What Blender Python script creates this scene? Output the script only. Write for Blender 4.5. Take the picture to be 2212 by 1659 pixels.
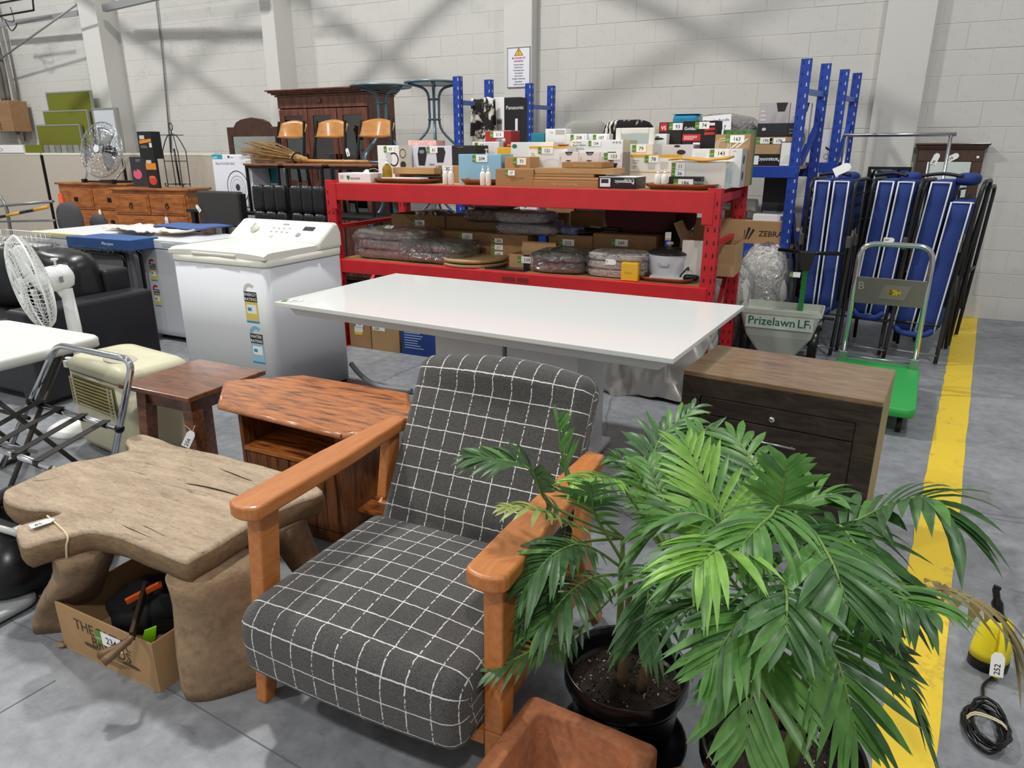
import bpy, bmesh, math, random
from mathutils import Vector, Matrix, Euler
for _o in list(bpy.data.objects): bpy.data.objects.remove(_o)
SC = bpy.context.scene
COL = SC.collection
R = math.radians
PI = math.pi
rnd = random.Random(7)

# ---------------------------------------------------------------- camera
FPX = 1520.0
PITCH = math.atan(504 / FPX)
YAW = R(26)
CAMH = 1.5
cam = bpy.data.cameras.new('camera')
camo = bpy.data.objects.new('camera', cam)
COL.objects.link(camo)
cam.sensor_fit = 'HORIZONTAL'
cam.sensor_width = 36
cam.lens = FPX / 2212 * 36
cam.clip_start = .02
cam.clip_end = 80
camo.location = (0, 0, CAMH)
camo.rotation_euler = (PI / 2 - PITCH, 0, YAW)
SC.camera = camo

# ---------------------------------------------------------------- light
vs = SC.view_settings
vs.view_transform = 'Standard'
vs.look = 'None'
vs.gamma = 1
vs.use_curve_mapping = False
vs.exposure = -0.12
world = bpy.data.worlds.new('hall_daylight')
SC.world = world
world.use_nodes = True
_bg = world.node_tree.nodes['Background']
_bg.inputs[0].default_value = (.93, .96, 1, 1)
_bg.inputs[1].default_value = .34
def high_bay(x, y, z, power, size):
    l = bpy.data.lights.new('high_bay_lamp', 'AREA')
    l.shape = 'DISK'
    l.size = size
    l.energy = power
    l.color = (1, .985, .95)
    o = bpy.data.objects.new('high_bay_lamp', l)
    COL.objects.link(o)
    o.location = (x, y, z)
    return o
for _x, _y, _p in ((-4.6, 3.6, 330), (-11, 3.6, 330), (1.6, 3.6, 150), (-4.6, -2.5, 230), (1.6, -2.5, 210), (-11, -2.5, 160)):
    high_bay(_x, _y, 6.6, _p, .42)

# ---------------------------------------------------------------- picture point -> place
_fw = Vector((-math.sin(YAW) * math.cos(PITCH), math.cos(YAW) * math.cos(PITCH), -math.sin(PITCH)))
_rt = Vector((math.cos(YAW), math.sin(YAW), 0))
_up = _rt.cross(_fw)
def _ray(x, y): return _fw * FPX + _rt * (x - 1106) + _up * (829.5 - y)
def G(x, y, z=0.0):
    d = _ray(x, y)
    return Vector((0, 0, CAMH)) + d * ((z - CAMH) / d.z)
def A(x, y, Y):
    d = _ray(x, y)
    return Vector((0, 0, CAMH)) + d * (Y / d.y)
def ZAT(b, x, y):
    d = _ray(x, y)
    return CAMH + d.z * math.hypot(b[0], b[1]) / math.hypot(d.x, d.y)

# ---------------------------------------------------------------- materials
def lin(h):
    if not isinstance(h, str): return tuple(h)
    c = [int(h[i:i + 2], 16) / 255 for i in (0, 2, 4)]
    return tuple(x / 12.92 if x <= .04045 else ((x + .055) / 1.055) ** 2.4 for x in c)
_mats = {}
def _new(name):
    m = bpy.data.materials.new(name)
    m.use_nodes = True
    nt = m.node_tree
    b = nt.nodes['Principled BSDF']
    return m, nt, b
def _noise(nt, scale, detail=4, stretch=None, rough=.6, coord='Object'):
    tc = nt.nodes.new('ShaderNodeTexCoord')
    mp = nt.nodes.new('ShaderNodeMapping')
    n = nt.nodes.new('ShaderNodeTexNoise')
    n.inputs['Scale'].default_value = scale
    n.inputs['Detail'].default_value = detail
    n.inputs['Roughness'].default_value = rough
    if stretch: mp.inputs['Scale'].default_value = stretch
    nt.links.new(tc.outputs[coord], mp.inputs[0])
    nt.links.new(mp.outputs[0], n.inputs['Vector'])
    return n
def _ramp(nt, src, stops):
    r = nt.nodes.new('ShaderNodeValToRGB')
    e = r.color_ramp.elements
    while len(e) < len(stops): e.new(.5)
    for i, (p, c) in enumerate(stops):
        e[i].position = p
        e[i].color = (*lin(c), 1)
    nt.links.new(src, r.inputs[0])
    return r
def _bump(nt, b, src, strength, dist=.002):
    bp = nt.nodes.new('ShaderNodeBump')
    bp.inputs['Strength'].default_value = strength
    bp.inputs['Distance'].default_value = dist
    nt.links.new(src, bp.inputs['Height'])
    nt.links.new(bp.outputs[0], b.inputs['Normal'])
def mt(col, rough=.5, metal=0, var=0, vsc=25, bump=0, bsc=250, coat=0, trans=0, alpha=1, stretch=None, sss=0, ior=1.45, sheen=0):
    key = (col, rough, metal, var, vsc, bump, bsc, coat, trans, alpha, stretch, ior, sheen)
    if key in _mats: return _mats[key]
    m, nt, b = _new('surface_' + (col if isinstance(col, str) else 'x'))
    c = lin(col)
    b.inputs['Base Color'].default_value = (*c, 1)
    b.inputs['Roughness'].default_value = rough
    b.inputs['Metallic'].default_value = metal
    b.inputs['IOR'].default_value = ior
    if coat:
        b.inputs['Coat Weight'].default_value = coat
        b.inputs['Coat Roughness'].default_value = .06
    if sheen: b.inputs['Sheen Weight'].default_value = sheen
    if trans: b.inputs['Transmission Weight'].default_value = trans
    if alpha < 1: b.inputs['Alpha'].default_value = alpha
    if var:
        n = _noise(nt, vsc, stretch=stretch)
        lo = tuple(x * (1 - var) for x in c)
        hi = tuple(min(1, x * (1 + var)) for x in c)
        r = _ramp(nt, n.outputs[0], [(.3, lo), (.7, hi)])
        nt.links.new(r.outputs[0], b.inputs['Base Color'])
    if bump:
        n2 = _noise(nt, bsc, 3, stretch)
        _bump(nt, b, n2.outputs[0], bump)
    _mats[key] = m
    return m
def wood(c1, c2, scale=9, stretch=(1, 12, 12), rough=.42, coat=.0, c3=None, bump=.08):
    key = ('w', c1, c2, scale, stretch, rough, coat, c3)
    if key in _mats: return _mats[key]
    m, nt, b = _new('wood_' + c1)
    n = _noise(nt, scale / 4, 6, stretch, .62)
    n.inputs['Distortion'].default_value = .6
    st = [(.34, c1), (.62, c2)]
    if c3: st = [(.37, c3), (.47, c1), (.63, c2)]
    r = _ramp(nt, n.outputs[0], st)
    nt.links.new(r.outputs[0], b.inputs['Base Color'])
    b.inputs['Roughness'].default_value = rough
    if coat:
        b.inputs['Coat Weight'].default_value = coat
        b.inputs['Coat Roughness'].default_value = .12
    _bump(nt, b, n.outputs[0], bump, .003)
    _mats[key] = m
    return m
def dirty(base, marks, scale, lo=.45, hi=.7, rough=.5, scale2=60, stretch=None, bump=.0, roughvar=0):
    m, nt, b = _new('worn_' + base)
    n = _noise(nt, scale, 7, stretch, .68)
    n2 = _noise(nt, scale2, 5, stretch, .7)
    mx = nt.nodes.new('ShaderNodeMath')
    mx.operation = 'MULTIPLY_ADD'
    mx.inputs[1].default_value = .45
    nt.links.new(n2.outputs[0], mx.inputs[0])
    ml = nt.nodes.new('ShaderNodeMath')
    ml.operation = 'MULTIPLY'
    ml.inputs[1].default_value = .55
    nt.links.new(n.outputs[0], ml.inputs[0])
    nt.links.new(ml.outputs[0], mx.inputs[2])
    r = _ramp(nt, mx.outputs[0], [(lo, marks), (hi, base)])
    nt.links.new(r.outputs[0], b.inputs['Base Color'])
    b.inputs['Roughness'].default_value = rough
    if roughvar:
        mr = nt.nodes.new('ShaderNodeMapRange')
        mr.inputs['From Min'].default_value = .3
        mr.inputs['From Max'].default_value = .7
        mr.inputs['To Min'].default_value = rough + roughvar
        mr.inputs['To Max'].default_value = rough - roughvar
        nt.links.new(n.outputs[0], mr.inputs[0])
        nt.links.new(mr.outputs[0], b.inputs['Roughness'])
    if bump: _bump(nt, b, mx.outputs[0], bump, .004)
    return m
# shared materials
WHITE = mt('f2f2f0', .55)
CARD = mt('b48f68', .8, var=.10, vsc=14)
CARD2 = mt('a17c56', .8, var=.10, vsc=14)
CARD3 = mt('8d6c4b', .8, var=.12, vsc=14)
BOXW = mt('e9e9e8', .5)
BOXG = mt('d2cfd2', .5)
BLACK = mt('17171a', .45)
INK = mt('1c1c1e', .6)
GREYINK = mt('8c8c90', .6)
LOTG = mt('5d8a2e', .5)
LABEL = mt('f4f4f2', .5)
RED = mt('c4242c', .42, var=.10, vsc=6)
BLUE = mt('1f3f9c', .4, var=.10, vsc=5)
CHROME = mt('d9dbe0', .12, 1)
STEEL = mt('b4b6b8', .3, 1)
DARKM = mt('2b2b2e', .4, .6)
PLASTICBLK = mt('121214', .28)
TAPE = mt('a98d63', .25)
YEL = mt('e9b52b', .55)
# clear wrap: thin transparent film
def _film():
    m, nt, b = _new('clear_plastic_wrap')
    b.inputs['Base Color'].default_value = (1, 1, 1, 1)
    b.inputs['Roughness'].default_value = .08
    out = nt.nodes['Material Output']
    tr = nt.nodes.new('ShaderNodeBsdfTransparent')
    gl = nt.nodes.new('ShaderNodeBsdfGlossy')
    gl.inputs['Roughness'].default_value = .2
    gl.inputs[0].default_value = (.85, .86, .88, 1)
    fr = nt.nodes.new('ShaderNodeLayerWeight')
    fr.inputs['Blend'].default_value = .42
    n = _noise(nt, 15, 3)
    n.inputs['Distortion'].default_value = 1.6
    bp = nt.nodes.new('ShaderNodeBump')
    bp.inputs['Strength'].default_value = 1
    bp.inputs['Distance'].default_value = .05
    nt.links.new(n.outputs[0], bp.inputs['Height'])
    nt.links.new(bp.outputs[0], gl.inputs['Normal'])
    nt.links.new(bp.outputs[0], fr.inputs['Normal'])
    mx = nt.nodes.new('ShaderNodeMixShader')
    nt.links.new(fr.outputs['Facing'], mx.inputs[0])
    nt.links.new(tr.outputs[0], mx.inputs[1])
    nt.links.new(gl.outputs[0], mx.inputs[2])
    nt.links.new(mx.outputs[0], out.inputs[0])
    return m
FILM = _film()
def _glass(tint='cfe0e0', amt=.18):
    m, nt, b = _new('window_glass_' + tint)
    out = nt.nodes['Material Output']
    tr = nt.nodes.new('ShaderNodeBsdfTransparent')
    tr.inputs[0].default_value = (*lin(tint), 1)
    gl = nt.nodes.new('ShaderNodeBsdfGlossy')
    gl.inputs['Roughness'].default_value = .02
    mx = nt.nodes.new('ShaderNodeMixShader')
    mx.inputs[0].default_value = amt
    nt.links.new(tr.outputs[0], mx.inputs[1])
    nt.links.new(gl.outputs[0], mx.inputs[2])
    nt.links.new(mx.outputs[0], out.inputs[0])
    return m
GLASS = _glass()
MIRROR = mt('e4efee', .02, 1)

# ---------------------------------------------------------------- mesh builder
_tcache = {}
def text_geo(s):
    if s in _tcache: return _tcache[s]
    cu = bpy.data.curves.new('lettering', 'FONT')
    cu.body = s
    cu.size = 1
    cu.resolution_u = 2
    cu.offset = .012
    o = bpy.data.objects.new('lettering', cu)
    COL.objects.link(o)
    me = bpy.data.meshes.new_from_object(o.evaluated_get(bpy.context.evaluated_depsgraph_get()))
    vs_ = [(v.co.x, v.co.y) for v in me.vertices]
    fs = [tuple(p.vertices) for p in me.polygons]
    bpy.data.objects.remove(o)
    bpy.data.curves.remove(cu)
    bpy.data.meshes.remove(me)
    x0 = min((v[0] for v in vs_), default=0)
    x1 = max((v[0] for v in vs_), default=0)
    _tcache[s] = (vs_, fs, x0, x1)
    return _tcache[s]
def frame_of(d):
    d = d.normalized()
    a = Vector((0, 0, 1)) if abs(d.z) < .9 else Vector((1, 0, 0))
    x = d.cross(a).normalized()
    return x, d.cross(x).normalized()
class MB:
    def __init__(s):
        s.v = []; s.f = []; s.m = []; s.sm = []; s.uv = []; s.M = None
    def add(s, vs_, fs, mi=0, sm=False, uvs=None):
        n = len(s.v)
        M = s.M
        s.v += [tuple(M @ Vector(v)) for v in vs_] if M is not None else [tuple(v) for v in vs_]
        for i, f in enumerate(fs):
            s.f.append(tuple(n + k for k in f)); s.m.append(mi); s.sm.append(sm)
            s.uv.append(uvs[i] if uvs else None)
        return s
    def box(s, x0, y0, z0, x1, y1, z1, mi=0):
        if x0 > x1: x0, x1 = x1, x0
        if y0 > y1: y0, y1 = y1, y0
        if z0 > z1: z0, z1 = z1, z0
        return s.add([(x0, y0, z0), (x1, y0, z0), (x1, y1, z0), (x0, y1, z0), (x0, y0, z1), (x1, y0, z1), (x1, y1, z1), (x0, y1, z1)],
                     [(0, 3, 2, 1), (4, 5, 6, 7), (0, 1, 5, 4), (1, 2, 6, 5), (2, 3, 7, 6), (3, 0, 4, 7)], mi)
    def cb(s, c, size, rot=(0, 0, 0), mi=0):
        Mx = Matrix.Translation(c) @ Euler(rot).to_matrix().to_4x4()
        a, b, d = (k / 2 for k in size)
        vs_ = [Mx @ Vector((x * a, y * b, z * d)) for z in (-1, 1) for x, y in ((-1, -1), (1, -1), (1, 1), (-1, 1))]
        return s.add(vs_, [(0, 3, 2, 1), (4, 5, 6, 7), (0, 1, 5, 4), (1, 2, 6, 5), (2, 3, 7, 6), (3, 0, 4, 7)], mi)
    def bar(s, p, q, w, h, mi=0, up=(0, 0, 1), w2=None, h2=None):
        p = Vector(p); q = Vector(q); d = (q - p).normalized()
        up = Vector(up)
        if abs(d.dot(up)) > .98: up = Vector((0, 1, 0))
        x = d.cross(up).normalized(); y = x.cross(d).normalized()
        vs_ = []
        for c, ww, hh in ((p, w, h), (q, w2 or w, h2 or h)):
            vs_ += [c + x * (a * ww / 2) + y * (b * hh / 2) for a, b in ((-1, -1), (1, -1), (1, 1), (-1, 1))]
        return s.add(vs_, [(0, 1, 2, 3), (7, 6, 5, 4), (0, 4, 5, 1), (1, 5, 6, 2), (2, 6, 7, 3), (3, 7, 4, 0)], mi)
    def tube(s, pts, r, n=8, mi=0, closed=False, sub=0):
        P = [Vector(p) for p in pts]
        if sub: P = smooth_path(P, sub, closed)
        m = len(P)
        rr = r if isinstance(r, (list, tuple)) else None
        vs_ = []; x = None
        for i in range(m):
            if closed: d = P[(i + 1) % m] - P[i - 1]
            else: d = P[min(i + 1, m - 1)] - P[max(i - 1, 0)]
            if d.length < 1e-9: d = Vector((0, 0, 1))
            d.normalize()
            if x is None: x, y = frame_of(d)
            else:
                x = (x - d * x.dot(d))
                if x.length < 1e-6: x, y = frame_of(d)
                x.normalize(); y = d.cross(x)
            q = (rr[int(i * (len(rr) - 1) / max(1, m - 1) + .5)] if rr else r)
            vs_ += [P[i] + (x * math.cos(2 * PI * k / n) + y * math.sin(2 * PI * k / n)) * q for k in range(n)]
        fs = []
        for i in range(m if closed else m - 1):
            j = (i + 1) % m
            for k in range(n):
                fs.append((i * n + k, i * n + (k + 1) % n, j * n + (k + 1) % n, j * n + k))
        s.add(vs_, fs, mi, True)
        if not closed:
            b = len(s.v) - len(vs_)
            s.f.append(tuple(b + k for k in range(n - 1, -1, -1))); s.m.append(mi); s.sm.append(False); s.uv.append(None)
            s.f.append(tuple(b + (m - 1) * n + k for k in range(n))); s.m.append(mi); s.sm.append(False); s.uv.append(None)
        return s
    def lathe(s, prof, n=24, mi=0, c=(0, 0, 0), M=None, sx=1, sy=1, sm=True):
        vs_ = []
        c = Vector(c)
        for r, z in prof:
            for k in range(n):
                p = Vector((r * math.cos(2 * PI * k / n) * sx, r * math.sin(2 * PI * k / n) * sy, z))
                vs_.append((M @ p if M is not None else p) + c)
        fs = [(i * n + k, i * n + (k + 1) % n, (i + 1) * n + (k + 1) % n, (i + 1) * n + k) for i in range(len(prof) - 1) for k in range(n)]
        s.add(vs_, fs, mi, sm)
        b = len(s.v) - len(vs_)
        if prof[0][0] > 1e-5:
            s.f.append(tuple(b + k for k in range(n - 1, -1, -1))); s.m.append(mi); s.sm.append(False); s.uv.append(None)
        if prof[-1][0] > 1e-5:
            s.f.append(tuple(b + (len(prof) - 1) * n + k for k in range(n))); s.m.append(mi); s.sm.append(False); s.uv.append(None)
        return s
    def prism(s, poly, z0, z1, mi=0, M=None):
        n = len(poly)
        vs_ = [Vector((x, y, z0)) for x, y in poly] + [Vector((x, y, z1)) for x, y in poly]
        if M is not None: vs_ = [M @ v for v in vs_]
        a = sum(poly[i][0] * poly[(i + 1) % n][1] - poly[(i + 1) % n][0] * poly[i][1] for i in range(n))
        fs = [tuple(range(n - 1, -1, -1)), tuple(range(n, 2 * n))] + [(i, (i + 1) % n, n + (i + 1) % n, n + i) for i in range(n)]
        if a < 0: fs = [tuple(reversed(f)) for f in fs]
        return s.add(vs_, fs, mi)
    def grid(s, fn, nu, nv, mi=0, cu=False, cv=False, sm=True, uvs=1):
        vs_ = [fn(i / (nu if cu else nu - 1), j / (nv if cv else nv - 1)) for j in range(nv) for i in range(nu)]
        fs = []; uv = []
        for j in range(nv if cv else nv - 1):
            for i in range(nu if cu else nu - 1):
                a, b = (i + 1) % nu, (j + 1) % nv
                fs.append((j * nu + i, j * nu + a, b * nu + a, b * nu + i))
                du = nu if cu else nu - 1; dv = nv if cv else nv - 1
                uv.append(((i / du, j / dv), ((i + 1) / du, j / dv), ((i + 1) / du, (j + 1) / dv), (i / du, (j + 1) / dv)))
        return s.add(vs_, fs, mi, sm, uv)
    def ball(s, c, r, mi=0, n=10, sq=(1, 1, 1)):
        pr = [(max(1e-6, math.sin(PI * i / n) * r), -math.cos(PI * i / n) * r) for i in range(n + 1)]
        M = Matrix.Diagonal((*sq, 1))
        return s.lathe(pr, n + 4, mi, c, M)
    def text(s, st, size, M, mi=0, al='l', ws=1):
        vs_, fs, x0, x1 = text_geo(st)
        off = {'l': -x0, 'c': -(x0 + x1) / 2, 'r': -x1}[al]
        return s.add([M @ Vector(((x + off) * size * ws, y * size, 0)) for x, y in vs_], fs, mi)
    def build(s, name, mats, parent=None, bev=0, seg=2, sub=0, loc=None, solid=0):
        me = bpy.data.meshes.new(name)
        me.from_pydata(s.v, [], s.f)
        if not isinstance(mats, (list, tuple)): mats = [mats]
        for m in mats: me.materials.append(m)
        if len(mats) > 1: me.polygons.foreach_set('material_index', s.m)
        me.polygons.foreach_set('use_smooth', s.sm)
        if any(u is not None for u in s.uv):
            ul = me.uv_layers.new(name='UVMap').data
            k = 0
            for f, u in zip(s.f, s.uv):
                for i in range(len(f)):
                    if u is not None: ul[k].uv = u[i]
                    k += 1
        me.update()
        o = bpy.data.objects.new(name, me)
        COL.objects.link(o)
        if parent is not None: o.parent = parent
        if loc is not None: o.location = loc
        if solid:
            md = o.modifiers.new('thickness', 'SOLIDIFY'); md.thickness = solid; md.offset = 0
        if bev:
            md = o.modifiers.new('edge', 'BEVEL'); md.width = bev; md.segments = seg; md.limit_method = 'ANGLE'; md.angle_limit = R(35)
        if sub:
            md = o.modifiers.new('smooth', 'SUBSURF'); md.levels = sub; md.render_levels = sub
        return o
def smooth_path(P, sub, closed=False):
    P = [Vector(p) for p in P]
    out = []
    n = len(P)
    for i in range(n if closed else n - 1):
        if closed: a, b, c, d = P[i - 1], P[i], P[(i + 1) % n], P[(i + 2) % n]
        else: a, b, c, d = P[max(i - 1, 0)], P[i], P[i + 1], P[min(i + 2, n - 1)]
        for k in range(sub):
            t = k / sub
            out.append(.5 * ((2 * b) + (c - a) * t + (2 * a - 5 * b + 4 * c - d) * t * t + (3 * b - a - 3 * c + d) * t ** 3))
    if not closed: out.append(P[-1])
    return out
def fillet(pts, r, n=5):
    P = [Vector(p) for p in pts]
    out = [P[0]]
    for i in range(1, len(P) - 1):
        a = (P[i - 1] - P[i]); b = (P[i + 1] - P[i])
        q = min(r, a.length * .48, b.length * .48)
        p0 = P[i] + a.normalized() * q; p1 = P[i] + b.normalized() * q
        for k in range(n + 1):
            t = k / n
            out.append(p0 * (1 - t) ** 2 + P[i] * 2 * t * (1 - t) + p1 * t * t)
    return out + [P[-1]]
def meta(o, label=None, cat=None, group=None, kind=None):
    if label: o['label'] = label
    if cat: o['category'] = cat
    if group: o['group'] = group
    if kind: o['kind'] = kind
    return o
def T(name, label, cat, loc=(0, 0, 0), rz=0, group=None):
    o = bpy.data.objects.new(name, None)
    COL.objects.link(o)
    o.empty_display_size = .05
    o.location = loc
    o.rotation_euler = (0, 0, rz)
    return meta(o, label, cat, group)
def copy_tree(o, parent=None):
    c = o.copy()
    COL.objects.link(c)
    c.parent = parent
    for ch in list(o.children): copy_tree(ch, c)
    return c
def wn(i, k=1.0):
    return math.sin(i * 12.9898 * k + 4.1) * .5 + math.sin(i * 5.233 * k + 1.3) * .5
def noise3(p, s=1.0):
    x, y, z = p[0] * s, p[1] * s, p[2] * s
    return (math.sin(x * 1.7 + math.sin(y * 1.3 + z)) + math.sin(y * 2.1 + math.sin(z * 1.7 + x)) + math.sin(z * 1.9 + math.sin(x * 1.1 + y * .7))) / 3
# ---------------------------------------------------------------- boxes, print, lot labels
def face(fc, w, d, h):
    """matrix: (u, v, out of the face) -> local; u,v in metres from the face's lower left"""
    if fc == 'F': return Matrix(((1, 0, 0, -w / 2), (0, 0, -1, -d / 2), (0, 1, 0, 0), (0, 0, 0, 1))), w, h
    if fc == 'R': return Matrix(((0, 0, 1, w / 2), (1, 0, 0, -d / 2), (0, 1, 0, 0), (0, 0, 0, 1))), d, h
    if fc == 'L': return Matrix(((0, 0, -1, -w / 2), (-1, 0, 0, d / 2), (0, 1, 0, 0), (0, 0, 0, 1))), d, h
    if fc == 'B': return Matrix(((-1, 0, 0, w / 2), (0, 0, 1, d / 2), (0, 1, 0, 0), (0, 0, 0, 1))), w, h
    return Matrix(((1, 0, 0, -w / 2), (0, 1, 0, -d / 2), (0, 0, 1, h), (0, 0, 0, 1))), w, d
def rot2(a): return Matrix.Rotation(a, 4, 'Z')
def lot(parent, M, num, h=.035, name='lot_label', green=True, wide=None):
    """a two colour lot sticker: green square, white card, black number; M maps its lower left"""
    b = MB(); b.M = M
    gw = h * .62 if green else 0
    ww = wide or h * (.55 + .48 * len(num))
    b.box(gw, 0, .0004, gw + ww, h, .0012, 0)
    if green:
        b.box(0, 0, .0004, gw, h, .0012, 1)
        b.text('LOT', h * .24, Matrix.Translation((gw * .5, h * .3, .0016)), 0, 'c')
    b.text(num, h * .72, Matrix.Translation((gw + ww * .5, h * .24, .0016)), 2, 'c')
    return b.build(name, [LABEL, LOTG, INK], parent)
def prints(parent, fc, w, d, h, items, name='printed_graphic'):
    Mf, fw_, fh = face(fc, w, d, h)
    b = MB(); mats = []
    def mi(c):
        c = mt(c, .55) if isinstance(c, str) else c
        if c not in mats: mats.append(c)
        return mats.index(c)
    lv = .0006
    for it in items:
        k = it[0]
        lv += .00012
        if k == 'lot':
            u, v, hh, num = it[1:5]
            hl_ = min(hh * fh, .046)
            vv = v * fh if fh < .14 else fh - max(.006, min(.05, fh * (1 - v - hh))) - hl_
            if num in ('11', '56', '211', '201', '181', '234'): vv = v * fh
            lot(parent, Mf @ Matrix.Translation((u * fw_, vv, .0015)) @ rot2(it[5] if len(it) > 5 else 0), num, hl_)
            continue
        b.M = Mf
        if k == 'r':
            u, v, ww, hh, c = it[1:6]
            b.add([(u * fw_, v * fh, lv), ((u + ww) * fw_, v * fh, lv), ((u + ww) * fw_, (v + hh) * fh, lv), (u * fw_, (v + hh) * fh, lv)], [(0, 1, 2, 3)], mi(c))
        elif k == 'p':
            b.add([(u * fw_, v * fh, lv) for u, v in it[1]], [tuple(range(len(it[1])))], mi(it[2]))
        elif k == 'e':
            u, v, ru, rv, c = it[1:6]
            n = 20
            b.add([((u + ru * math.cos(2 * PI * i / n)) * fw_, (v + rv * math.sin(2 * PI * i / n)) * fh, lv) for i in range(n)], [tuple(range(n))], mi(c))
        elif k == 'o':
            u, v, ru, rv, th, c = it[1:7]
            n = 20
            vs_ = [((u + q * ru * math.cos(2 * PI * i / n)) * fw_, (v + q * rv * math.sin(2 * PI * i / n)) * fh, lv) for q in (1 - th, 1) for i in range(n)]
            b.add(vs_, [(i, (i + 1) % n, n + (i + 1) % n, n + i)[::-1] for i in range(n)], mi(c))
        elif k == 't':
            u, v, sz, st, c = it[1:6]
            al = it[6] if len(it) > 6 else 'l'
            ra = it[7] if len(it) > 7 else 0
            b.text(st, sz * fh, Matrix.Translation((u * fw_, v * fh, lv)) @ rot2(ra), mi(c), al)
        elif k == 'lines':   # rows of small print drawn as bars
            u, v, ww, hh, n, c = it[1:7]
            for i in range(n):
                y0 = v + hh * i / n
                l = ww * (.6 + .4 * abs(wn(i + u * 9 + n)))
                b.add([(u * fw_, y0 * fh, lv), ((u + l) * fw_, y0 * fh, lv), ((u + l) * fw_, (y0 + hh / n * .42) * fh, lv), (u * fw_, (y0 + hh / n * .42) * fh, lv)], [(0, 1, 2, 3)], mi(c))
    if b.f: return b.build(name, mats, parent)
def squeeze(items, k):
    """moves print into the upper share k of a face, for boxes whose foot is hidden"""
    f = lambda v: 1 - k * (1 - v)
    out = []
    for it in items:
        it = list(it)
        if it[0] == 'r': it[2] = f(it[2]); it[4] *= k
        elif it[0] == 'p': it[1] = [(u, f(v)) for u, v in it[1]]
        elif it[0] in 'eo': it[2] = f(it[2]); it[4] *= k
        elif it[0] == 't': it[2] = f(it[2]); it[3] *= k
        elif it[0] == 'lines': it[2] = f(it[2]); it[4] *= k
        elif it[0] == 'lot': it[2] = f(it[2])
        out.append(tuple(it))
    return out
def carton(name, label, loc, w, d, h, m=None, rz=0, pr=None, cat='box', tape=None, group=None, seam=True, topm=None, bev=.003):
    """closed carton or retail box, origin at the centre of its base"""
    m = m or CARD
    t = T(name, label, cat, loc, rz, group)
    MB().box(-w / 2, -d / 2, 0, w / 2, d / 2, h - .003).build('body', m, t, bev)
    if seam and h > .05:
        for sgn in (-1, 1):
            b = MB()
            b.box(-w / 2 + .001, min(sgn * .0012, sgn * (d / 2 - .001)), h - .003, w / 2 - .001, max(sgn * .0012, sgn * (d / 2 - .001)), h)
            b.build('top_flap', topm or m, t, .001, 1)
    else:
        MB().box(-w / 2 + .001, -d / 2 + .001, h - .003, w / 2 - .001, d / 2 - .001, h).build('lid', topm or m, t, .001, 1)
    if tape:
        b = MB().box(-.024, -d / 2 - .0008, h - min(.07, h * .4), .024, -d / 2 + .0, h)
        b.box(-.024, -d / 2, h, .024, d / 2, h + .0008)
        b.build('tape', tape, t)
    for fc, items in (pr or {}).items(): prints(t, fc, w, d, h, items)
    return t
def open_carton(name, label, loc, w, d, h, m=None, rz=0, pr=None, flaps=(), fl=.12, cat='box', tape=None, th=.005):
    m = m or CARD
    t = T(name, label, cat, loc, rz)
    b = MB()
    b.box(-w / 2, -d / 2, 0, w / 2, d / 2, th)
    b.box(-w / 2, -d / 2, th, w / 2, -d / 2 + th, h)
    b.box(-w / 2, d / 2 - th, th, w / 2, d / 2, h)
    b.box(-w / 2, -d / 2 + th, th, -w / 2 + th, d / 2 - th, h)
    b.box(w / 2 - th, -d / 2 + th, th, w / 2, d / 2 - th, h)
    b.build('body', m, t, .0015, 1)
    for f, ang in flaps:
        c, s_ = math.cos(ang) * fl, math.sin(ang) * fl
        q = MB()
        if f == 'F': q.bar((0, -d / 2 + .002, h), (0, -d / 2 + .002 - c, h + s_), w - .01, .004, up=(0, -s_, -c))
        if f == 'B': q.bar((0, d / 2 - .002, h), (0, d / 2 - .002 + c, h + s_), w - .01, .004, up=(0, -s_, c))
        if f == 'L': q.bar((-w / 2 + .002, 0, h), (-w / 2 + .002 - c, 0, h + s_), d - .01, .004, up=(-s_, 0, -c))
        if f == 'R': q.bar((w / 2 - .002, 0, h), (w / 2 - .002 + c, 0, h + s_), d - .01, .004, up=(-s_, 0, c))
        q.build('flap', m, t)
    if tape:
        MB().box(-.024, -d / 2 - .0008, 0, .024, -d / 2, h).build('tape', tape, t)
    for fc, items in (pr or {}).items(): prints(t, fc, w, d, h, items)
    return t
def fit(x0, x1, yt, yb, Y, z, d):
    """place of a box by its front face in the picture: (loc, width, height) with the front at depth Y, standing on z"""
    yb = yb or 0
    p = A((x0 + x1) / 2, yt, Y)
    ym = yb if yb else yt
    a = A(x0, (yt + ym) / 2, Y); b = A(x1, (yt + ym) / 2, Y)
    return Vector(((a.x + b.x) / 2, Y + d / 2, z)), abs(b.x - a.x), max(.01, p.z - z)
PLACED = []
def settle(x0, x1, yt, Y, z, d, h, back):
    """fit() that keeps clear of the boxes already standing there: shallower in front of them, further back behind them"""
    for _ in range(8):
        loc, w, hh = fit(x0, x1, yt, yt + 20, Y, z, d)
        hh = h or hh
        hit = False
        for a in PLACED:
            ox = min(loc.x + w / 2, a[1]) - max(loc.x - w / 2, a[0])
            oy = min(Y + d, a[3]) - max(Y, a[2])
            oz = min(z + hh, a[5]) - max(z, a[4])
            if ox > .002 and oy > .002 and oz > .002:
                if ox < .02 and w > .08:
                    if loc.x < (a[0] + a[1]) / 2: loc.x -= ox / 2
                    else: loc.x += ox / 2
                    w -= ox
                    continue
                hit = True
                if a[2] > Y + .035: d = a[2] - Y - .003
                elif a[3] + .04 < back:
                    Y = a[3] + .003; d = max(.04, min(d, back - Y))
                else: hit = False; continue
                break
        if not hit: break
    loc.y = Y + d / 2
    PLACED.append((loc.x - w / 2, loc.x + w / 2, Y, Y + d, z, z + hh))
    return loc, w, hh, d
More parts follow.
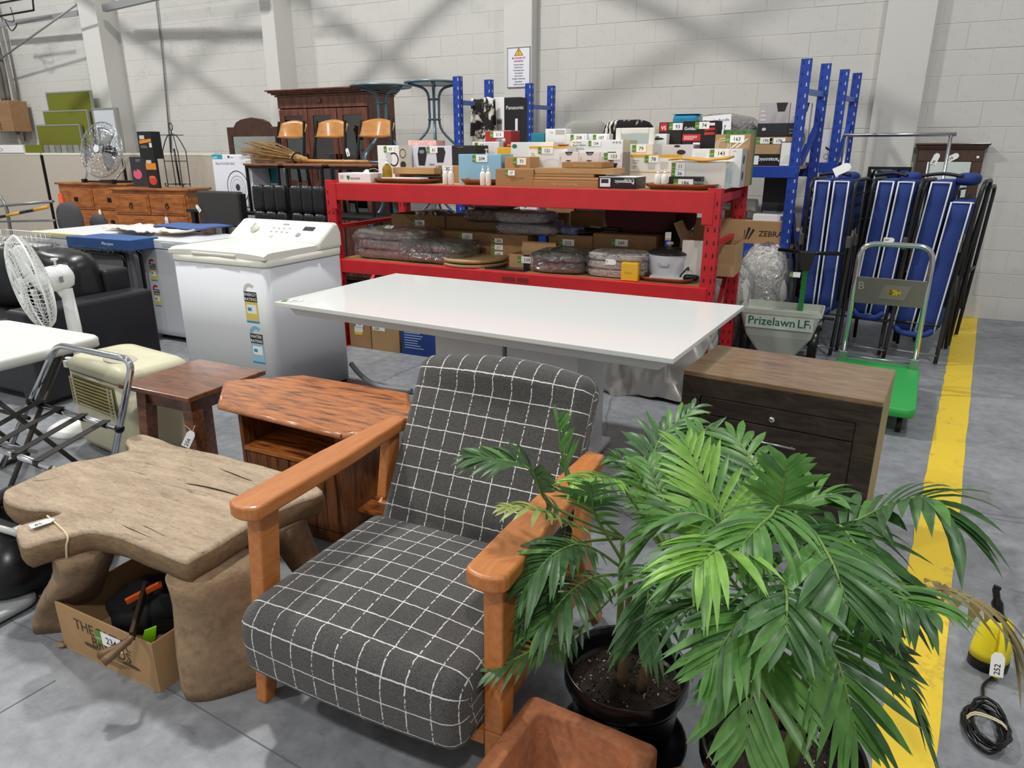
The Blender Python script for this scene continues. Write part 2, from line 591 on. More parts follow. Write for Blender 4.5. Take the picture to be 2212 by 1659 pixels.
def string_tag(parent, p, num, size=.05, rot=(PI / 2, 0, 0), string=None, name='string_tag'):
    """white card tag with clipped corners, number and string, hanging from a thing"""
    M = Matrix.Translation(p) @ Euler(rot).to_matrix().to_4x4()
    b = MB(); b.M = M
    w = size; h = size * 2
    b.prism([(-w / 2, -h), (w / 2, -h), (w / 2, -h * .18), (w * .25, 0), (-w * .25, 0), (-w / 2, -h * .18)], -.0006, .0006, 0)
    if num: b.text(num, size * .62, Matrix.Translation((size * .22, -h * .92, .001)) @ rot2(PI / 2), 1, 'l')
    if string:
        b.M = None
        b.tube(string, .0016, 5, 2, sub=4)
    return b.build(name, [LABEL, INK, mt('d8cfae', .8)], parent)
# ================================================================ the setting
WY = 7.75
FLOORM = dirty('94979c', '6b6e73', 1.1, .36, .60, .40, 14, None, .05, .10)
def _floor_detail():
    m = FLOORM; nt = m.node_tree; b = nt.nodes['Principled BSDF']
    # thin scuff marks and hairline cracks over the painted concrete
    v = nt.nodes.new('ShaderNodeTexVoronoi'); v.feature = 'DISTANCE_TO_EDGE'; v.inputs['Scale'].default_value = .55
    n = _noise(nt, 3, 6)
    tc = nt.nodes.new('ShaderNodeTexCoord')
    mx = nt.nodes.new('ShaderNodeMix'); mx.data_type = 'VECTOR'; mx.inputs[0].default_value = .06
    nt.links.new(tc.outputs['Object'], mx.inputs[4]); nt.links.new(n.outputs['Color'], mx.inputs[5])
    nt.links.new(mx.outputs[1], v.inputs['Vector'])
    r = _ramp(nt, v.outputs[0], [(0, 'a8aaae'), (.0016, 'ffffff')])
    n2 = _noise(nt, 5, 8, (1, 5, 1), .75)
    r2 = _ramp(nt, n2.outputs[0], [(.30, '6e7074'), (.40, 'ffffff')])
    base = b.inputs['Base Color'].links[0].from_socket
    for q, f in ((r, .8), (r2, .55)):
        mm = nt.nodes.new('ShaderNodeMix'); mm.data_type = 'RGBA'; mm.blend_type = 'MULTIPLY'; mm.inputs[0].default_value = f
        nt.links.new(base, mm.inputs[6]); nt.links.new(q.outputs[0], mm.inputs[7])
        base = mm.outputs[2]
    nt.links.new(base, b.inputs['Base Color'])
_floor_detail()
meta(MB().box(-17, -5, -.1, 5, WY + .2, 0).build('floor', FLOORM), 'grey painted concrete floor with scuffs and hairline cracks', 'floor', kind='structure')
PAINT = dirty('cac9c4', 'b0aea7', 2.2, .30, .46, .75, 30, None, .12)
JOINT = mt('c9c7c0', .9)
wall = MB().box(-17, WY + .006, 0, 5, WY + .25, 7).build('wall_back', JOINT)
meta(wall, 'white painted concrete block wall behind the goods', 'wall', kind='structure')
meta(MB().box(-17, -5.25, 0, 5, -5, 7).build('wall_front', PAINT), 'white painted wall added unseen behind the camera for bounce light', 'wall', kind='structure')  # unseen wall, added so mirrors and gloss surfaces reflect something bright
meta(MB().box(-17.25, -5, 0, -17, WY, 7).build('wall_left', PAINT), 'white painted wall added unseen at the far left for bounce light', 'wall', kind='structure')  # unseen end wall, added for the light it bounces back
CH, CL = .212, .424
def block_mesh(w, h):
    b = MB(); j = .0015; e = .003
    p0 = [(j, 0, j), (w - j, 0, j), (w - j, 0, h - j), (j, 0, h - j)]
    p1 = [(j + e, -.0028, j + e), (w - j - e, -.0028, j + e), (w - j - e, -.0028, h - j - e), (j + e, -.0028, h - j - e)]
    b.add(p0 + p1, [(4, 5, 6, 7), (0, 1, 5, 4), (1, 2, 6, 5), (2, 3, 7, 6), (3, 0, 4, 7)])
    return b
_bm = block_mesh(CL, CH).build('block', PAINT)
_bme = _bm.data
bpy.data.objects.remove(_bm)
def seen(p):
    d = Vector(p) - Vector((0, 0, CAMH)); z = d.dot(_fw)
    if z <= 0: return False
    x = 1106 + FPX * d.dot(_rt) / z; y = 829.5 - FPX * d.dot(_up) / z
    return -60 < x < 2280 and -60 < y < 1700
cells = []
for r_ in range(33):
    for c_ in range(52):
        x = -17 + c_ * CL - (CL / 2 if r_ % 2 else 0); z = r_ * CH
        cells.append((not seen((x + .2, WY, z + .1)) or z < .2 and x < -1, (x + .25) ** 2 + WY ** 2 + (z - 1.5) ** 2, x, z))
cells.sort()
rest = MB()
for i, (hid, dd, x, z) in enumerate(cells):
    if i < 300 and not hid:
        o = bpy.data.objects.new('block', _bme); COL.objects.link(o)
        o.location = (x, WY + .006 + .0012 * wn(i), z); o.parent = wall
    else:
        rest.M = Matrix.Translation((x, WY + .006, z)); q = block_mesh(CL, CH); rest.add(q.v, q.f)
o = rest.build('far_blocks', PAINT, wall); o['kind'] = 'stuff'
PIL = dirty('cecdc8', 'b9b7b0', 3, .28, .42, .75, 40, None, .1)
pil = []
for i, (xa, xb, y, dep) in enumerate(((168, 206, 20, .30), (561, 590, 20, .32), (1088, 1149, 60, .14), (1902, 2008, 120, .10))):
    Yp = WY - dep
    a, b_ = A(xa, y, Yp).x, A(xb, y, Yp).x
    p = MB().box(a, Yp, 0, b_, WY + .05, 7).build('trim_%d' % (i + 1), PIL, None, .006)
    meta(p, ['white painted pilaster behind the green panels', 'white painted pilaster left of the tall wardrobe', 'white painted pilaster carrying the hazard sign', 'wide shallow white pilaster beside the tall mirror'][i], 'pilaster', kind='structure')
    pil.append((a, b_, Yp))
# roof bracing above the picture: crossed flat bars, their shadows cross on the wall
BRACE = mt('9a9c9c', .6, .3)
for i, (cx, hw) in enumerate(((-2.72, 1.45), (-5.15, 1.1), (-9.7, 1.3))):
    for sg in (-1, 1):
        b = MB().bar((cx - hw, 6.2, 4.08 + sg * .66), (cx + hw, 6.2, 4.08 - sg * .66), .012, .10)
        meta(b.build('roof_brace', BRACE), 'steel flat bar of the crossed roof bracing', 'brace', kind='structure')
# steel brace, rods and lamp frame seen in the top left corner
b = MB().bar(A(225, 18, 7.4), A(560, -60, 7.1), .06, .09)
meta(b.build('roof_brace', BRACE), 'grey steel beam running out of the picture at the top left', 'brace', kind='structure')
b = MB().tube([A(-10, 135, 7.5), A(165, 10, 7.2)], .014)
meta(b.build('roof_brace', BRACE), 'thin steel rod slanting up behind the pilaster', 'brace', kind='structure')
b = MB().bar(A(-10, 55, 7.5), A(168, 28, 7.45), .02, .07)
meta(b.build('roof_brace', BRACE), 'thin steel flat bar level across the top left wall', 'brace', kind='structure')
t = T('hanging_lamp_frame', 'dark lamp frame with dangling wires in the top left corner', 'lamp', A(30, 20, 7.2))
q = t.location
b = MB().tube([A(-8, 8, 7.2) - q, A(70, -6, 7.2) - q, A(73, 22, 7.2) - q, A(-8, 36, 7.2) - q], .014)
b.build('frame', DARKM, t)
b = MB().tube([A(-6, 30, 7.2) - q, A(10, 42, 7.2) - q, A(30, 46, 7.2) - q, A(22, 15, 7.2) - q], .006, 6, sub=4)
b.tube([A(10, 42, 7.2) - q, A(24, 66, 7.2) - q, A(34, 58, 7.2) - q, A(36, 50, 7.2) - q], .008, 6, sub=4)
b.build('wire', mt('2c2926', .7), t)
for i, (pts, lab) in enumerate((([(336, -10), (352, 130), (369, 330)], 'thin grey conduit running down the wall beside the wire stand'), ([(12, 60), (34, 180), (54, 305)], 'thin grey conduit running down the far left wall'))):
    b = MB().tube([A(x, y, WY - .02) for x, y in pts], .011)
    meta(b.build('conduit', mt('86867f', .6)), lab, 'conduit')
# meter box and its conduit on the far left
t = T('meter_box', 'brown box mounted on the far left wall under a conduit', 'electrical box', A(10, 285, 7.4))
q = t.location
w_ = A(32, 250, 7.4).x - A(-40, 250, 7.4).x
hh = A(10, 218, 7.4).z - A(10, 286, 7.4).z
MB().box(-w_ * .7, -.02, 0, w_ * .32, .28, hh).build('case', wood('8d6a48', '9c7854'), t, .012)
MB().box(-w_ * .05, -.024, .02, -w_ * .03, -.02, hh - .02).build('door_gap', mt('59422e', .8), t)
b = MB().tube([(0, .1, hh), (0, .1, hh + .5), (-.05, .1, 2.2)], .05, 8, sub=4)
b.tube([(.10, .12, hh), (.12, .12, hh + .6), (.05, .12, 2.2)], .03, 8, sub=4)
b.build('conduit', mt('6a665f', .7), t)
MB().tube([(w_ * .2, .1, 0), (w_ * .24, .1, -.45)], .03).build('lower_conduit', mt('8a857b', .7), t)
# yellow lane line painted on the floor
YL = dirty('e2c232', 'a48c3a', 3, .34, .47, .5, 26, None, .1)
def _ext(a, b, k): return a + (b - a) * k
l0, l1, r0, r1 = G(2066, 679), G(1878, 1659), G(2113, 679), G(2020, 1659)
l1 = _ext(l0, l1, 1.25); r1 = _ext(r0, r1, 1.25)
b = MB(); n = 60
for i in range(n + 1):
    k = i / n
    pa = l0.lerp(l1, k) + Vector((.006 * wn(i * 1.7), 0, 0)); pb = r0.lerp(r1, k) + Vector((.003 * wn(i * 2.3), 0, 0))
    b.v += [(pa.x, pa.y, .0015), (pb.x, pb.y, .0015)]
    if i: b.f.append((2 * i - 2, 2 * i, 2 * i + 1, 2 * i - 1)); b.m.append(0); b.sm.append(False); b.uv.append(None)
meta(b.build('floor_line', YL, None), 'worn yellow lane line painted along the floor', 'floor marking', kind='structure')
# concrete pad / joint strips on the floor
for i, (p, q_) in enumerate((((20, 1283), (700, 1690)), ((0, 1540), (120, 1470)), ((1330, 1010), (2212, 1120)), ((0, 1330), (200, 1420)))):
    a, c = G(*p), G(*q_)
    b = MB().bar((a.x, a.y, .0004), (c.x, c.y, .0004), .004, .001)
    meta(b.build('floor_joint', mt('66686c', .9)), ['long joint in the concrete crossing in front of the armchair', 'short scratch line in the floor at the lower left', 'joint in the concrete running behind the palms', 'joint in the concrete under the raw wood table'][i], 'floor joint', kind='structure')
# hazard sign
Yp = pil[2][2]
a, c = A(1097, 190, Yp), A(1146, 100, Yp)
t = T('hazard_sign', 'white framed sign reading BE AWARE OF HAZARDS on the pilaster', 'sign', (0, 0, 0))
w_, h_ = c.x - a.x, c.z - a.z
t.location = ((a.x + c.x) / 2, Yp - .006, a.z)
MB().box(-w_ / 2, -.003, 0, w_ / 2, .004, h_).build('panel', mt('e6e6ee', .35), t)
b = MB()
for x0, z0, x1, z1 in ((-w_ / 2, 0, w_ / 2, .008), (-w_ / 2, h_ - .008, w_ / 2, h_), (-w_ / 2, 0, -w_ / 2 + .006, h_), (w_ / 2 - .006, 0, w_ / 2, h_)):
    b.box(x0, -.007, z0, x1, -.002, z1)
b.build('frame', mt('8c8486', .5), t)
pr = [('p', [(.5, .985), (.30, .79), (.70, .79)], '1d1b16'), ('p', [(.5, .96), (.335, .80), (.665, .80)], 'e8bb2e'), ('r', .485, .855, .03, .07, '1d1b16'), ('e', .5, .828, .02, .011, '1d1b16'),
      ('t', .5, .71, .062, 'BE AWARE OF', 'b51f2e', 'c'), ('t', .5, .635, .062, 'HAZARDS', 'b51f2e', 'c')]
for i, s in enumerate(('Cramped Spaces', 'Stacked Items', 'Protruding Items', 'Trip Hazards', 'Uneven Floor', 'Forklift in Operation', 'Sharp Items', 'Vehicles Entering')):
    pr.append(('t', .5, .555 - i * .07, .046, s, '3a3a40', 'c'))
M_ = t
prints(t, 'F', w_, .008, h_, pr)
# ================================================================ foreground furniture
# ---- checked armchair
def check_fabric():
    m, nt, b = _new('charcoal_window_check_fabric')
    uv = nt.nodes.new('ShaderNodeUVMap')
    sp = nt.nodes.new('ShaderNodeSeparateXYZ')
    nt.links.new(uv.outputs[0], sp.inputs[0])
    wob = _noise(nt, 60, 3)
    outs = []
    for ax in (0, 1):
        ad = nt.nodes.new('ShaderNodeMath'); ad.operation = 'MULTIPLY_ADD'; ad.inputs[1].default_value = .006; 
        nt.links.new(wob.outputs[0], ad.inputs[0]); nt.links.new(sp.outputs[ax], ad.inputs[2])
        md = nt.nodes.new('ShaderNodeMath'); md.operation = 'PINGPONG'; md.inputs[1].default_value = .0335
        nt.links.new(ad.outputs[0], md.inputs[0])
        lt = nt.nodes.new('ShaderNodeMath'); lt.operation = 'LESS_THAN'; lt.inputs[1].default_value = .00165
        nt.links.new(md.outputs[0], lt.inputs[0])
        outs.append(lt)
    # stitched look: one direction broken by fine noise
    st = _noise(nt, 130, 2)
    gt = nt.nodes.new('ShaderNodeMath'); gt.operation = 'GREATER_THAN'; gt.inputs[1].default_value = .44
    nt.links.new(st.outputs[0], gt.inputs[0])
    ml = nt.nodes.new('ShaderNodeMath'); ml.operation = 'MULTIPLY'
    nt.links.new(outs[0].outputs[0], ml.inputs[0]); nt.links.new(gt.outputs[0], ml.inputs[1])
    mx = nt.nodes.new('ShaderNodeMath'); mx.operation = 'MAXIMUM'
    nt.links.new(ml.outputs[0], mx.inputs[0]); nt.links.new(outs[1].outputs[0], mx.inputs[1])
    w = _noise(nt, 420, 4, (1, 1, 1), .8)
    r = _ramp(nt, w.outputs[0], [(.38, '1e1d1e'), (.62, '686563')])
    mix = nt.nodes.new('ShaderNodeMix'); mix.data_type = 'RGBA'
    nt.links.new(mx.outputs[0], mix.inputs[0]); nt.links.new(r.outputs[0], mix.inputs[6])
    mix.inputs[7].default_value = (*lin('e8e6e2'), 1)
    nt.links.new(mix.outputs[2], b.inputs['Base Color'])
    b.inputs['Roughness'].default_value = .95
    b.inputs['Sheen Weight'].default_value = .15
    _bump(nt, b, w.outputs[0], .8, .003)
    return m
CHECK = check_fabric()
def round_profile(pts, radii, n=7):
    out = []
    m = len(pts)
    for i in range(m):
        p = Vector((*pts[i], 0)); a = Vector((*pts[i - 1], 0)) - p; c = Vector((*pts[(i + 1) % m], 0)) - p
        q = min(radii[i], a.length * .49, c.length * .49)
        p0 = p + a.normalized() * q; p1 = p + c.normalized() * q
        for k in range(n + 1):
            t = k / n
            z = p0 * (1 - t) ** 2 + p * 2 * t * (1 - t) + p1 * t * t
            out.append((z.x, z.y))
    # densify long runs
    res = []
    for i in range(len(out)):
        a, c = out[i], out[(i + 1) % len(out)]
        L = math.dist(a, c); k = max(1, int(L / .03))
        for j in range(k): res.append((a[0] + (c[0] - a[0]) * j / k, a[1] + (c[1] - a[1]) * j / k))
    return res
def cushion(prof, hw, er, crown, name, parent, mat, nx=18):
    """profile in (y,z) swept along x from -hw to hw, edges rounded by er; uv follows the cloth in metres"""
    cy_ = sum(p[0] for p in prof) / len(prof); cz_ = sum(p[1] for p in prof) / len(prof)
    arc = [0]
    for i in range(len(prof)): arc.append(arc[-1] + math.dist(prof[i], prof[(i + 1) % len(prof)]))
    st = []
    for k in range(7):
        a = PI / 2 * k / 6
        st.append((-hw + er - er * math.cos(a), er * (1 - math.sin(a)), -hw + er - er * (PI / 2 - a)))
    for k in range(1, nx): st.append((-hw + er + (2 * hw - 2 * er) * k / nx, 0, -hw + er + (2 * hw - 2 * er) * k / nx))
    st += [(-x, i_, -u) for x, i_, u in reversed(st[:7])]
    b = MB(); vs_ = []; n = len(prof)
    # inward normals of the profile
    nr = []
    for i in range(n):
        d = Vector((prof[(i + 1) % n][0] - prof[i - 1][0], prof[(i + 1) % n][1] - prof[i - 1][1]))
        d.normalize()
        k = Vector((-d.y, d.x))
        if k.dot(Vector((cy_ - prof[i][0], cz_ - prof[i][1]))) < 0: k = -k
        nr.append(k)
    for x, ins, u in st:
        for i in range(n):
            y, z = prof[i]
            cr = crown(x / hw, y, z)
            vs_.append((x, y + nr[i].x * (ins - cr), z + nr[i].y * (ins - cr)))
    fs = []; uv = []
    for j in range(len(st) - 1):
        for i in range(n):
            k = (i + 1) % n
            fs.append((j * n + i, (j + 1) * n + i, (j + 1) * n + k, j * n + k))
            uv.append(((st[j][2], arc[i]), (st[j + 1][2], arc[i]), (st[j + 1][2], arc[i + 1]), (st[j][2], arc[i + 1])))
    b.add(vs_, fs, 0, True, uv)
    for j, rev in ((0, False), (len(st) - 1, True)):
        f = tuple(j * n + i for i in range(n))
        u = tuple((prof[i][0] + .5, prof[i][1] + .01) for i in range(n))
        if rev: f = tuple(reversed(f)); u = tuple(reversed(u))
        b.add([], [], 0)
        b.f.append(f); b.m.append(0); b.sm.append(False); b.uv.append(u)
    return b.build(name, mat, parent)
CHW = wood('b06832', 'c07a40', 16, (14, 2, 14), .40, .2)
t = T('armchair', 'armchair in charcoal check fabric with orange-brown wooden arms', 'armchair', (-.985, 1.07, 0))
seat = round_profile([(0, .18), (-.012, .385), (.60, .375), (.60, .19)], [.05, .085, .05, .03])
cushion(seat, .337, .045, lambda u, y, z: (.03 * (1 - u * u) * max(0, math.sin(max(0, min(1, y / .6)) * PI)) if z > .3 else 0) + (.012 * (1 - u * u) if y < .05 else 0), 'seat_cushion', t, CHECK)
bk0, bk1 = Vector((.575, .335)), Vector((.875, .845))
d_ = (bk1 - bk0).normalized(); n_ = Vector((d_.y, -d_.x))
back = round_profile([tuple(bk0), tuple(bk0 + n_ * .14), tuple(bk1 + n_ * .125), tuple(bk1)], [.03, .03, .055, .06])
cushion(back, .315, .04, lambda u, y, z: (.014 * (1 - u * u) if z > .4 else 0) + (.022 * (1 - u * u) if z > .78 else 0), 'back_cushion', t, CHECK)
for sg in (-1, 1):
    xc = sg * .355
    # front leg and arm post in one tapered piece
    b = MB().bar((sg * .372, .095, .0), (sg * .367, .125, .19), .036, .042, up=(0, -1, 0), w2=.05, h2=.062)
    b.bar((sg * .367, .125, .19), (sg * .357, .155, .595), .05, .062, up=(0, -1, 0), w2=.05, h2=.072)
    b.build('front_leg', CHW, t, .006)
    # arm: rounded plank, narrower at the back
    pl = [(.105, -.052), (.105, .052)]
    out = []
    for k in range(9):
        a = PI * k / 8
        out.append((xc - .052 * math.cos(a), .10 - .03 * math.sin(a)))
    out += [(xc + .05, .45), (xc + .034 + .006, .62), (xc + .03, .80), (xc - .03, .80), (xc - .034 - .006, .62), (xc - .05, .45)]
    b = MB().prism(out, .592, .634)
    b.build('armrest', CHW, t, .009, 3)
    b = MB().bar((sg * .352, .735, .595), (sg * .352, .70, .38), .034, .062, up=(0, -1, 0), w2=.036, h2=.085)
    b.bar((sg * .352, .70, .38), (sg * .36, .86, .0), .036, .085, up=(0, -1, 0), w2=.034, h2=.042)
    b.build('rear_leg', CHW, t, .005)
    MB().bar((sg * .352, .155, .235), (sg * .352, .72, .225), .026, .07).build('side_rail', CHW, t, .004)
MB().bar((-.34, .11, .165), (.34, .11, .165), .026, .04).build('front_rail', CHW, t, .003)
MB().bar((-.34, .74, .24), (.34, .74, .24), .026, .06).build('rear_rail', CHW, t, .003)
# ---- raw wood slab table
SLAB = dirty('b8a58c', '836f5b', 5, .33, .62, .8, 34, (1.2, 5, 3), .5)
def _cracks(m):
    nt = m.node_tree; b = nt.nodes['Principled BSDF']
    n = _noise(nt, 2.6, 5, (.7, 6.5, 2), .5); n.inputs['Distortion'].default_value = .5
    w = nt.nodes.new('ShaderNodeMath'); w.operation = 'SUBTRACT'; w.inputs[1].default_value = .47
    ab = nt.nodes.new('ShaderNodeMath'); ab.operation = 'ABSOLUTE'
    nt.links.new(n.outputs[0], w.inputs[0]); nt.links.new(w.outputs[0], ab.inputs[0])
    r = _ramp(nt, ab.outputs[0], [(0, '30251c'), (.0035, 'ffffff')])
    base = b.inputs['Base Color'].links[0].from_socket
    mm = nt.nodes.new('ShaderNodeMix'); mm.data_type = 'RGBA'; mm.blend_type = 'MULTIPLY'; mm.inputs[0].default_value = .75
    nt.links.new(base, mm.inputs[6]); nt.links.new(r.outputs[0], mm.inputs[7])
    nt.links.new(mm.outputs[2], b.inputs['Base Color'])
_cracks(SLAB)
zt = .42
outl = [(25, 1051), (8, 1066), (17, 1089), (60, 1098), (105, 1100), (130, 1110), (80, 1122), (34, 1137), (40, 1160), (51, 1178), (96, 1168), (150, 1159), (190, 1148), (240, 1153), (300, 1175), (364, 1203), (402, 1214), (421, 1206), (459, 1184), (513, 1149), (567, 1118), (633, 1089), (694, 1064), (680, 1042), (649, 1029), (570, 1004), (519, 994), (459, 978), (408, 966), (370, 956), (345, 947), (310, 938), (277, 944), (269, 953), (278, 969), (253, 978), (203, 991), (158, 997), (108, 1013), (63, 1032)]
P2 = [G(x, y, zt) for x, y in outl]
P2 = smooth_path(P2, 3, True)
c0 = sum((p for p in P2), Vector()) / len(P2)
t = T('slab_table', 'low raw wood slab table with live edges and lot tag 85', 'table', (c0.x, c0.y, 0))
off = Vector((c0.x, c0.y, 0))
b = MB(); n = len(P2)
rings = []
def inset(k):   # offset of the outline along its own normal
    out = []
    for i in range(n):
        d = P2[(i + 1) % n] - P2[i - 1]; d.normalize()
        out.append(P2[i] - Vector((-d.y, d.x, 0)) * k - off)
    return out
area = sum(P2[i].x * P2[(i + 1) % n].y - P2[(i + 1) % n].x * P2[i].y for i in range(n))
sg = 1 if area > 0 else -1
for k, dz in ((.012, .0005), (.004, -.003), (0, -.010), (-.003, -.028), (-.002, -.05), (.004, -.07), (.014, -.082)):
    rings.append([p + Vector((0, 0, dz + (.006 * noise3(p, 9) if dz else .004 * noise3(p, 7)))) + Vector((.004 * noise3(p, 22), .004 * noise3(p + Vector((3, 1, dz * 40)), 22), 0)) for p in inset(-sg * k)])
vs_ = [p for r_ in rings for p in r_]
fs = [(j * n + i, j * n + (i + 1) % n, (j + 1) * n + (i + 1) % n, (j + 1) * n + i) for j in range(len(rings) - 1) for i in range(n)]
if sg == 1: fs = fs
b.add(vs_, fs, 0, True)
for i_ in range(len(b.m)):
    if i_ >= 2 * n: b.m[i_] = 1
b.f += [tuple(range(n)), tuple(reversed(range((len(rings) - 1) * n, len(rings) * n)))]
b.m += [0, 0]; b.sm += [False, False]; b.uv += [None, None]
SLABE = dirty('8d7355', '5c4733', 7, .34, .62, .85, 40, (2, 2, 6), .6)
o = b.build('top', [SLAB, SLABE], t)
bm = bmesh.new(); bm.from_mesh(o.data); bmesh.ops.triangulate(bm, faces=[f for f in bm.faces if len(f.verts) > 4]); bmesh.ops.recalc_face_normals(bm, faces=bm.faces); bm.to_mesh(o.data); bm.free()
SLABL = dirty('9a8064', '6b5641', 6, .33, .6, .85, 40, None, .6)
def loft_leg(bot, top, name='leg', z0=0, z1=.36, bulge=-.06):
    nr, n = 10, 36
    def ring(poly, k):
        cl_ = fillet([Vector((*poly[-1], 0)).lerp(Vector((*poly[0], 0)), .5)] + [Vector((*p, 0)) for p in poly] + [Vector((*poly[-1], 0)).lerp(Vector((*poly[0], 0)), .5)], .035, 4)[:-1]
        pts = []
        for i in range(len(cl_)):
            a_, b_ = cl_[i], cl_[(i + 1) % len(cl_)]
            for k_ in range(max(1, int((b_ - a_).length / .012))): pts.append(a_.lerp(b_, k_ / max(1, int((b_ - a_).length / .012))))
        return [pts[int(i * len(pts) / n)] for i in range(n)]
    A_, B_ = ring(bot, 0), ring(top, 0)
    b = MB(); vs_ = []
    for j in range(nr):
        k = j / (nr - 1); kk = k * k * (3 - 2 * k)
        cen = sum((A_[i].lerp(B_[i], kk) for i in range(n)), Vector()) / n
        for i in range(n):
            p = A_[i].lerp(B_[i], kk)
            s_ = 1 + bulge * math.sin(PI * k) + (-.05 if j == 0 else 0)
            p = cen + (p - cen) * s_
            p.z = z0 + (z1 - z0) * k
            p += Vector((noise3(p, 14), noise3(p + Vector((2, 5, 1)), 14), 0)) * .007
            vs_.append(p - off)
    fs = [(j * n + i, j * n + (i + 1) % n, (j + 1) * n + (i + 1) % n, (j + 1) * n + i) for j in range(nr - 1) for i in range(n)]
    fs += [tuple(reversed(range(n))), tuple(range((nr - 1) * n, nr * n))]
    b.add(vs_, fs, 0, True)
    o = b.build(name, SLABL, t)
    bm = bmesh.new(); bm.from_mesh(o.data); bmesh.ops.recalc_face_normals(bm, faces=bm.faces); bm.to_mesh(o.data); bm.free()
loft_leg([(-1.63, 1.09), (-1.56, 1.04), (-1.50, 1.07), (-1.34, 1.28), (-1.40, 1.34), (-1.53, 1.24)], [(-1.67, 1.14), (-1.60, 1.085), (-1.52, 1.11), (-1.41, 1.31), (-1.49, 1.39), (-1.63, 1.27)], z1=.35)
loft_leg([(-2.33, 1.11), (-2.25, 1.03), (-2.14, 1.11), (-2.12, 1.21), (-2.22, 1.24)], [(-2.08, 1.06), (-1.97, 1.02), (-1.92, 1.10), (-1.98, 1.22), (-2.07, 1.2)], z1=.35)
loft_leg([(-1.50, 1.52), (-1.40, 1.50), (-1.42, 1.62), (-1.52, 1.64)], [(-1.62, 1.46), (-1.50, 1.46), (-1.54, 1.60), (-1.64, 1.60)], z1=.35)
loft_leg([(-2.28, 1.58), (-2.14, 1.52), (-2.12, 1.64), (-2.24, 1.70)], [(-2.26, 1.54), (-2.10, 1.50), (-2.08, 1.62), (-2.22, 1.66)], z1=.35)
for cr in ([(240, 1124), (300, 1150), (345, 1170), (395, 1196), (440, 1193)], [(300, 1130), (345, 1152), (395, 1178), (443, 1192)], [(395, 1045), (440, 1052), (500, 1066), (578, 1090)], [(20, 1061), (70, 1063), (110, 1071), (150, 1073)], [(120, 1068), (170, 1071), (215, 1068), (258, 1062)], [(430, 1000), (470, 1012), (520, 1030), (548, 1040)], [(60, 1040), (110, 1035), (150, 1022)], [(290, 1018), (330, 1030), (390, 1046)]):
    MB().tube([G(x, y, zt + .0015) - off + Vector((0, 0, .004 * noise3(G(x, y, zt) - off, 7))) for x, y in cr], [.0006, .0018, .0022, .0016, .0006], 5, sub=5).build('crack', mt('33271d', .95), t)
# tag 85 and its rubber band
a, c = G(70, 1150, zt), G(122, 1133, zt)
ang = math.atan2(c.y - a.y, c.x - a.x)
b = MB(); b.M = Matrix.Translation(Vector((a.x, a.y, zt + .012)) - off) @ rot2(ang)
L = (c - a).length
b.prism([(0, 0), (L * .8, 0), (L, L * .16), (L, L * .34), (L * .8, L * .5), (0, L * .5)], 0, .001, 0)
b.text('85', L * .32, Matrix.Translation((L * .18, L * .10, .0015)), 1)
b.build('string_tag', [LABEL, INK], t)
bp = [G(103, 1118, zt) + Vector((0, 0, .006)), G(125, 1138, zt) + Vector((0, 0, .008)), G(146, 1158, zt) + Vector((0, 0, .002))]
bp += [bp[2] + Vector((.004, -.012, -.03)), bp[2] + Vector((-.008, -.012, -.075))]
MB().tube([p - off for p in bp], .003, 6, sub=5).build('band', mt('d6c9a4', .7), t)
# ---- carton of tools under the slab table
KRAFT = mt('a8865e', .85, var=.08, vsc=9)
pa, pb = G(140, 1397), G(347, 1498)
ca = math.atan2(pb.y - pa.y, pb.x - pa.x)
W = (pb - pa).length; D = .40; Hh = .172
mid = (pa + pb) / 2
cpos = mid + Vector((-math.sin(ca), math.cos(ca), 0)) * D / 2
CB = open_carton('carton', 'open printed carton of tools under the raw wood table, lot 234', cpos, W, D, Hh, KRAFT, ca, {'F': [
    ('t', .19, .60, .30, 'THE FAR', '4a3a28'), ('t', .60, .60, .30, 'DR.', '4a3a28'), ('t', .36, .36, .30, 'BREADS', '4a3a28'),
    ('p', [(.26, .36), (.28, .31), (.80, .27), (.84, .30), (.80, .34), (.30, .38)], '4a3a28'), ('t', .40, .302, .07, 'TRUE & GOOD BREAD', 'b08d62'), ('lines', .40, .13, .38, .12, 3, '6c5638'),
    ('lot', .42, .52, .30, '234', -.0)]})
MB().box(-W / 2 + .01, -D / 2 + .01, .006, W / 2 - .01, D / 2 - .01, .02).build('inner_bottom', KRAFT, CB)
def lump(c, r, sq, amp, fr, mat, name, parent=None, seed=0, n=22):
    b = MB()
    def fn(u, v):
        th, ph = 2 * PI * u, PI * v
        d = Vector((math.cos(th) * math.sin(ph), math.sin(th) * math.sin(ph), math.cos(ph)))
        k = r * (1 + amp * noise3(d + Vector((seed, seed * .7, 0)), fr) + amp * .5 * noise3(d + Vector((seed, 3, 1)), fr * 2.6))
        return Vector((d.x * sq[0] * k, d.y * sq[1] * k, d.z * sq[2] * k)) + Vector(c)
    b.grid(fn, n, n // 2 + 3, 0, True)
    return b.build(name, mat, parent)
Mc = Matrix.Translation(cpos) @ rot2(ca)
def cp(x, y, z): return Mc @ Vector((x, y, z))
t = T('work_cloth', 'black crumpled cloth heaped in the tool carton', 'cloth', cp(-.05, .0, .022))
lump((0, 0, .075), .1, (1.25, 1.2, .78), .16, 3.2, mt('17171a', .9, bump=.3, bsc=90), 'cloth', t, 3)
t = T('hedge_shears', 'rusty shears with two wooden handles poking out of the carton', 'shears', cp(.1, -.1, .03))
q = t.location
RUST = mt('3a2a20', .7, .4, var=.3, vsc=40)
piv = G(285, 1375, .20); 
MB().bar(G(315, 1262, .215) - q, piv - q, .012, .026, w2=.012, h2=.03).build('blade', RUST, t, .002)
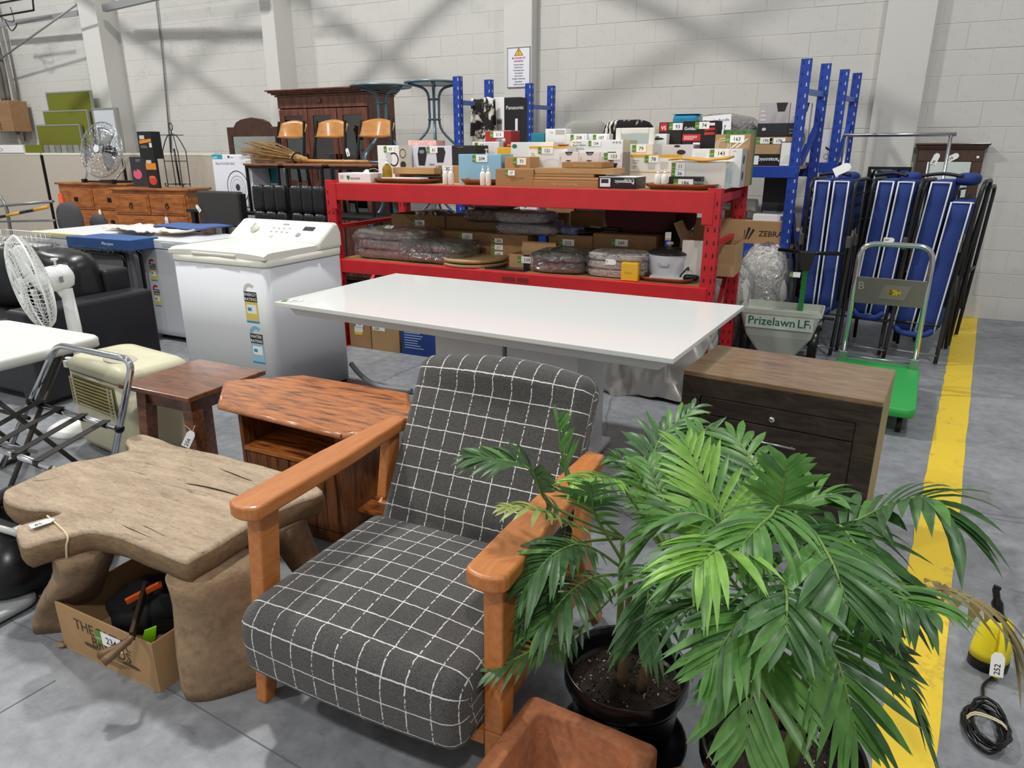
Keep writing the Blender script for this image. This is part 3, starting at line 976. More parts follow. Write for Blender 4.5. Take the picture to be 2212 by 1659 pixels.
MB().bar(G(318, 1268, .205) - q, piv - q, .010, .02).build('lower_blade', RUST, t, .002)
for e in ((215, 1416), (222, 1432)):
    MB().tube([piv - q, G(268, 1392, .19) - q, G(*e, .165) - q], [.009, .011, .013], 8, sub=3).build('handle', wood('5f4630', '7a5a3c'), t)
t = T('timber_offcut', 'flat brown timber offcut standing in the tool carton', 'timber', cp(.16, .0, .022))
MB().cb((0, 0, .08), (.10, .018, .16), (.1, .35, -.3)).build('board', wood('7a5844', '8b6850'), t, .002)
t = T('orange_clamp', 'orange tool bar leaning across the tool carton', 'tool', cp(.1, .05, .03))
q = t.location
MB().bar(G(272, 1300, .2) - q, G(345, 1262, .22) - q, .012, .018).build('bar', mt('d2551c', .5), t, .002)
MB().bar(G(345, 1262, .22) - q, G(352, 1285, .03) - q, .012, .018).build('jaw', mt('d2551c', .5), t, .002)
t = T('warning_tape', 'fluorescent green strip hanging over the carton edge', 'tape', cp(.19, -D / 2 + .004, Hh + .002))
q = t.location
b = MB()
pp = [G(303, 1400, .125), G(312, 1362, .19), G(338, 1352, .20), G(336, 1378, .15), G(322, 1392, .13)]
b.add([p - q for p in pp], [(0, 1, 2, 3, 4)])
b.build('strip', mt('8ee01c', .4), t, solid=.003)
t = T('wood_chip', 'small splinter of bark lying by the tool carton', 'bark', G(133, 1397))
lump((0, 0, .008), .014, (1.3, .8, .6), .3, 3, SLABL, 'chip', t, 2, 10)
# ---- octagonal wood side table
OCT = wood('a05c2c', 'c07638', 13, (2.2, 14, 14), .30, .4, '54301a')
OCTB = wood('6a3e20', '835028', 12, (14, 14, 2.2), .4, .15, '442510')
zo = .53
op = [G(*p, zo) for p in [(475, 872), (488, 822), (655, 810), (878, 848), (888, 915), (738, 935)]]
oc = Vector((-1.935, 2.09, 0))
t = T('octagonal_table', 'octagonal reddish wood side table with open shelf and slatted door', 'table', oc)
# octagon made from the seen edges: long axis X, clipped corners
oct_ = [(-.29, -.235), (.345, -.245), (.54, -.06), (.54, .03), (.32, .245), (-.27, .245), (-.52, .03), (-.52, -.02)]
oct_ = [(op[i].x - oc.x, op[i].y - oc.y) for i in (0, 5, 4, 3, 2, 1)]
b = MB().prism(oct_, zo - .028, zo)
b.build('top', OCT, t, .004)
ins = [(x * .995, y * .995) for x, y in oct_]
b = MB()
for i in range(len(oct_)):
    a, c = oct_[i], oct_[(i + 1) % len(oct_)]
    b.tube([(a[0], a[1], zo - .014), (c[0], c[1], zo - .014)], .0125, 8)
b.build('edge_moulding', wood('a4643c', 'bb7d52', 10, (14, 14, 14), .25, .5), t)
bx0, bx1, by0, by1 = -.245, .27, -.17, .20
MB().box(bx0, by0, 0, bx0 + .02, by1, zo - .028).build('side_panel', OCTB, t, .002)
MB().box(bx1 - .02, by0, 0, bx1, by1, zo - .028).build('side_panel', OCTB, t, .002)
MB().box(bx0 + .02, by1 - .015, .0, bx1 - .02, by1, zo - .028).build('back_panel', OCTB, t)
sh = MB().box(bx0 + .02, by0 - .006, .33, bx1 - .02, by1 - .015, .35)
sh.build('shelf', OCT, t, .003)
MB().box(bx0 + .02, by0, .0, bx1 - .02, by1 - .015, .05).build('plinth', OCTB, t, .002)
for k in range(2):
    x0 = bx0 + .022 + k * .236; dr = T('door', None, None); 
    bpy.data.objects.remove(dr)
    dr = MB().box(x0, by0 + .004, .052, x0 + .232, by0 + .012, .328).build('door', OCTB, t, .001)
    for j in range(4):
        MB().box(x0 + .006 + j * .0555, by0 - .003, .056, x0 + .006 + j * .0555 + .053, by0 + .004, .324).build('slat', OCTB, dr, .002)
b = MB().box(bx1, by0 + .08, .12, bx1 + .17, by1 - .02, .135)
b.build('side_shelf', OCT, t, .002)
MB().prism([(bx1, .0), (bx1 + .16, .0), (bx1 + .16, .06), (bx1, .14)], by1 - .03, by1 - .015, 0, Matrix(((1, 0, 0, 0), (0, 0, 1, 0), (0, 1, 0, .135), (0, 0, 0, 1)))).build('magazine_bracket', OCTB, t, .002)
# ---- small square brown side table
SIDE = wood('6d3f24', '82502e', 12, (3, 13, 13), .32, .35, '55301b')
sx, sy = -2.70, 2.155
t = T('side_table', 'small square dark brown side table with lot tag 256', 'table', (sx, sy, 0))
zs = .50
MB().box(-.225, -.225, zs - .022, .225, .225, zs).build('top', SIDE, t, .004)
for ax in (-1, 1):
    for ay in (-1, 1):
        MB().bar((ax * .145, ay * .145, zs - .022), (ax * .175, ay * .175, 0), .062, .062, up=(0, 1, 0), w2=.05, h2=.05).build('leg', SIDE, t, .003)
for sg_ in (-1, 1):
    MB().box(-.13, sg_ * .15 - .01, zs - .10, .13, sg_ * .15 + .01, zs - .022).build('apron', SIDE, t)
    MB().box(sg_ * .15 - .01, -.13, zs - .10, sg_ * .15 + .01, .13, zs - .022).build('apron', SIDE, t)
p_ = Vector((.19, -.20, .335))
string_tag(t, p_, '256', .038, (R(72), R(24), .35), [(.135, -.19, .35), (.17, -.2, .345), p_, (.2, -.19, .36)])
# ---- cream portable air cooler
CREAM = mt('d3cfb2', .38, var=.05, vsc=6)
CREAMD = mt('b0a883', .4)
t = T('air_cooler', 'cream portable air conditioner with louvred grille, lot 231', 'air conditioner', (-3.33, 2.27, 0), R(-8))
cw, cd, chh = .58, .36, .50
def rbox(w, d, z0, z1, r, n=6, top=0):
    pts = []
    for cx, cy2, a0 in ((w / 2 - r, -d / 2 + r, -PI / 2), (w / 2 - r, d / 2 - r, 0), (-w / 2 + r, d / 2 - r, PI / 2), (-w / 2 + r, -d / 2 + r, PI)):
        for k in range(n + 1):
            a = a0 + PI / 2 * k / n
            pts.append((cx + r * math.cos(a), cy2 + r * math.sin(a)))
    return pts
def stack_rings(b, rings, mi=0, cap=True, sm=True):
    n = len(rings[0]); base = len(b.v)
    vs_ = [p for r_ in rings for p in r_]
    fs = [(j * n + i, j * n + (i + 1) % n, (j + 1) * n + (i + 1) % n, (j + 1) * n + i) for j in range(len(rings) - 1) for i in range(n)]
    b.add(vs_, fs, mi, sm)
    if cap:
        b.f += [tuple(base + k for k in reversed(range(n))), tuple(base + (len(rings) - 1) * n + k for k in range(n))]
        b.m += [mi, mi]; b.sm += [False, False]; b.uv += [None, None]
    return b
def zring(w, d, r, z, cx=0, cy2=0, n=6): return [(x + cx, y + cy2, z) for x, y in rbox(w, d, 0, 0, r, n)]
b = stack_rings(MB(), [zring(cw - .02, cd - .02, .06, .02), zring(cw - .004, cd - .004, .065, .05), zring(cw, cd, .07, .42)])
b.build('body', CREAM, t)
b = stack_rings(MB(), [zring(cw - .006, cd - .006, .07, .424), zring(cw + .004, cd + .004, .07, .43), zring(cw, cd, .07, .468), zring(cw - .05, cd - .05, .07, .49), zring(cw - .16, cd - .14, .06, .50)])
b.build('lid', CREAM, t)
gx0, gx1, gz0, gz1 = -.21, .19, .25, .395
MB().box(gx0 - .012, -cd / 2 - .004, gz0 - .012, gx1 + .012, -cd / 2 + .02, gz1 + .012).build('grille_recess', mt('8f8866', .6), t, .01)
for k in range(8):
    z = gz0 + (gz1 - gz0) * (k + .5) / 8
    MB().bar((gx0, -cd / 2 - .012, z), (gx1, -cd / 2 - .012, z), .004, .016, up=(0, -.5, 1)).build('louvre', mt('c9bb7e', .4), t, .001, 1)
for x in (gx0 - .004, gx0 + .03, gx1 - .035, gx1 - .0):
    MB().bar((x, -cd / 2 - .014, gz0 - .002), (x, -cd / 2 - .014, gz1 + .002), .007, .006).build('grille_upright', CREAM, t)
MB().lathe([(.11, 0), (.11, .004), (.105, .006)], 28, 0, (.06, -.06, .497), None, 1, .6).build('control_panel', mt('b9b6a4', .35), t)
lot(t, Matrix.Translation((-.04, -.06, .5045)) @ rot2(.15), '231', .035, 'lot_label', False)
for f in (-1, 1):
    for g_ in (-1, 1):
        MB().ball((f * .17, g_ * .12, .018), .018, 0, 8).build('castor', PLASTICBLK, t)
b = MB().tube([(-.30, -.10, .45), (-.33, -.13, .46), (-.29, -.16, .47), (-.27, -.12, .45), (-.32, -.10, .43)], .006, 6, sub=4)
b.cb((-.315, -.15, .435), (.03, .026, .034)); b.box(-.345, -.152, .428, -.33, -.148, .431); b.box(-.345, -.152, .438, -.33, -.148, .441)
b.build('mains_plug', WHITE, t)
# ---- chrome luggage rack with black webbing
t = T('luggage_rack', 'chrome folding luggage rack with black webbing straps', 'luggage rack', (-2.95, 1.62, 0))
q = t.location
def gp(x, y, z): return G(x, y, z) - q
zr = .41
rail_a, rail_b = gp(66, 868, zr), gp(258, 926, zr)
fa, fb = gp(-70, 945, zr), gp(112, 1012, zr)
ha, hb = gp(122, 744, .715), gp(287, 778, .715)
def down(a, b): return a + (b - a) * ((a.z - .013) / (a.z - b.z))
MB().tube(fillet([down(ha, rail_a), ha, hb, down(hb, rail_b)], .07, 8), .0135, 12).build('back_hoop', CHROME, t)
MB().tube([rail_a, rail_b], .013, 12).build('rear_rail', CHROME, t)
MB().tube([fa, fb], .013, 12).build('front_rail', CHROME, t)
fl_a, fl_b = down(ha, rail_a), down(hb, rail_b)
MB().tube([fb, fl_b.lerp(rail_b, .04) + Vector((.0, .16, -.0))], .0125, 10).build('leg', CHROME, t)
MB().tube([fa, fl_a.lerp(rail_a, .04) + Vector((.0, .16, -.0))], .0125, 10).build('leg', CHROME, t)
WEB = mt('2a2724', .8, bump=.2, bsc=300)
for k in (.12, .36, .62, .86):
    a, c = rail_a.lerp(rail_b, k), fa.lerp(fb, k)
    up_ = Vector((0, 0, .0155))
    b = MB().bar(a + up_ + (a - c).normalized() * .012, c + up_ - (a - c).normalized() * .012, .034, .003)
    b.tube([a - (rail_b - rail_a).normalized() * .017, a + (rail_b - rail_a).normalized() * .017], .0155, 12)
    b.tube([c - (rail_b - rail_a).normalized() * .017, c + (rail_b - rail_a).normalized() * .017], .0155, 12)
    b.build('strap', WEB, t)
for p in (rail_b, rail_a): MB().ball(p, .02, 0, 8).build('joint_cap', PLASTICBLK, t)
# ---- black hose, bag and lids at the lower left edge
t = T('vacuum_cleaner', 'black glossy vacuum cleaner with hose behind the raw wood table', 'vacuum cleaner', (-2.62, 1.22, 0))
b = MB(); stack_rings(b, [zring(.36, .30, .1, .03), zring(.42, .36, .12, .06), zring(.42, .36, .12, .12), zring(.34, .28, .1, .2), zring(.2, .16, .07, .25)])
b.build('body', PLASTICBLK, t)
b = MB().tube([(-.16, .02, .24), (.0, .05, .33), (.12, .10, .34), (.2, .2, .28), (.12, .3, .1)], .026, 12, sub=6)
b.build('hose', mt('1d1d20', .35, bump=.5, bsc=120), t)
MB().tube([(-.2, -.05, .2), (-.06, -.1, .27), (.1, -.06, .26), (.17, 0, .2)], .012, 8, sub=5).build('handle', mt('c9c9c6', .3), t)
MB().lathe([(.001, .0), (.045, 0), (.048, .006), (.04, .016), (.001, .018)], 20, 0, (.02, .06, .30)).build('cap', mt('d9d8c6', .5), t)
t = T('floor_mat', 'grey plastic mat lying on the floor at the left edge', 'mat', (-2.72, .98, 0))
b = MB(); stack_rings(b, [zring(.62, .34, .05, 0), zring(.66, .38, .06, .012), zring(.66, .38, .06, .03), zring(.62, .34, .05, .036)]); b.build('mat', mt('9fa3a6', .4), t)
b = MB().tube([(.0, 0, .05), (.15, .05, .08), (.26, .02, .055), (.1, -.05, .05)], .008, 8, sub=4); b.build('cable', PLASTICBLK, t)
# ---- white folding table top at the left edge
PLW = mt('d8dcd4', .4)
t = T('folding_table', 'white plastic folding table with grey tube legs at the left edge', 'table', (-3.46, 1.70, 0))
b = MB(); zt = .69
stack_rings(b, [zring(.72, .58, .04, zt - .05), zring(.76, .62, .06, zt - .045), zring(.76, .62, .06, zt - .01), zring(.74, .60, .05, zt)])
b.build('top', PLW, t)
for sg in (-1, 1):
    x = sg * .22
    for k in (-1, 1):
        MB().tube([(x, k * .22, zt - .05), (x + .02 * sg, -k * .2, .012)], .011, 8).build('leg', mt('55524e', .4, .6), t)
    MB().tube([(x + .02 * sg, -.2, .012), (x + .02 * sg, .2, .012)], .011, 8).build('foot_bar', mt('55524e', .4, .6), t)
MB().tube([(-.22, .0, .36), (.22, .0, .36)], .009, 8).build('stretcher', mt('55524e', .4, .6), t)
# ---- white pedestal fan
def grille(c, axis, r, depth, nw, nrings, wr, mat, parent, name='guard'):
    """wire guard: rings and curved spokes of a fan cage, bulging along axis"""
    x, y = frame_of(axis); z = axis.normalized()
    b = MB()
    def pt(rr, a, hh): return Vector(c) + (x * math.cos(a) + y * math.sin(a)) * rr + z * hh
    for k in range(nw):
        a = 2 * PI * k / nw
        for s_ in (1, -1):
            b.tube([pt(.18 * r, a, s_ * depth), pt(.62 * r, a + .06 * s_, s_ * depth * .92), pt(.9 * r, a + .1 * s_, s_ * depth * .55), pt(r, a + .12 * s_, 0)], wr, 4, sub=2)
    for k in range(nrings):
        q = .18 + .82 * k / (nrings - 1)
        for s_ in (1, -1):
            hh = s_ * depth * max(0, (1 - max(0, (q - .45) / .55) ** 2.2))
            b.tube([pt(q * r, 2 * PI * i / 28, hh) for i in range(28)], wr, 4, closed=True)
    b.tube([pt(r, 2 * PI * i / 36, 0) for i in range(36)], wr * 4, 6, closed=True)
    o = b.build(name, mat, parent); o['kind'] = 'stuff'
    return o
def blades(c, axis, r, n, mat, parent, name='blade', tw=.5):
    x, y = frame_of(axis); z = axis.normalized()
    for k in range(n):
        a0 = 2 * PI * k / n
        b = MB()
        def fn(u, v):
            rr = r * (.16 + .8 * v); a = a0 + (u - .5) * (1.15 - .25 * v) + .25 * v
            return Vector(c) + (x * math.cos(a) + y * math.sin(a)) * rr + z * ((u - .5) * tw * r * .35)
        b.grid(fn, 6, 6)
        b.build(name, mat, parent, solid=.003)
FANW = mt('e9ebea', .35)
fc = A(66, 612, 2.2)
ax = Vector((-.30, -.86, -.10)).normalized()
t = T('pedestal_fan', 'white pedestal fan with a wire cage at the left edge', 'fan', (fc.x + .06, 2.3, 0))
q = t.location
c_ = fc - q
grille(c_, ax, .25, .065, 60, 9, .0015, FANW, t)
blades(c_, ax, .21, 4, mt('eef0ef', .3), t)
M_ = ax.to_track_quat('Z', 'Y').to_matrix().to_4x4()
MB().lathe([(.001, .066), (.03, .066), (.042, .058), (.042, .03), (.02, .02)], 20, 0, c_, M_).build('hub', FANW, t)
MB().lathe([(.035, -.02), (.06, -.06), (.068, -.09), (.068, -.16), (.055, -.19), (.02, -.205)], 20, 0, c_, M_).build('motor_housing', FANW, t)
kn = c_ - ax * .13
MB().lathe([(.006, .05), (.006, .09), (.018, .095), (.018, .103), (.001, .105)], 12, 0, kn).build('tilt_knob', FANW, t)
b = MB().cb(kn + Vector((.068, -.02, .0)), (.002, .05, .03), (0, 0, .4)); b.build('rating_plate', GREYINK, t)
jn = kn + Vector((.02, .02, -.06))
MB().bar(kn + Vector((0, 0, -.04)), jn + Vector((0, 0, -.04)), .05, .06).build('tilt_joint', FANW, t, .012)
MB().tube([jn, jn.lerp(Vector((.03, .03, .36)), .5), Vector((.03, .03, .36))], [.03, .034, .03], 12).build('neck', FANW, t)
MB().tube([Vector((.03, .03, .36)), Vector((0, 0, .03))], .017, 12).build('pole', FANW, t)
MB().lathe([(.19, 0), (.19, .012), (.16, .03), (.03, .05), (.02, .07)], 32).build('base', FANW, t) if False else MB().lathe([(.19, 0), (.19, .012), (.16, .03), (.03, .05), (.02, .07)], 32).build('base', FANW, t)
# ---- dark chest of drawers
CHT = wood('7d6448', '8d7355', 14, (2, 12, 12), .30, .35, '6f5840')
CHF = wood('2c231c', '3d3127', 12, (2.4, 12, 12), .45, .05, '221a15')
CHS = wood('8d774f', '9c8658', 12, (12, 12, 2.4), .45, .0)
zc = .66
pf0, pf1, pb1, pb0 = G(1465, 803, zc), G(1902, 862, zc), G(1932, 793, zc), G(1520, 747, zc)
cx = (pf0.x + pf1.x) / 2; cw = pf1.x - pf0.x; cdp = .46
ca = math.atan2(pf1.y - pf0.y, pf1.x - pf0.x) - R(5.5)
t = T('chest_of_drawers', 'dark brown chest of drawers with mitred frame beside the palms', 'chest of drawers', ((pf0.x + pf1.x) / 2 + math.sin(-ca) * cdp / 2 + .012, (pf0.y + pf1.y) / 2 + cdp / 2, 0), ca)
w, d, h = cw, cdp, zc
MB().box(-w / 2, -d / 2 + .02, .0, w / 2, d / 2, h - .02).build('carcass', CHS, t, .002)
MB().box(-w / 2, -d / 2, h - .02, w / 2, d / 2, h).build('top', CHT, t, .003)
fr = .075
for poly in ([(-w / 2, h - .02), (w / 2, h - .02), (w / 2 - fr, h - fr - .02), (-w / 2 + fr, h - fr - .02)], [(-w / 2, 0), (-w / 2, h - .02), (-w / 2 + fr, h - fr - .02), (-w / 2 + fr, fr)], [(w / 2, 0), (w / 2, h - .02), (w / 2 - fr, h - fr - .02), (w / 2 - fr, fr)], [(-w / 2, 0), (w / 2, 0), (w / 2 - fr, fr), (-w / 2 + fr, fr)]):
    MB().prism(poly, 0, .022, 0, Matrix(((1, 0, 0, 0), (0, 0, 1, -d / 2), (0, 1, 0, 0), (0, 0, 0, 1)))).build('frame_member', CHF, t, .0015)
zz = h - fr - .024
for hh, kind in ((.075, 'k'), (.195, 'b'), (.195, 'b')):
    dr = MB().box(-w / 2 + fr + .003, -d / 2 + .004, zz - hh + .004, w / 2 - fr - .003, -d / 2 + .022, zz).build('drawer', CHF, t, .002)
    zm = zz - hh / 2
    if kind == 'k': MB().lathe([(.004, 0), (.005, .012), (.012, .016), (.013, .022), (.006, .026), (.001, .026)], 16, 0, (0, -d / 2 + .004, zm), Matrix.Rotation(PI / 2, 4, 'X')).build('knob', CHROME, dr)
    else:
        b = MB().tube([(-.10, -d / 2 - .024, zm + .04), (.10, -d / 2 - .024, zm + .04)], .005, 8)
        for s_ in (-.085, .085): b.tube([(s_, -d / 2 + .004, zm + .04), (s_, -d / 2 - .024, zm + .04)], .004, 8)
        b.build('bar_handle', STEEL, dr)
    zz -= hh
string_tag(t, (-.055, -d / 2 - .03, h - .29), '157', .028, (PI / 2, .15, 0), [(-.08, -d / 2 - .022, h - .245), (-.06, -d / 2 - .03, h - .27), (-.055, -d / 2 - .03, h - .29)])
# ---- terracotta planters
TERRA = dirty('b46f48', '744c36', 7, .30, .58, .85, 45, None, .4)
def planter(name, lab, loc, rz, w, d, h, th=.045):
    t = T(name, lab, 'planter', loc, rz)
    b = MB()
    def ring(s_, z): return zring(w * s_ if s_ < 1 else w, d - (w - w * s_) if s_ < 1 else d, .022, z)
    outer = [zring(w - .08, d - .08, .02, 0), zring(w - .03, d - .03, .02, h - .08), zring(w, d, .022, h - .07), zring(w, d, .022, h - .006), zring(w - .012, d - .012, .02, h),
             zring(w - 2 * th + .01, d - 2 * th + .01, .02, h), zring(w - 2 * th, d - 2 * th, .02, h - .006), zring(w - 2 * th - .03, d - 2 * th - .03, .02, .05)]
    stack_rings(b, outer)
    b.build('pot', TERRA, t)
    MB().box(-w / 2 + th + .02, -d / 2 + th + .02, .048, w / 2 - th - .02, d / 2 - th - .02, .058).build('residue', dirty('8a7668', '5a4638', 9, .35, .6, .95, 60), t)
    return t
k0, k1, k2 = G(1140, 1507, .22), G(1420, 1625, .22), G(1005, 1650, .22)
pa_ = math.atan2(k1.y - k0.y, k1.x - k0.x)
u = (k1 - k0).normalized(); v = Vector((u.y, -u.x, 0))
pw = (k1 - k0).length
pc = k0 + u * pw / 2 + v * .16
planter('terracotta_planter', 'rectangular terracotta planter standing beside the armchair', (pc.x, pc.y, 0), pa_, pw, .36, .22)
pc2 = G(1477, 1648, .15) + Vector((.0, -.062, 0))
planter('terracotta_planter', 'terracotta pot whose corner shows under the big palm', (pc2.x + .0, pc2.y - .0, 0), PI / 4, .09, .09, .15, .014)
# ---- yellow sprayer with coiled cable
YB = mt('e3d42a', .35)
t = T('steam_cleaner', 'yellow and black handheld steam cleaner with lot tag 252', 'steam cleaner', (.53, 2.235, 0))
MB().lathe([(.066, 0), (.069, .004), (.069, .034), (.066, .036)], 28, 0, (0, 0, 0), None, .78, .6).build('foot', PLASTICBLK, t)
MB().lathe([(.068, .036), (.067, .06), (.056, .14), (.046, .168), (.028, .178)], 28, 0, (0, 0, 0), None, .78, .6).build('tank', YB, t)
MB().tube([(0, 0, .165), (-.01, .004, .21), (-.02, .010, .25), (-.024, .012, .262)], [.024, .016, .010, .009], 12, sub=4).build('nozzle', PLASTICBLK, t)
MB().cb((-.02, .012, .266), (.02, .012, .012), (0, .3, 0)).build('nozzle_tip', PLASTICBLK, t, .003)
MB().tube([(.014, -.030, .16), (.018, -.052, .12), (.016, -.058, .06), (.012, -.062, .015)], [.014, .015, .014, .014], 10, sub=4).build('handle', YB, t)
MB().cb((.018, -.046, .15), (.018, .012, .03), (-.4, 0, 0)).build('trigger', PLASTICBLK, t, .004)
string_tag(t, (.002, -.076, .105), '252', .035, (R(70), 0, .1))
t = T('cable_coil', 'coiled black power cable bound with a rubber band', 'cable', (.49, 1.93, 0))
for k in range(6):
    b = MB()
    n = 26
    pts = []
    for i in range(n):
        a = 2 * PI * i / n
        pts.append((.042 * math.cos(a) * (1 + .12 * wn(k * 3 + i * .2)) + .012 * wn(k + 2), .085 * math.sin(a) * (1 + .1 * wn(k * 5)) + .008 * wn(k), .008 + k * .0055 + .004 * math.sin(a * 2 + k)))
    b.tube(pts, .0048, 7, closed=True)
    b.build('cable_turn', PLASTICBLK, t)
MB().tube([(.0, .08, .03), (.01, .14, .012), (.02, .2, .006), (.06, .26, .008)], .0045, 7, sub=4).build('cable_lead', PLASTICBLK, t)
for k in (0, .008): MB().tube([(-.052, -.005 + k, .012), (-.03, .0 + k, .046), (.03, -.01 + k, .046), (.055, -.015 + k, .012)], .0022, 6, sub=4).build('band', mt('d9cdaa', .7), t)
t = T('white_bowl_stack', 'cream round appliance at the right edge beside the steam cleaner', 'appliance', (.70, 2.30, 0))
MB().lathe([(.04, 0), (.045, .03), (.08, .05), (.085, .08), (.07, .105), (.02, .115)], 28).build('body', mt('dcd8c2', .4), t)
t = T('wire_basket', 'white lattice plastic basket behind the steam cleaner', 'basket', (.80, 2.52, 0))
b = MB(); 
for k in range(28):
    a = 2 * PI * k / 28
    for s_ in (1, -1):
        b.tube([(.085 * math.cos(a), .085 * math.sin(a), .005), (.12 * math.cos(a + s_ * .35), .12 * math.sin(a + s_ * .35), .15)], .0028, 5)
b.build('lattice', WHITE, t)['kind'] = 'stuff'
b = MB().tube([(.121 * math.cos(a * .2244), .121 * math.sin(a * .2244), .15) for a in range(28)], .006, 8, closed=True); b.build('rim', WHITE, t)
MB().lathe([(.088, 0), (.088, .006)], 24).build('base', WHITE, t)
# ---- parlour palms in black pots
SOIL = dirty('3a2c22', '1c1510', 60, .4, .62, .95, 140, None, 1.0)
POTM = mt('0f0f11', .22)
def pot(parent, r, h):
    b = MB().lathe([(r * .74, 0), (r * .9, h - .06), (r * .955, h - .058), (r, h - .045), (r, h - .004), (r * .985, h), (r * .945, h - .004), (r * .93, h - .05), (r * .9, h - .075)], 40)
    b.build('pot', POTM, parent)
    MB().lathe([(r * .92, 0), (r * 1.02, .012), (r * 1.06, .036), (r * 1.03, .036), (r * .98, .014), (r * .7, .008)], 40).build('saucer', POTM, parent)
    b = MB()
    def fn(u, v):
        a = 2 * PI * u; rr = r * .915 * v
        p = Vector((rr * math.cos(a), rr * math.sin(a), h - .072))
        p.z += .006 * noise3(p, 60) + .012 * math.exp(-(rr / (r * .4)) ** 2)
        return p
    b.grid(fn, 32, 12, 0, True)
    b.build('soil', SOIL, parent)
    b = MB(); rg = random.Random(int(r * 1000))
    for i in range(260):
        a = rg.uniform(0, 6.28); rr = r * .88 * math.sqrt(rg.random())
        s_ = rg.uniform(.0015, .004)
        b.cb((rr * math.cos(a), rr * math.sin(a), h - .068 + .012 * math.exp(-(rr / (r * .4)) ** 2)), (s_ * 2, s_, s_), (rg.random() * 3, rg.random() * 3, rg.random() * 3), 0 if rg.random() < .8 else 1)
    o = b.build('soil_crumbs', [mt('4a382b', .9), mt('b9a88e', .9)], parent); o['kind'] = 'stuff'
def leafmat(c1, c2):
    key = ('leaf', c1)
    if key in _mats: return _mats[key]
    m, nt, b = _new('palm_leaf_' + c1)
    n = _noise(nt, 30, 4)
    r = _ramp(nt, n.outputs[0], [(.3, c1), (.7, c2)])
    nt.links.new(r.outputs[0], b.inputs['Base Color'])
    b.inputs['Roughness'].default_value = .38
    tr = nt.nodes.new('ShaderNodeBsdfTranslucent')
    nt.links.new(r.outputs[0], tr.inputs[0])
    mx = nt.nodes.new('ShaderNodeMixShader'); mx.inputs[0].default_value = .28
    nt.links.new(b.outputs[0], mx.inputs[1]); nt.links.new(tr.outputs[0], mx.inputs[2])
    nt.links.new(mx.outputs[0], nt.nodes['Material Output'].inputs[0])
    _mats[key] = m
    return m
LEAF = {'d': leafmat('3c5e36', '517a47'), 'm': leafmat('50803c', '6a9a4e'), 'l': leafmat('78a846', '94c45a'), 'y': leafmat('8a9c48', 'a8b06a'), 'b': leafmat('8f9c66', 'b08a62')}
LEAFLETS = []
STEM = mt('6d8a45', .5); BARK = mt('7d6248', .8, var=.2, vsc=60, bump=.5, bsc=80)
def frond(parent, pts, n, L, wd, col, droop=.25, start=.28, spread=1.0, flat=None, seed=0):
    """pts: base ... tip of the midrib, in the plant's frame; n leaflet pairs of length L"""
    rg = random.Random(seed * 17 + 3)
    n = int(n * 1.4); wd *= .66; L *= 1.08
    P = smooth_path([Vector(p) for p in pts], 10)
    m = len(P)
    rib = MB().tube(P, [.0042, .0036, .0026, .0012], 6)
    fr = rib.build('frond', STEM if col != 'b' else mt('a89868', .6), parent)
    up0 = flat or Vector((0, 0, 1))
    for k in range(n):
        f = start + (1 - start) * (k + .3) / n
        i = min(m - 2, int(f * (m - 1)))
        p = P[i].lerp(P[i + 1], f * (m - 1) - i)
        d = (P[min(m - 1, i + 1)] - P[max(0, i - 1)]).normalized()
        side = d.cross(up0)
        if side.length < .05: side = Vector((1, 0, 0))
        side.normalize(); up = side.cross(d).normalized()
        env = math.sin(PI * (.12 + .80 * (k + .5) / n)) ** .7
        for s_ in (-1, 1):
            l = L * env * rg.uniform(.88, 1.1)
            ang = R(62 - 34 * (k / n)) + rg.uniform(-.1, .1)
            dir_ = (d * math.cos(ang) + side * s_ * math.sin(ang) * spread + up * .22).normalized()
            nrm = (up - dir_ * up.dot(dir_)).normalized()
            wv = dir_.cross(nrm)
            q = MB(); S = 7; vs_ = []
            dr = droop * rg.uniform(.6, 1.4); tw = rg.uniform(-.35, .35)
            for j in range(S):
                t_ = j / (S - 1)
                c = p + dir_ * (l * t_) - Vector((0, 0, 1)) * (dr * l * t_ * t_) 
                ww = wd * (.30 + .7 * math.sin(PI * min(1, .16 + t_ * .62)) ** 1.2) * (1 - max(0, (t_ - .55) / .45) ** 2.0) * (.75 + .25 * env)
                ww = max(ww, .0006)
                a = tw * t_
                w2 = wv * math.cos(a) + nrm * math.sin(a)
                vs_ += [c + w2 * ww * .5, c + nrm * (-.14 * ww) , c - w2 * ww * .5]
            fs = []
            for j in range(S - 1):
                for e in (0, 1): fs.append((j * 3 + e, j * 3 + e + 1, (j + 1) * 3 + e + 1, (j + 1) * 3 + e))
            q.add(vs_, fs, 0, True)
            cc = col
            if col == 'm' and rg.random() < .2: cc = 'd'
            if col == 'd' and rg.random() < .12: cc = 'm'
            if col == 'l' and rg.random() < .25: cc = 'm'
            LEAFLETS.append((q, cc, fr, p))
def canes(parent, base, tops, r=.011):
    for i, (a, tp) in enumerate(tops):
        b = MB().tube([base + Vector(a), (base + Vector(a)).lerp(Vector(tp), .5) + Vector((.004 * wn(i), .006 * wn(i + 3), 0)), Vector(tp)], [r * 1.3, r, r * .8, r * .55], 8, sub=4)
        b.build('cane', BARK if i % 2 == 0 else STEM, parent)
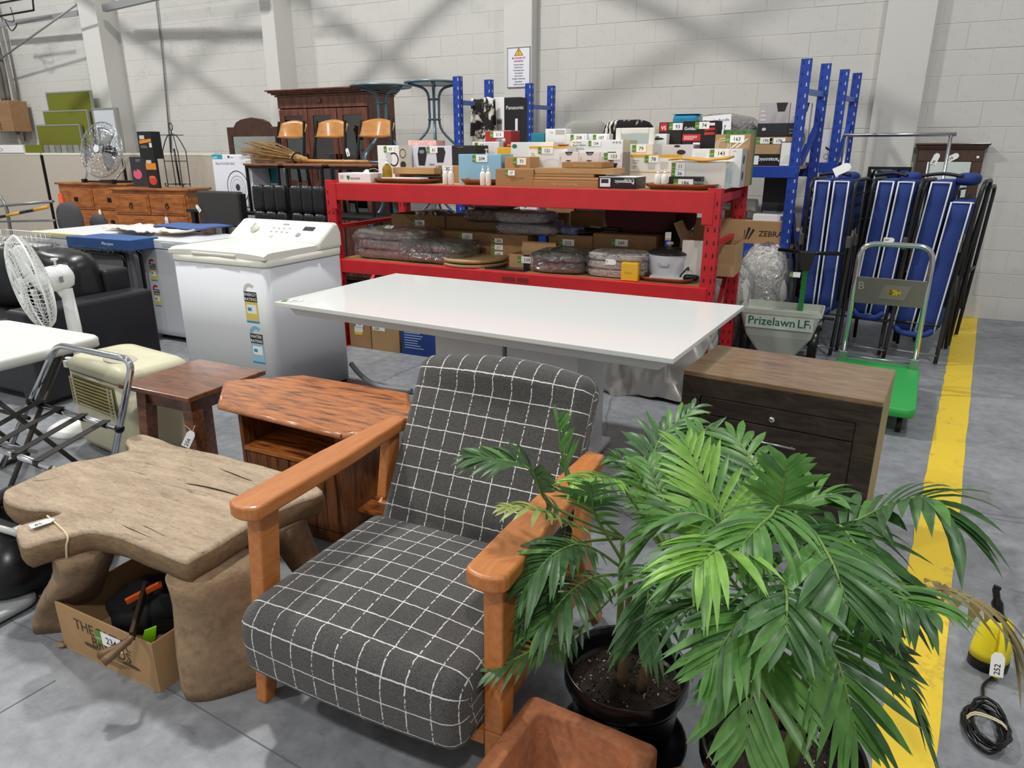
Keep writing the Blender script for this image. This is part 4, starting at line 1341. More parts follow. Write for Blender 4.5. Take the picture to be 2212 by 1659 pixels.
def plant(name, lab, cx, cy, r, h, fr_specs, cane_top):
    t = T(name, lab, 'palm', (cx, cy, 0))
    pot(t, r, h)
    base = Vector((0, 0, h - .07)); q = Vector((cx, cy, 0))
    canes(t, base, cane_top)
    for i, (org, pts, n, L, wd, col, dr) in enumerate(fr_specs):
        o0 = Vector(cane_top[org][1])
        P = [o0] + [A(x, y, Y) - q for x, y, Y in pts]
        frond(t, P, n, L, wd, col, dr, seed=i + int(cx * 100))
    LEAFLETS.sort(key=lambda e: (e[3] + q - Vector((0, 0, CAMH))).length)
    rest_ = MB(); keys = ['d', 'm', 'l', 'y', 'b']
    for i, (mb, cc, fr, p) in enumerate(LEAFLETS):
        if i < 300: mb.build('leaflet', LEAF[cc], fr)
        else: rest_.add(mb.v, mb.f, keys.index(cc), True)
    if rest_.f: rest_.build('small_leaflets', [LEAF[k] for k in keys], t)['kind'] = 'stuff'
    LEAFLETS.clear()
    return t
P1 = plant('potted_palm', 'dark green parlour palm in a black pot with lot label 29', -.385, 1.455, .158, .26, [
    # origin cane, rib points (x, y, depth), pairs, length, width, colour, droop
    (1, [(1190, 1090, 1.42), (1140, 1010, 1.38), (1020, 985, 1.34)], 14, .125, .026, 'd', .35),
    (1, [(1240, 1060, 1.45), (1215, 990, 1.44), (1205, 905, 1.43)], 11, .10, .020, 'm', .1),
    (0, [(1290, 1120, 1.30), (1280, 1080, 1.22), (1275, 1045, 1.12)], 9, .10, .026, 'd', .3),
    (1, [(1240, 1135, 1.3), (1180, 1105, 1.2), (1090, 1095, 1.15)], 9, .075, .02, 'y', .6),
    (0, [(1270, 1180, 1.36), (1200, 1195, 1.28), (1140, 1260, 1.22)], 13, .125, .026, 'd', .45),
    (0, [(1290, 1245, 1.38), (1230, 1280, 1.26), (1165, 1360, 1.2)], 11, .115, .028, 'd', .5),
    (0, [(1240, 1370, 1.34), (1160, 1400, 1.24), (1060, 1450, 1.17)], 10, .10, .022, 'd', .25),
    (2, [(1395, 1130, 1.5), (1390, 1050, 1.5), (1360, 1000, 1.48)], 9, .085, .018, 'l', .5),
    (2, [(1400, 1080, 1.62), (1420, 960, 1.75), (1500, 880, 1.85)], 12, .13, .026, 'd', .4),
    (2, [(1420, 1120, 1.6), (1390, 1000, 1.75), (1440, 920, 1.9)], 11, .12, .03, 'd', .4),
    (2, [(1350, 1060, 1.38), (1300, 1030, 1.3), (1240, 1040, 1.24)], 10, .09, .02, 'l', .5),
    (1, [(1210, 1180, 1.36), (1150, 1240, 1.30), (1110, 1330, 1.26)], 11, .11, .022, 'd', .5),
    (2, [(1400, 1230, 1.34), (1400, 1290, 1.24), (1380, 1380, 1.2)], 10, .10, .024, 'd', .5),
    (2, [(1430, 1090, 1.66), (1360, 1010, 1.72), (1330, 990, 1.72)], 9, .09, .02, 'd', .4),
], [((-.01, .0, 0), (-.01, .03, .50)), ((-.03, .05, 0), (-.045, .06, .58)), ((.04, .0, 0), (.08, .05, .56))])
lot(P1, Matrix.Translation((-.038, -.1385, .125)) @ Matrix.Rotation(PI / 2 + .13, 4, 'X') @ Matrix.Rotation(.12, 4, 'Y'), '29', .043, 'lot_label', True, .075)
plant('potted_palm', 'large bright green parlour palm in a black pot at the front', .0, 1.335, .172, .28, [
    (0, [(1600, 1230, 1.30), (1560, 1110, 1.36), (1480, 960, 1.45)], 13, .15, .026, 'l', .25),
    (0, [(1640, 1200, 1.35), (1610, 1080, 1.45), (1560, 985, 1.55)], 11, .12, .026, 'm', .3),
    (1, [(1700, 1180, 1.4), (1660, 1060, 1.5), (1600, 960, 1.6), (1560, 940, 1.62)], 11, .11, .03, 'm', .3),
    (1, [(1690, 1150, 1.36), (1690, 1070, 1.34), (1700, 1000, 1.33)], 9, .10, .028, 'm', .25),
    (1, [(1780, 1190, 1.38), (1880, 1110, 1.4), (1990, 1075, 1.36), (2060, 1130, 1.32)], 13, .15, .036, 'd', .5),
    (0, [(1600, 1200, 1.18), (1560, 1180, 1.06), (1500, 1230, .98)], 12, .13, .022, 'l', .5),
    (0, [(1620, 1250, 1.15), (1500, 1230, 1.12), (1420, 1240, 1.1)], 11, .10, .018, 'm', .5),
    (1, [(1700, 1250, 1.12), (1700, 1290, 1.0), (1700, 1370, .94)], 8, .10, .03, 'd', .5),
    (1, [(1810, 1270, 1.25), (1900, 1275, 1.18), (2010, 1320, 1.12)], 12, .13, .03, 'm', .55),
    (0, [(1650, 1350, 1.12), (1635, 1420, 1.02), (1610, 1610, .95)], 11, .13, .03, 'm', .25),
    (1, [(1760, 1340, 1.15), (1810, 1430, 1.06), (1850, 1590, 1.02)], 11, .13, .028, 'm', .3),
    (1, [(1830, 1340, 1.22), (1930, 1430, 1.2), (2000, 1590, 1.2)], 12, .10, .03, 'd', .35),
    (0, [(1560, 1290, 1.2), (1500, 1310, 1.14), (1420, 1340, 1.14)], 10, .10, .024, 'd', .6),
    (1, [(1900, 1280, 1.32), (2040, 1275, 1.42), (2150, 1320, 1.5), (2190, 1400, 1.5)], 9, .105, .038, 'b', .8),
    (0, [(1660, 1300, 1.1), (1600, 1340, 1.0), (1530, 1440, .95)], 10, .105, .026, 'm', .4),
    (1, [(1800, 1150, 1.4), (1850, 1180, 1.3), (1900, 1290, 1.22)], 11, .14, .032, 'd', .5),
    (0, [(1560, 1150, 1.3), (1470, 1110, 1.3), (1400, 1150, 1.28)], 11, .13, .026, 'm', .45),
    (0, [(1540, 1200, 1.36), (1440, 1090, 1.46), (1400, 1000, 1.55)], 11, .13, .026, 'm', .4),
    (1, [(1720, 1130, 1.44), (1750, 1080, 1.5), (1800, 1070, 1.5)], 9, .13, .03, 'm', .5),
    (1, [(1750, 1160, 1.22), (1790, 1200, 1.1), (1830, 1300, 1.02)], 10, .13, .03, 'd', .45),
    (1, [(1700, 1120, 1.26), (1660, 1120, 1.14), (1600, 1180, 1.05)], 10, .12, .024, 'm', .5),
    (0, [(1560, 1180, 1.4), (1500, 1040, 1.55), (1520, 930, 1.66)], 10, .14, .026, 'm', .3),
], [((-.02, .0, 0), (-.03, .0, .52)), ((.02, .01, 0), (.06, .03, .54)), ((-.035, .02, 0), (-.06, .06, .42)), ((.0, -.03, 0), (.02, -.02, .36))])
# ================================================================ middle of the hall
# ---- white gloss dining table
GLOSSW = mt('dfe2e0', .10)
zt = .76
t0 = [G(592, 652, zt), G(1455, 775, zt), G(1608, 660, zt), G(855, 590, zt)]
ctr = sum(t0, Vector()) / 4
t = T('dining_table', 'large white gloss dining table on a panel pedestal', 'table', (ctr.x, ctr.y, 0))
pts = [(p.x - ctr.x, p.y - ctr.y) for p in t0]
b = MB(); n = 4
rings = []
for k, z in ((0, zt), (0, zt - .022), (.045, zt - .026), (.07, zt - .075)):
    rings.append([(x - math.copysign(k, x), y - math.copysign(k, y), z) for x, y in pts])
vs_ = [p for r_ in rings for p in r_]
fs = [(0, 1, 2, 3)] + [(j * 4 + i, (j + 1) * 4 + i, (j + 1) * 4 + (i + 1) % 4, j * 4 + (i + 1) % 4) for j in range(3) for i in range(4)] + [(15, 14, 13, 12)]
b.add(vs_, fs); b.build('top', GLOSSW, t, .003)
PEDM = mt('e4e4e6', .35)
l0, l1 = G(965, 790), G(1260, 800)
def lx(px, py, Y): return A(px, py, Y).x - ctr.x
for xa, xb, y in ((958, 1100, 740), (1110, 1262, 760)):
    Yp = ctr.y - .12
    MB().box(lx(xa, y, Yp), -.20, .0, lx(xb, y, Yp), .20, zt - .075).build('pedestal_panel', PEDM, t, .004)
    MB().box(lx(xa, y, Yp) - .03, -.26, 0, lx(xb, y, Yp) + .03, .26, .03).build('foot_plate', PEDM, t, .006)
M_ = Matrix.Translation(G(606, 651, zt + .001) - t.location) @ rot2(.35)
lot(t, M_, '20', .05)
# ---- washing machine
APPL = mt('cdcfd4', .38)
APPT = mt('e0dfd5', .35)
fl, fr_, br = G(393, 548, .88), G(573, 573, .88), G(750, 523, .88)
ww = (fr_ - fl).length * .93; wdp = .68
t = T('washing_machine', 'white top loading washing machine with energy and water stickers', 'washing machine', (fr_.x - ww / 2, fr_.y + wdp / 2, 0))
w, d = ww, wdp
b = MB(); stack_rings(b, [zring(w, d, .045, .02), zring(w, d, .045, .86)]); b.build('cabinet', APPL, t)
b = MB(); stack_rings(b, [zring(w - .03, d - .03, .04, 0), zring(w - .03, d - .03, .04, .02)]); b.build('plinth', DARKM, t)
b = MB(); stack_rings(b, [zring(w + .008, d + .008, .05, .862), zring(w + .012, d + .012, .05, .868), zring(w + .012, d + .012, .05, .905)]); b.build('rim', APPT, t)
# lid: slightly crowned plate with a handle lip
def lidf(u, v):
    x = (u - .5) * (w + .006); y = -d / 2 - .008 + v * (d * .66)
    z = .908 + .034 + .012 * (1 - (2 * u - 1) ** 4) - .016 * max(0, 1 - v * 8) ** 2
    return Vector((x, y, z))
b = MB().grid(lidf, 17, 13)
edge = [lidf(i / 16, 0) for i in range(17)] + [lidf(1, j / 12) for j in range(1, 13)] + [lidf(1 - i / 16, 1) for i in range(1, 17)] + [lidf(0, 1 - j / 12) for j in range(1, 12)]
m_ = len(edge); b.add(edge + [Vector((p.x, p.y, .905)) for p in edge], [(i, i + m_, (i + 1) % m_ + m_, (i + 1) % m_) for i in range(m_)])
b.build('lid', APPT, t)
MB().box(-w * .24, -d / 2 - .016, .912, w * .22, -d / 2 - .004, .926).build('lid_handle', APPT, t, .004)
# control console: sloped housing
pf = [(d * .16, .905), (d * .17, .955), (d * .40, 1.06), (d * .46, 1.065), (d / 2 + .004, 1.0), (d / 2 + .006, .905)]
b = MB().prism(pf, -w / 2 - .004, w / 2 + .004, 0, Matrix(((0, 0, 1, 0), (1, 0, 0, 0), (0, 1, 0, 0), (0, 0, 0, 1))))
cs = b.build('control_console', APPT, t, .022, 4)
sl = math.atan2(1.06 - .955, d * .23)
Mc2 = Matrix.Translation((0, d * .17, .9565)) @ Matrix.Rotation(sl, 4, 'X')
b = MB(); b.M = Mc2
b.lathe([(.032, 0), (.032, .006), (.026, .008), (.026, .022), (.001, .024)], 24, 0, (-w * .26, .09, .001))
b.box(-w * .26 - .006, .068, .02, -w * .26 + .006, .118, .034)
b.build('dial', APPT, t)
b = MB(); b.M = Mc2
b.box(w * .25, .105, .0005, w * .36, .14, .002, 0)
for k in range(4):
    b.box(-w * .08 + k * .045, .075, .0005, -w * .055 + k * .045, .08, .0015, 1)
    b.box(-w * .08 + k * .045, .11, .0005, -w * .06 + k * .045, .115, .0015, 1)
b.box(-.0, .15, .0005, .05, .158, .0015, 1)
b.text('12', .03, Matrix.Translation((-.03, .02, .002)), 1)
b.lathe([(.018, .0005), (.018, .002), (.015, .002)], 16, 1, (w * .24, .06, 0))
b.build('display', [BLACK, mt('8f9294', .5)], t)
def rating(t, fcx, z0, w_, first, second, blue, y, wide=.075):
    """tall appliance rating sticker: arc, black title, coloured body"""
    b = MB(); b.M = Matrix(((1, 0, 0, fcx), (0, 0, -1, y), (0, 1, 0, z0), (0, 0, 0, 1)))
    k = wide
    b.box(0, 0, .0003, k, k * 1.15, .0012, 1); b.box(k * .12, k * .45, .0008, k * .88, k * .98, .0016, 2)
    b.box(k * .2, k * .6, .0012, k * .5, k * .8, .002, 3)
    b.box(0, -k * .12, .0003, k, 0, .0012, 3)
    b.box(0, k * 1.15, .0003, k, k * 1.75, .0012, 0)
    b.text(first, k * .26, Matrix.Translation((k * .5, k * 1.5, .0018)), 2, 'c'); b.text('RATING', k * .26, Matrix.Translation((k * .5, k * 1.22, .0018)), 2, 'c')
    n = 14; vs_ = []
    for q in (.28, .5):
        for i in range(n): vs_.append((k * .5 - k * q * math.cos(PI * .75 * i / (n - 1)), k * 1.75 + k * q * math.sin(PI * .75 * i / (n - 1)), .001))
    b.add(vs_, [(i, i + 1, n + i + 1, n + i) for i in range(n - 1)], 4)
    return b.build('rating_sticker', [BLACK, mt('ddc96a' if not blue else '9cc0d8', .5), LABEL, mt('2f8fc4', .5), mt(second, .5)], t)
rating(t, w * .25, .54, .1, 'ENERGY', 'd9d6d2', False, -d / 2 - .0005, .10)
rating(t, w * .265, .29, .1, 'WATER', '7db4d8', True, -d / 2 - .0005, .098)
MB().tube([(w / 2 + .02, d / 2 - .02, .12), (w / 2 + .12, d / 2 - .05, .06), (w / 2 + .3, d / 2 - .1, .022), (w / 2 + .55, d / 2 - .08, .02)], .017, 10, sub=6).build('drain_hose', mt('8b8d90', .5), t)
# ---- small white upright freezer
fl, fr_ = G(303, 512, .83), G(393, 524, .83)
w, d = (fr_ - fl).length * 1.0, .54
t = T('bar_fridge', 'white bar fridge with two red and yellow energy stickers', 'fridge', ((fl.x + fr_.x) / 2 + .03, (fl.y + fr_.y) / 2 + d / 2, 0))
MB().box(-w / 2, -d / 2 + .05, .02, w / 2, d / 2, .80).build('cabinet', APPL, t, .008)
b = MB().box(-w / 2 - .002, -d / 2, .04, w / 2 + .002, -d / 2 + .047, .752); b.build('door', APPL, t, .01)
b = MB().box(-w / 2 - .004, -d / 2 - .004, .757, w / 2 + .004, d / 2, .83); b.build('top', mt('dfe3e8', .25), t, .008)
MB().box(-.02, -d / 2 - .008, .775, .12, -d / 2 - .003, .81).build('handle_recess', mt('c3c9d0', .3), t, .003)
for f in (-1, 1):
    for g_ in (-1, 1): MB().lathe([(.018, 0), (.018, .02)], 10, 0, (f * (w / 2 - .05), g_ * (d / 2 - .08), 0)).build('foot', DARKM, t)
for z0 in (.50, .29): rating(t, -w / 2 + .10, z0, .1, 'ENERGY', 'c8202c', False, -d / 2 - .0005, .075)
# ---- white chest freezer further left
fl, fr_ = G(82, 497, .85), G(172, 508, .85)
w, d = fr_.x - fl.x, .72
t = T('chest_freezer', 'white chest freezer with a yellowed lid edge behind the sofa', 'freezer', ((fl.x + fr_.x) / 2, (fl.y + fr_.y) / 2 + d / 2, 0))
MB().box(-w / 2, -d / 2, .0, w / 2, d / 2, .80).build('cabinet', APPL, t, .012)
MB().box(-w / 2 - .006, -d / 2 - .01, .803, w / 2 + .006, d / 2, .845).build('lid', mt('e6e8ee', .25), t, .01)
MB().box(-w / 2 - .008, -d / 2 - .014, .815, w / 2 + .008, -d / 2 + .03, .849).build('lid_trim', mt('d8cf9e', .5), t, .006)
MB().box(-.06, -d / 2 - .006, .72, .06, -d / 2 + .002, .735).build('handle_lip', APPL, t, .003)
prints(t, 'F', w, d, .8, [('r', .74, .72, .2, .08, '1a1a1c'), ('t', .76, .765, .028, 'ENERGY', 'f0f0f0'), ('t', .76, .73, .028, 'RATING', 'f0f0f0'), ('t', .30, .90, .05, 'LP', '3a3a40'), ('lines', .42, .9, .06, .05, 2, '6a6a70')])
# ---- grey folding bed panel with black tube frame, and the marquee box on top
p0, p1 = G(160, 512, .83), G(312, 522, .83)
t = T('folding_bed', 'folded bed with grey panel and black tube frame standing on edge', 'folding bed', ((p0.x + p1.x) / 2 - .15, (p0.y + p1.y) / 2 + .06, 0))
w = p1.x - p0.x - .12
MB().box(-w / 2, -.02, .06, w / 2 - .02, .02, .755).build('panel', mt('6f7072', .7, var=.1, vsc=5), t, .01)
MB().tube(fillet([(-w / 2 + .02, -.06, .72), (w / 2 - .03, -.06, .72), (w / 2 - .03, -.06, .30), (w / 2 - .14, -.16, .10), (-w / 2, -.16, .10)], .06), .014, 10).build('frame', PLASTICBLK, t)
MB().tube(fillet([(-w / 2 + .02, .06, .72), (w / 2 + .0, .06, .72), (w / 2 + .0, .06, .012), (-w / 2, .06, .012)], .06), .014, 10).build('rear_frame', PLASTICBLK, t)
MB().box(-w / 2, -.09, .735, w / 2, .09, .757).build('edge_board', PLASTICBLK, t, .004)
MQ = mt('33568f', .55, var=.12, vsc=6)
t = T('marquee_box', 'long blue Marquee carton wrapped in torn plastic', 'box', ((p0.x + p1.x) / 2 - .04, (p0.y + p1.y) / 2 + .06, .76), math.atan2(p1.y - p0.y, p1.x - p0.x))
h = .085; d = .26; w += .06
MB().box(-w / 2, -d / 2, 0, w / 2, d / 2, h).build('body', MQ, t, .006)
prints(t, 'F', w, d, h, [('t', .56, .42, .42, 'Marquee', 'd8e2f0')])
b = MB()
def film(u, v):
    x = (u - .5) * (w + .03); a = v
    z = .01 - .035 * a + .012 * wn(u * 30 + v * 3); y = -d / 2 - .006 + .05 * a + .008 * wn(u * 50)
    return Vector((x, y, z))
b.grid(film, 40, 4); b.build('torn_wrap', FILM, t)
t = T('folded_awning', 'folded white and blue printed cloth lying on the freezer', 'cloth', (-5.75, 4.12, .852))
b = MB()
def cl(u, v):
    return Vector((-.02 + u * .92 - .1, -.12 + v * .34, .016 + .01 * math.sin(u * 9 + v * 2) * math.cos(v * 5) + .012 * wn(u * 6)))
b.grid(cl, 24, 10); b.build('white_cloth', mt('e6dcd0', .8), t, solid=.012)
b = MB().grid(lambda u, v: Vector((.30 + u * .6, .05 + v * .32, .035 + .005 * math.sin(u * 7 + v * 3))), 12, 8); b.build('blue_cloth', mt('3d5a94', .7), t, solid=.012)
b = MB()
for k in range(9): b.bar((-.08 + k * .05, -.09 + k * .03, .044), (-.05 + k * .05, -.08 + k * .03, .044), .008, .002)
b.build('printed_stripe', mt('c98a70', .7), t)
# ---- black leather sofa
LEA = mt('191a1d', .34, var=.1, vsc=8, bump=.15, bsc=60)
LEA2 = mt('202125', .42, bump=.15, bsc=60)
t = T('sofa', 'black leather sofa with a puffed back cushion at the left', 'sofa', (-5.30, 2.80, 0))
w, d = 1.95, .86
MB().box(-w / 2 + .2, -d / 2 + .02, .06, w / 2 - .2, d / 2 - .05, .30).build('seat_frame', LEA2, t, .02)
for sg in (-1, 1):
    MB().box(sg * w / 2, -d / 2, .03, sg * (w / 2 - .2), d / 2, .60).build('arm', LEA2, t, .025, 3)
MB().box(-w / 2 + .2, d / 2 - .2, .06, w / 2 - .2, d / 2, .74).build('back_frame', LEA2, t, .03, 3)
def puff(name, cx, cy, cz, sx, sy, sz, amp, mat, par, seed=0, p=3.2, nn=26):
    b = MB()
    def fn(u, v):
        th, ph = 2 * PI * u, PI * v
        dx, dy, dz = math.cos(th) * math.sin(ph), math.sin(th) * math.sin(ph), math.cos(ph)
        k = (abs(dx) ** p + abs(dy) ** p + abs(dz) ** p) ** (-1 / p)
        d_ = Vector((dx * k, dy * k, dz * k))
        g = 1 + amp * noise3(d_ + Vector((seed, 0, seed)), 3.1) + amp * .5 * noise3(d_ + Vector((seed, 4, 0)), 8)
        return Vector((cx + d_.x * sx * g, cy + d_.y * sy * g, cz + d_.z * sz * g))
    b.grid(fn, nn, nn // 2 + 4, 0, True)
    return b.build(name, mat, par)
for k in (-1, 0, 1):
    puff('seat_cushion', k * .515, -.1, .37, .255, .33, .09, .02, LEA, t, k)
    puff('back_cushion', k * .515, .13, .66, .265, .15, .22, .05, LEA, t, k + 3)
for x in (-.9, .9):
    for y in (-.36, .36): MB().box(x - .03, y - .03, 0, x + .03, y + .03, .06).build('foot', PLASTICBLK, t)
# ================================================================ red pallet racking
RY = 4.36                      # front of the rack
RX0, RX1 = A(718, 393, RY).x, A(1532, 411, RY).x
RD = 1.02
ZT = 1.27; ZL = .70
t = T('red_rack', 'red steel pallet rack with two loaded shelves', 'shelving rack', ((RX0 + RX1) / 2, RY, 0))
q = t.location; W2 = (RX1 - RX0) / 2
def upright(par, x, y, h, w, d, m, holes, name='upright', inner=1, mh=None, mh2=None):
    """slotted channel post: web, two lips and rows of punched slots"""
    b = MB()
    b.box(x - w / 2, y, 0, x + w / 2, y + .004, h); b.box(x - w / 2, y, 0, x - w / 2 + .004, y + d, h); b.box(x + w / 2 - .004, y, 0, x + w / 2, y + d, h)
    o = b.build(name, m, par, .002, 1)
    s_ = MB(); n = int(h / .076)
    for k in range(n):
        z = .05 + k * .076
        for dx in (-w * .24, w * .24):
            s_.prism([(x + dx - .0045, z), (x + dx + .0045, z), (x + dx + .003, z + .026), (x + dx - .003, z + .026)], 0, .0012, 1 if dx < 0 else 0, Matrix(((1, 0, 0, 0), (0, 0, -1, y), (0, 1, 0, 0), (0, 0, 0, 1))))
        for sd in (-1, 1):
            s_.box(x + sd * w / 2, y + d * .35, z, x + sd * (w / 2 + .0012), y + d * .35 + .012, z + .026)
    s_.build('slots', [mh, mh2 or mh], o)['kind'] = 'stuff'
    b = MB().box(x - w * .75, y - .02, 0, x + w * .75, y + d + .02, .006); b.build('base_plate', m, par)
    return o
SLOTD = mt('3a1214', .8)
pw = .085
for x in (-W2 + pw / 2 - .075, W2 - pw / 2 + .075):
    upright(t, x, 0, ZT + .02, pw, .07, RED, 1, mh=SLOTD)
    upright(t, x, RD - .07, ZT + .06, pw, .07, RED, 1, mh=SLOTD)
    for z in (.08, .94): MB().bar((x, .06, z), (x, RD - .06, z + .0), .03, .03).build('brace', RED, t)
    MB().bar((x, .06, .10), (x, RD - .06, .92), .03, .03).build('diagonal_brace', RED, t)
    MB().bar((x, .05, ZT - .05), (x, RD - .05, ZT - .05), .03, .05).build('brace', RED, t)
for y in (-.002, RD - .04):
    for z, hh in ((ZT, .125), (ZL, .10)):
        b = MB().box(-W2 - .03, y, z - hh, W2 + .03, y + .05, z); b.box(-W2 - .03, y + .004, z - .03, W2 + .03, y + .055, z - .012)
        bo = b.build('beam', RED, t, .004)
        for sx in (-1, 1):
            c = MB().box(sx * (W2 + .03) - .0 if sx < 0 else sx * (W2 - .03), y - .005, z - .19, sx * (W2 - .03) if sx < 0 else sx * (W2 + .035), y + .002, z + .0)
            c.build('end_plate', RED, bo, .002)
MDF = mt('b08c60', .75, var=.1, vsc=9)
MB().box(-W2, .052, ZT - .012, W2, RD - .045, ZT + .003).build('shelf_board', MDF, t)
MB().box(-W2, .052, ZL - .012, W2, RD - .045, ZL + .003).build('shelf_board', MDF, t)
prints(t, 'F', 2 * W2, 0.001, ZL, [], 'x')
b = MB(); 
for k in (0, 1): b.box(A(1085 + k * 32, 602, RY).x - q.x, -.004, ZL - .06, A(1112 + k * 30, 602, RY).x - q.x, -.0025, ZL - .03)
b.build('faded_label', mt('7d1a20', .7), t)
S1 = ZT + .003; S2 = ZL + .003
YB_ = lambda f: RY + f
# --- goods on the top shelf: helper placing a closed box by its front face
def gb(name, label, x0, x1, yt, f, d, m=None, pr=None, z=None, h=None, rz=0, cat='box', tape=None, seam=True, topm=None, yv=None):
    z = S1 if z is None else z
    loc, w, hh, d = settle(x0, x1, yt, RY + f, z, d, h, RY + .965)
    if yv:
        Yk = loc.y - d / 2
        k = min(1, (A((x0 + x1) / 2, yt, Yk).z - A((x0 + x1) / 2, yv, Yk).z) / (h or hh))
        pr = {a: (squeeze(b, k) if a == 'F' else b) for a, b in pr.items()}
    return carton(name, label, loc, w, d, h or hh, m, rz, pr, cat, tape, None, seam, topm), loc, w, h or hh
KB = mt('b58b5c', .7); KB2 = mt('a87c4e', .7)
PINK = mt('d6a9b8', .5)
# front row
gb('cloth_box', 'slim white ecocare box at the left end of the rack', 731, 800, 374, .06, .2, BOXW, {'F': [('t', .38, .34, .42, 'ecocare', '3f4a44'), ('e', .29, .58, .028, .17, '2c7a3c'), ('e', .335, .58, .028, .17, '2c7a3c'), ('p', [(.265, .52), (.36, .52), (.312, .22)], '2c7a3c'), ('lines', .05, .4, .14, .4, 3, '8d9490')]})
lid = A(722, 382, RY + .06)
t = T('string_tag_card', 'white lot tag 57 lying on the slim white box', 'tag', A(795, 367, RY + .12))
t.location.z = A(765, 374, RY + .06).z + .003
string_tag(t, (0, .0, .02), '57', .032, (R(50), .6, .3), [(0, .0, .02), (.05, .02, .03), (.09, .03, .005)])
def tray(name, lab, x0, x1, f, d, hgt, z=S1, m=None, Yr=RY):
    a, b_ = A(x0, 390, Yr + f).x, A(x1, 390, Yr + f).x
    t = T(name, lab, 'tray', ((a + b_) / 2, Yr + f + d / 2, z))
    w = b_ - a
    b = MB()
    stack_rings(b, [zring(w * .78, d * .7, .06, 0), zring(w * .92, d * .9, .08, hgt * .5), zring(w, d, .1, hgt), zring(w - .014, d - .014, .1, hgt), zring(w * .88, d * .84, .08, hgt * .45), zring(w * .72, d * .62, .05, .008)])
    b.build('tray', m or wood('6f3c1c', '8a5026', 10, (3, 12, 12), .35, .2), t)
    return t
tray('wooden_tray', 'long dark wooden tray holding a white booklet', 798, 925, .055, .26, .035)
gb('booklet_box', 'white booklet in the wooden tray at the left of the rack', 823, 906, 381, .10, .13, BOXW, {'F': [('lines', .4, .3, .2, .3, 1, '6a6a6a')]}, z=S1 + .012, h=.026)
gb('phone_box', 'flat black device in the wooden tray edge', 893, 955, 383, .22, .1, BLACK, z=S1 + .037, h=.012, seam=False)
gb('kraft_gift_box', 'brown kraft gift box stacked over another at the left', 848, 938, 362, .24, .10, KB, z=S1 + .061)
gb('kraft_gift_box', 'lower brown kraft gift box carrying a second box', 853, 938, 374, .24, .11, KB2, h=.06)
def pump_bottle(name, lab, x, f, z, r, h, mliq, mcap, pump=True):
    p = A(x, 380, RY + f)
    t = T(name, lab, 'bottle', (p.x, RY + f, z))
    MB().lathe([(r * .9, 0), (r, .006), (r, h * .58), (r * .75, h * .7), (r * .36, h * .76), (r * .36, h * .8)], 18).build('bottle', mliq, t)
    b = MB().lathe([(r * .42, h * .78), (r * .42, h * .86), (r * .18, h * .87), (r * .16, h * .95), (r * .3, h * .96), (r * .3, h)], 14)
    if pump: b.bar((0, 0, h * .975), (-r * 1.0, -r * .3, h * .96), r * .28, r * .25)
    b.build('pump', mcap, t)
    return t
AMB = mt('b08a1c', .1, trans=.5)
tq = pump_bottle('soap_bottle', 'amber pump bottle near the jug box at the left end', 837, .16, S1, .036, .17, AMB, WHITE)
tq = pump_bottle('soap_bottle', 'amber pump bottle standing by the box of lot 67', 1051, .62, S1, .038, .24, AMB, WHITE)
for x, f, lab in ((962, .08, 'small clear spray bottle beside the lot 2 carton, left of two'), (974, .08, 'small clear spray bottle beside the lot 2 carton, right of two'), (1043, .08, 'small white spray bottle left of the lot 17 carton, left of two'), (1055, .08, 'small white spray bottle left of the lot 17 carton, right of two'), (1421, .10, 'tiny white dropper bottle in the long tray, left of two'), (1436, .10, 'tiny white dropper bottle in the long tray, right of two')):
    pump_bottle('spray_bottle', lab, x, f, S1 + (.014 if x > 1400 else 0), .02, .125 if x < 1100 else .105, mt('e6e2da', .25), WHITE, False)
gb('kraft_carton', 'small brown carton with a torn top, lot number ending 2', 940, 1006, 358, .20, .13, KB, {'F': [('lot', .12, .55, .4, '182')]}, yv=388)
tray('wooden_bowl', 'round wooden serving bowl lying on the red rack', 984, 1070, .07, .24, .04)
gb('lot_carton', 'brown carton of lot 17 at the front of the rack', 1070, 1152, 365, .06, .18, mt('a27a50', .75), {'F': [('lot', .27, .62, .30, '17'), ('t', .38, .42, .12, 'E TENCEL WILKER', '5a4228'), ('t', .42, .3, .1, 'BOX & CO', '5a4228')]}, yv=402)
for i, (x0, x1, yt, h, lab) in enumerate(((1147, 1292, 395, .045, 'bottom'), (1152, 1292, 389, .0, 'second'), (1153, 1282, 383, .0, 'third'), (1155, 1325, 369, .0, 'fourth'), (1213, 1300, 358, .0, 'top'))):
    z0 = S1 + (0, .047, .066, .084, .122)[i]; h_ = (.045, .017, .016, .036, .036)[i]
    gb('kraft_book_box', '%s flat kraft box in the stack of brown kitchen boxes' % lab, x0, x1, yt, .06 + .004 * i, .24, KB if i % 2 else KB2, {'F': [('t', .28, .3, .34, 'THERMOMIX CO KITCHEN', 'd2b48c')] if h_ > .03 else []}, z=z0, h=h_)
gb('rice_cooker_box', 'black printed box with upside down Panasonic lettering on the red rack', 1293, 1374, 382, .05, .22, BLACK, {'F': [('r', .04, .15, .28, .72, 'e8e8e8'), ('r', .07, .45, .2, .35, '2a2a2a'), ('t', .95, .72, .45, 'Panasonic', 'f2f2f2', 'l', PI), ('t', .95, .88, .2, 'RC-700-SD', 'c8c8c8', 'l', PI)]}, topm=BOXW)
tray('long_tray', 'long pointed wooden tray at the right end of the rack', 1384, 1546, .04, .22, .035)
gb('small_black_box', 'small black box of lot 186 in the long wooden tray', 1444, 1514, 382, .10, .1, BLACK, {'F': [('lot', .16, .08, .85, '186'), ('t', .75, .4, .3, 'LEKOCA', 'c8c8c8')]}, z=S1 + .012)
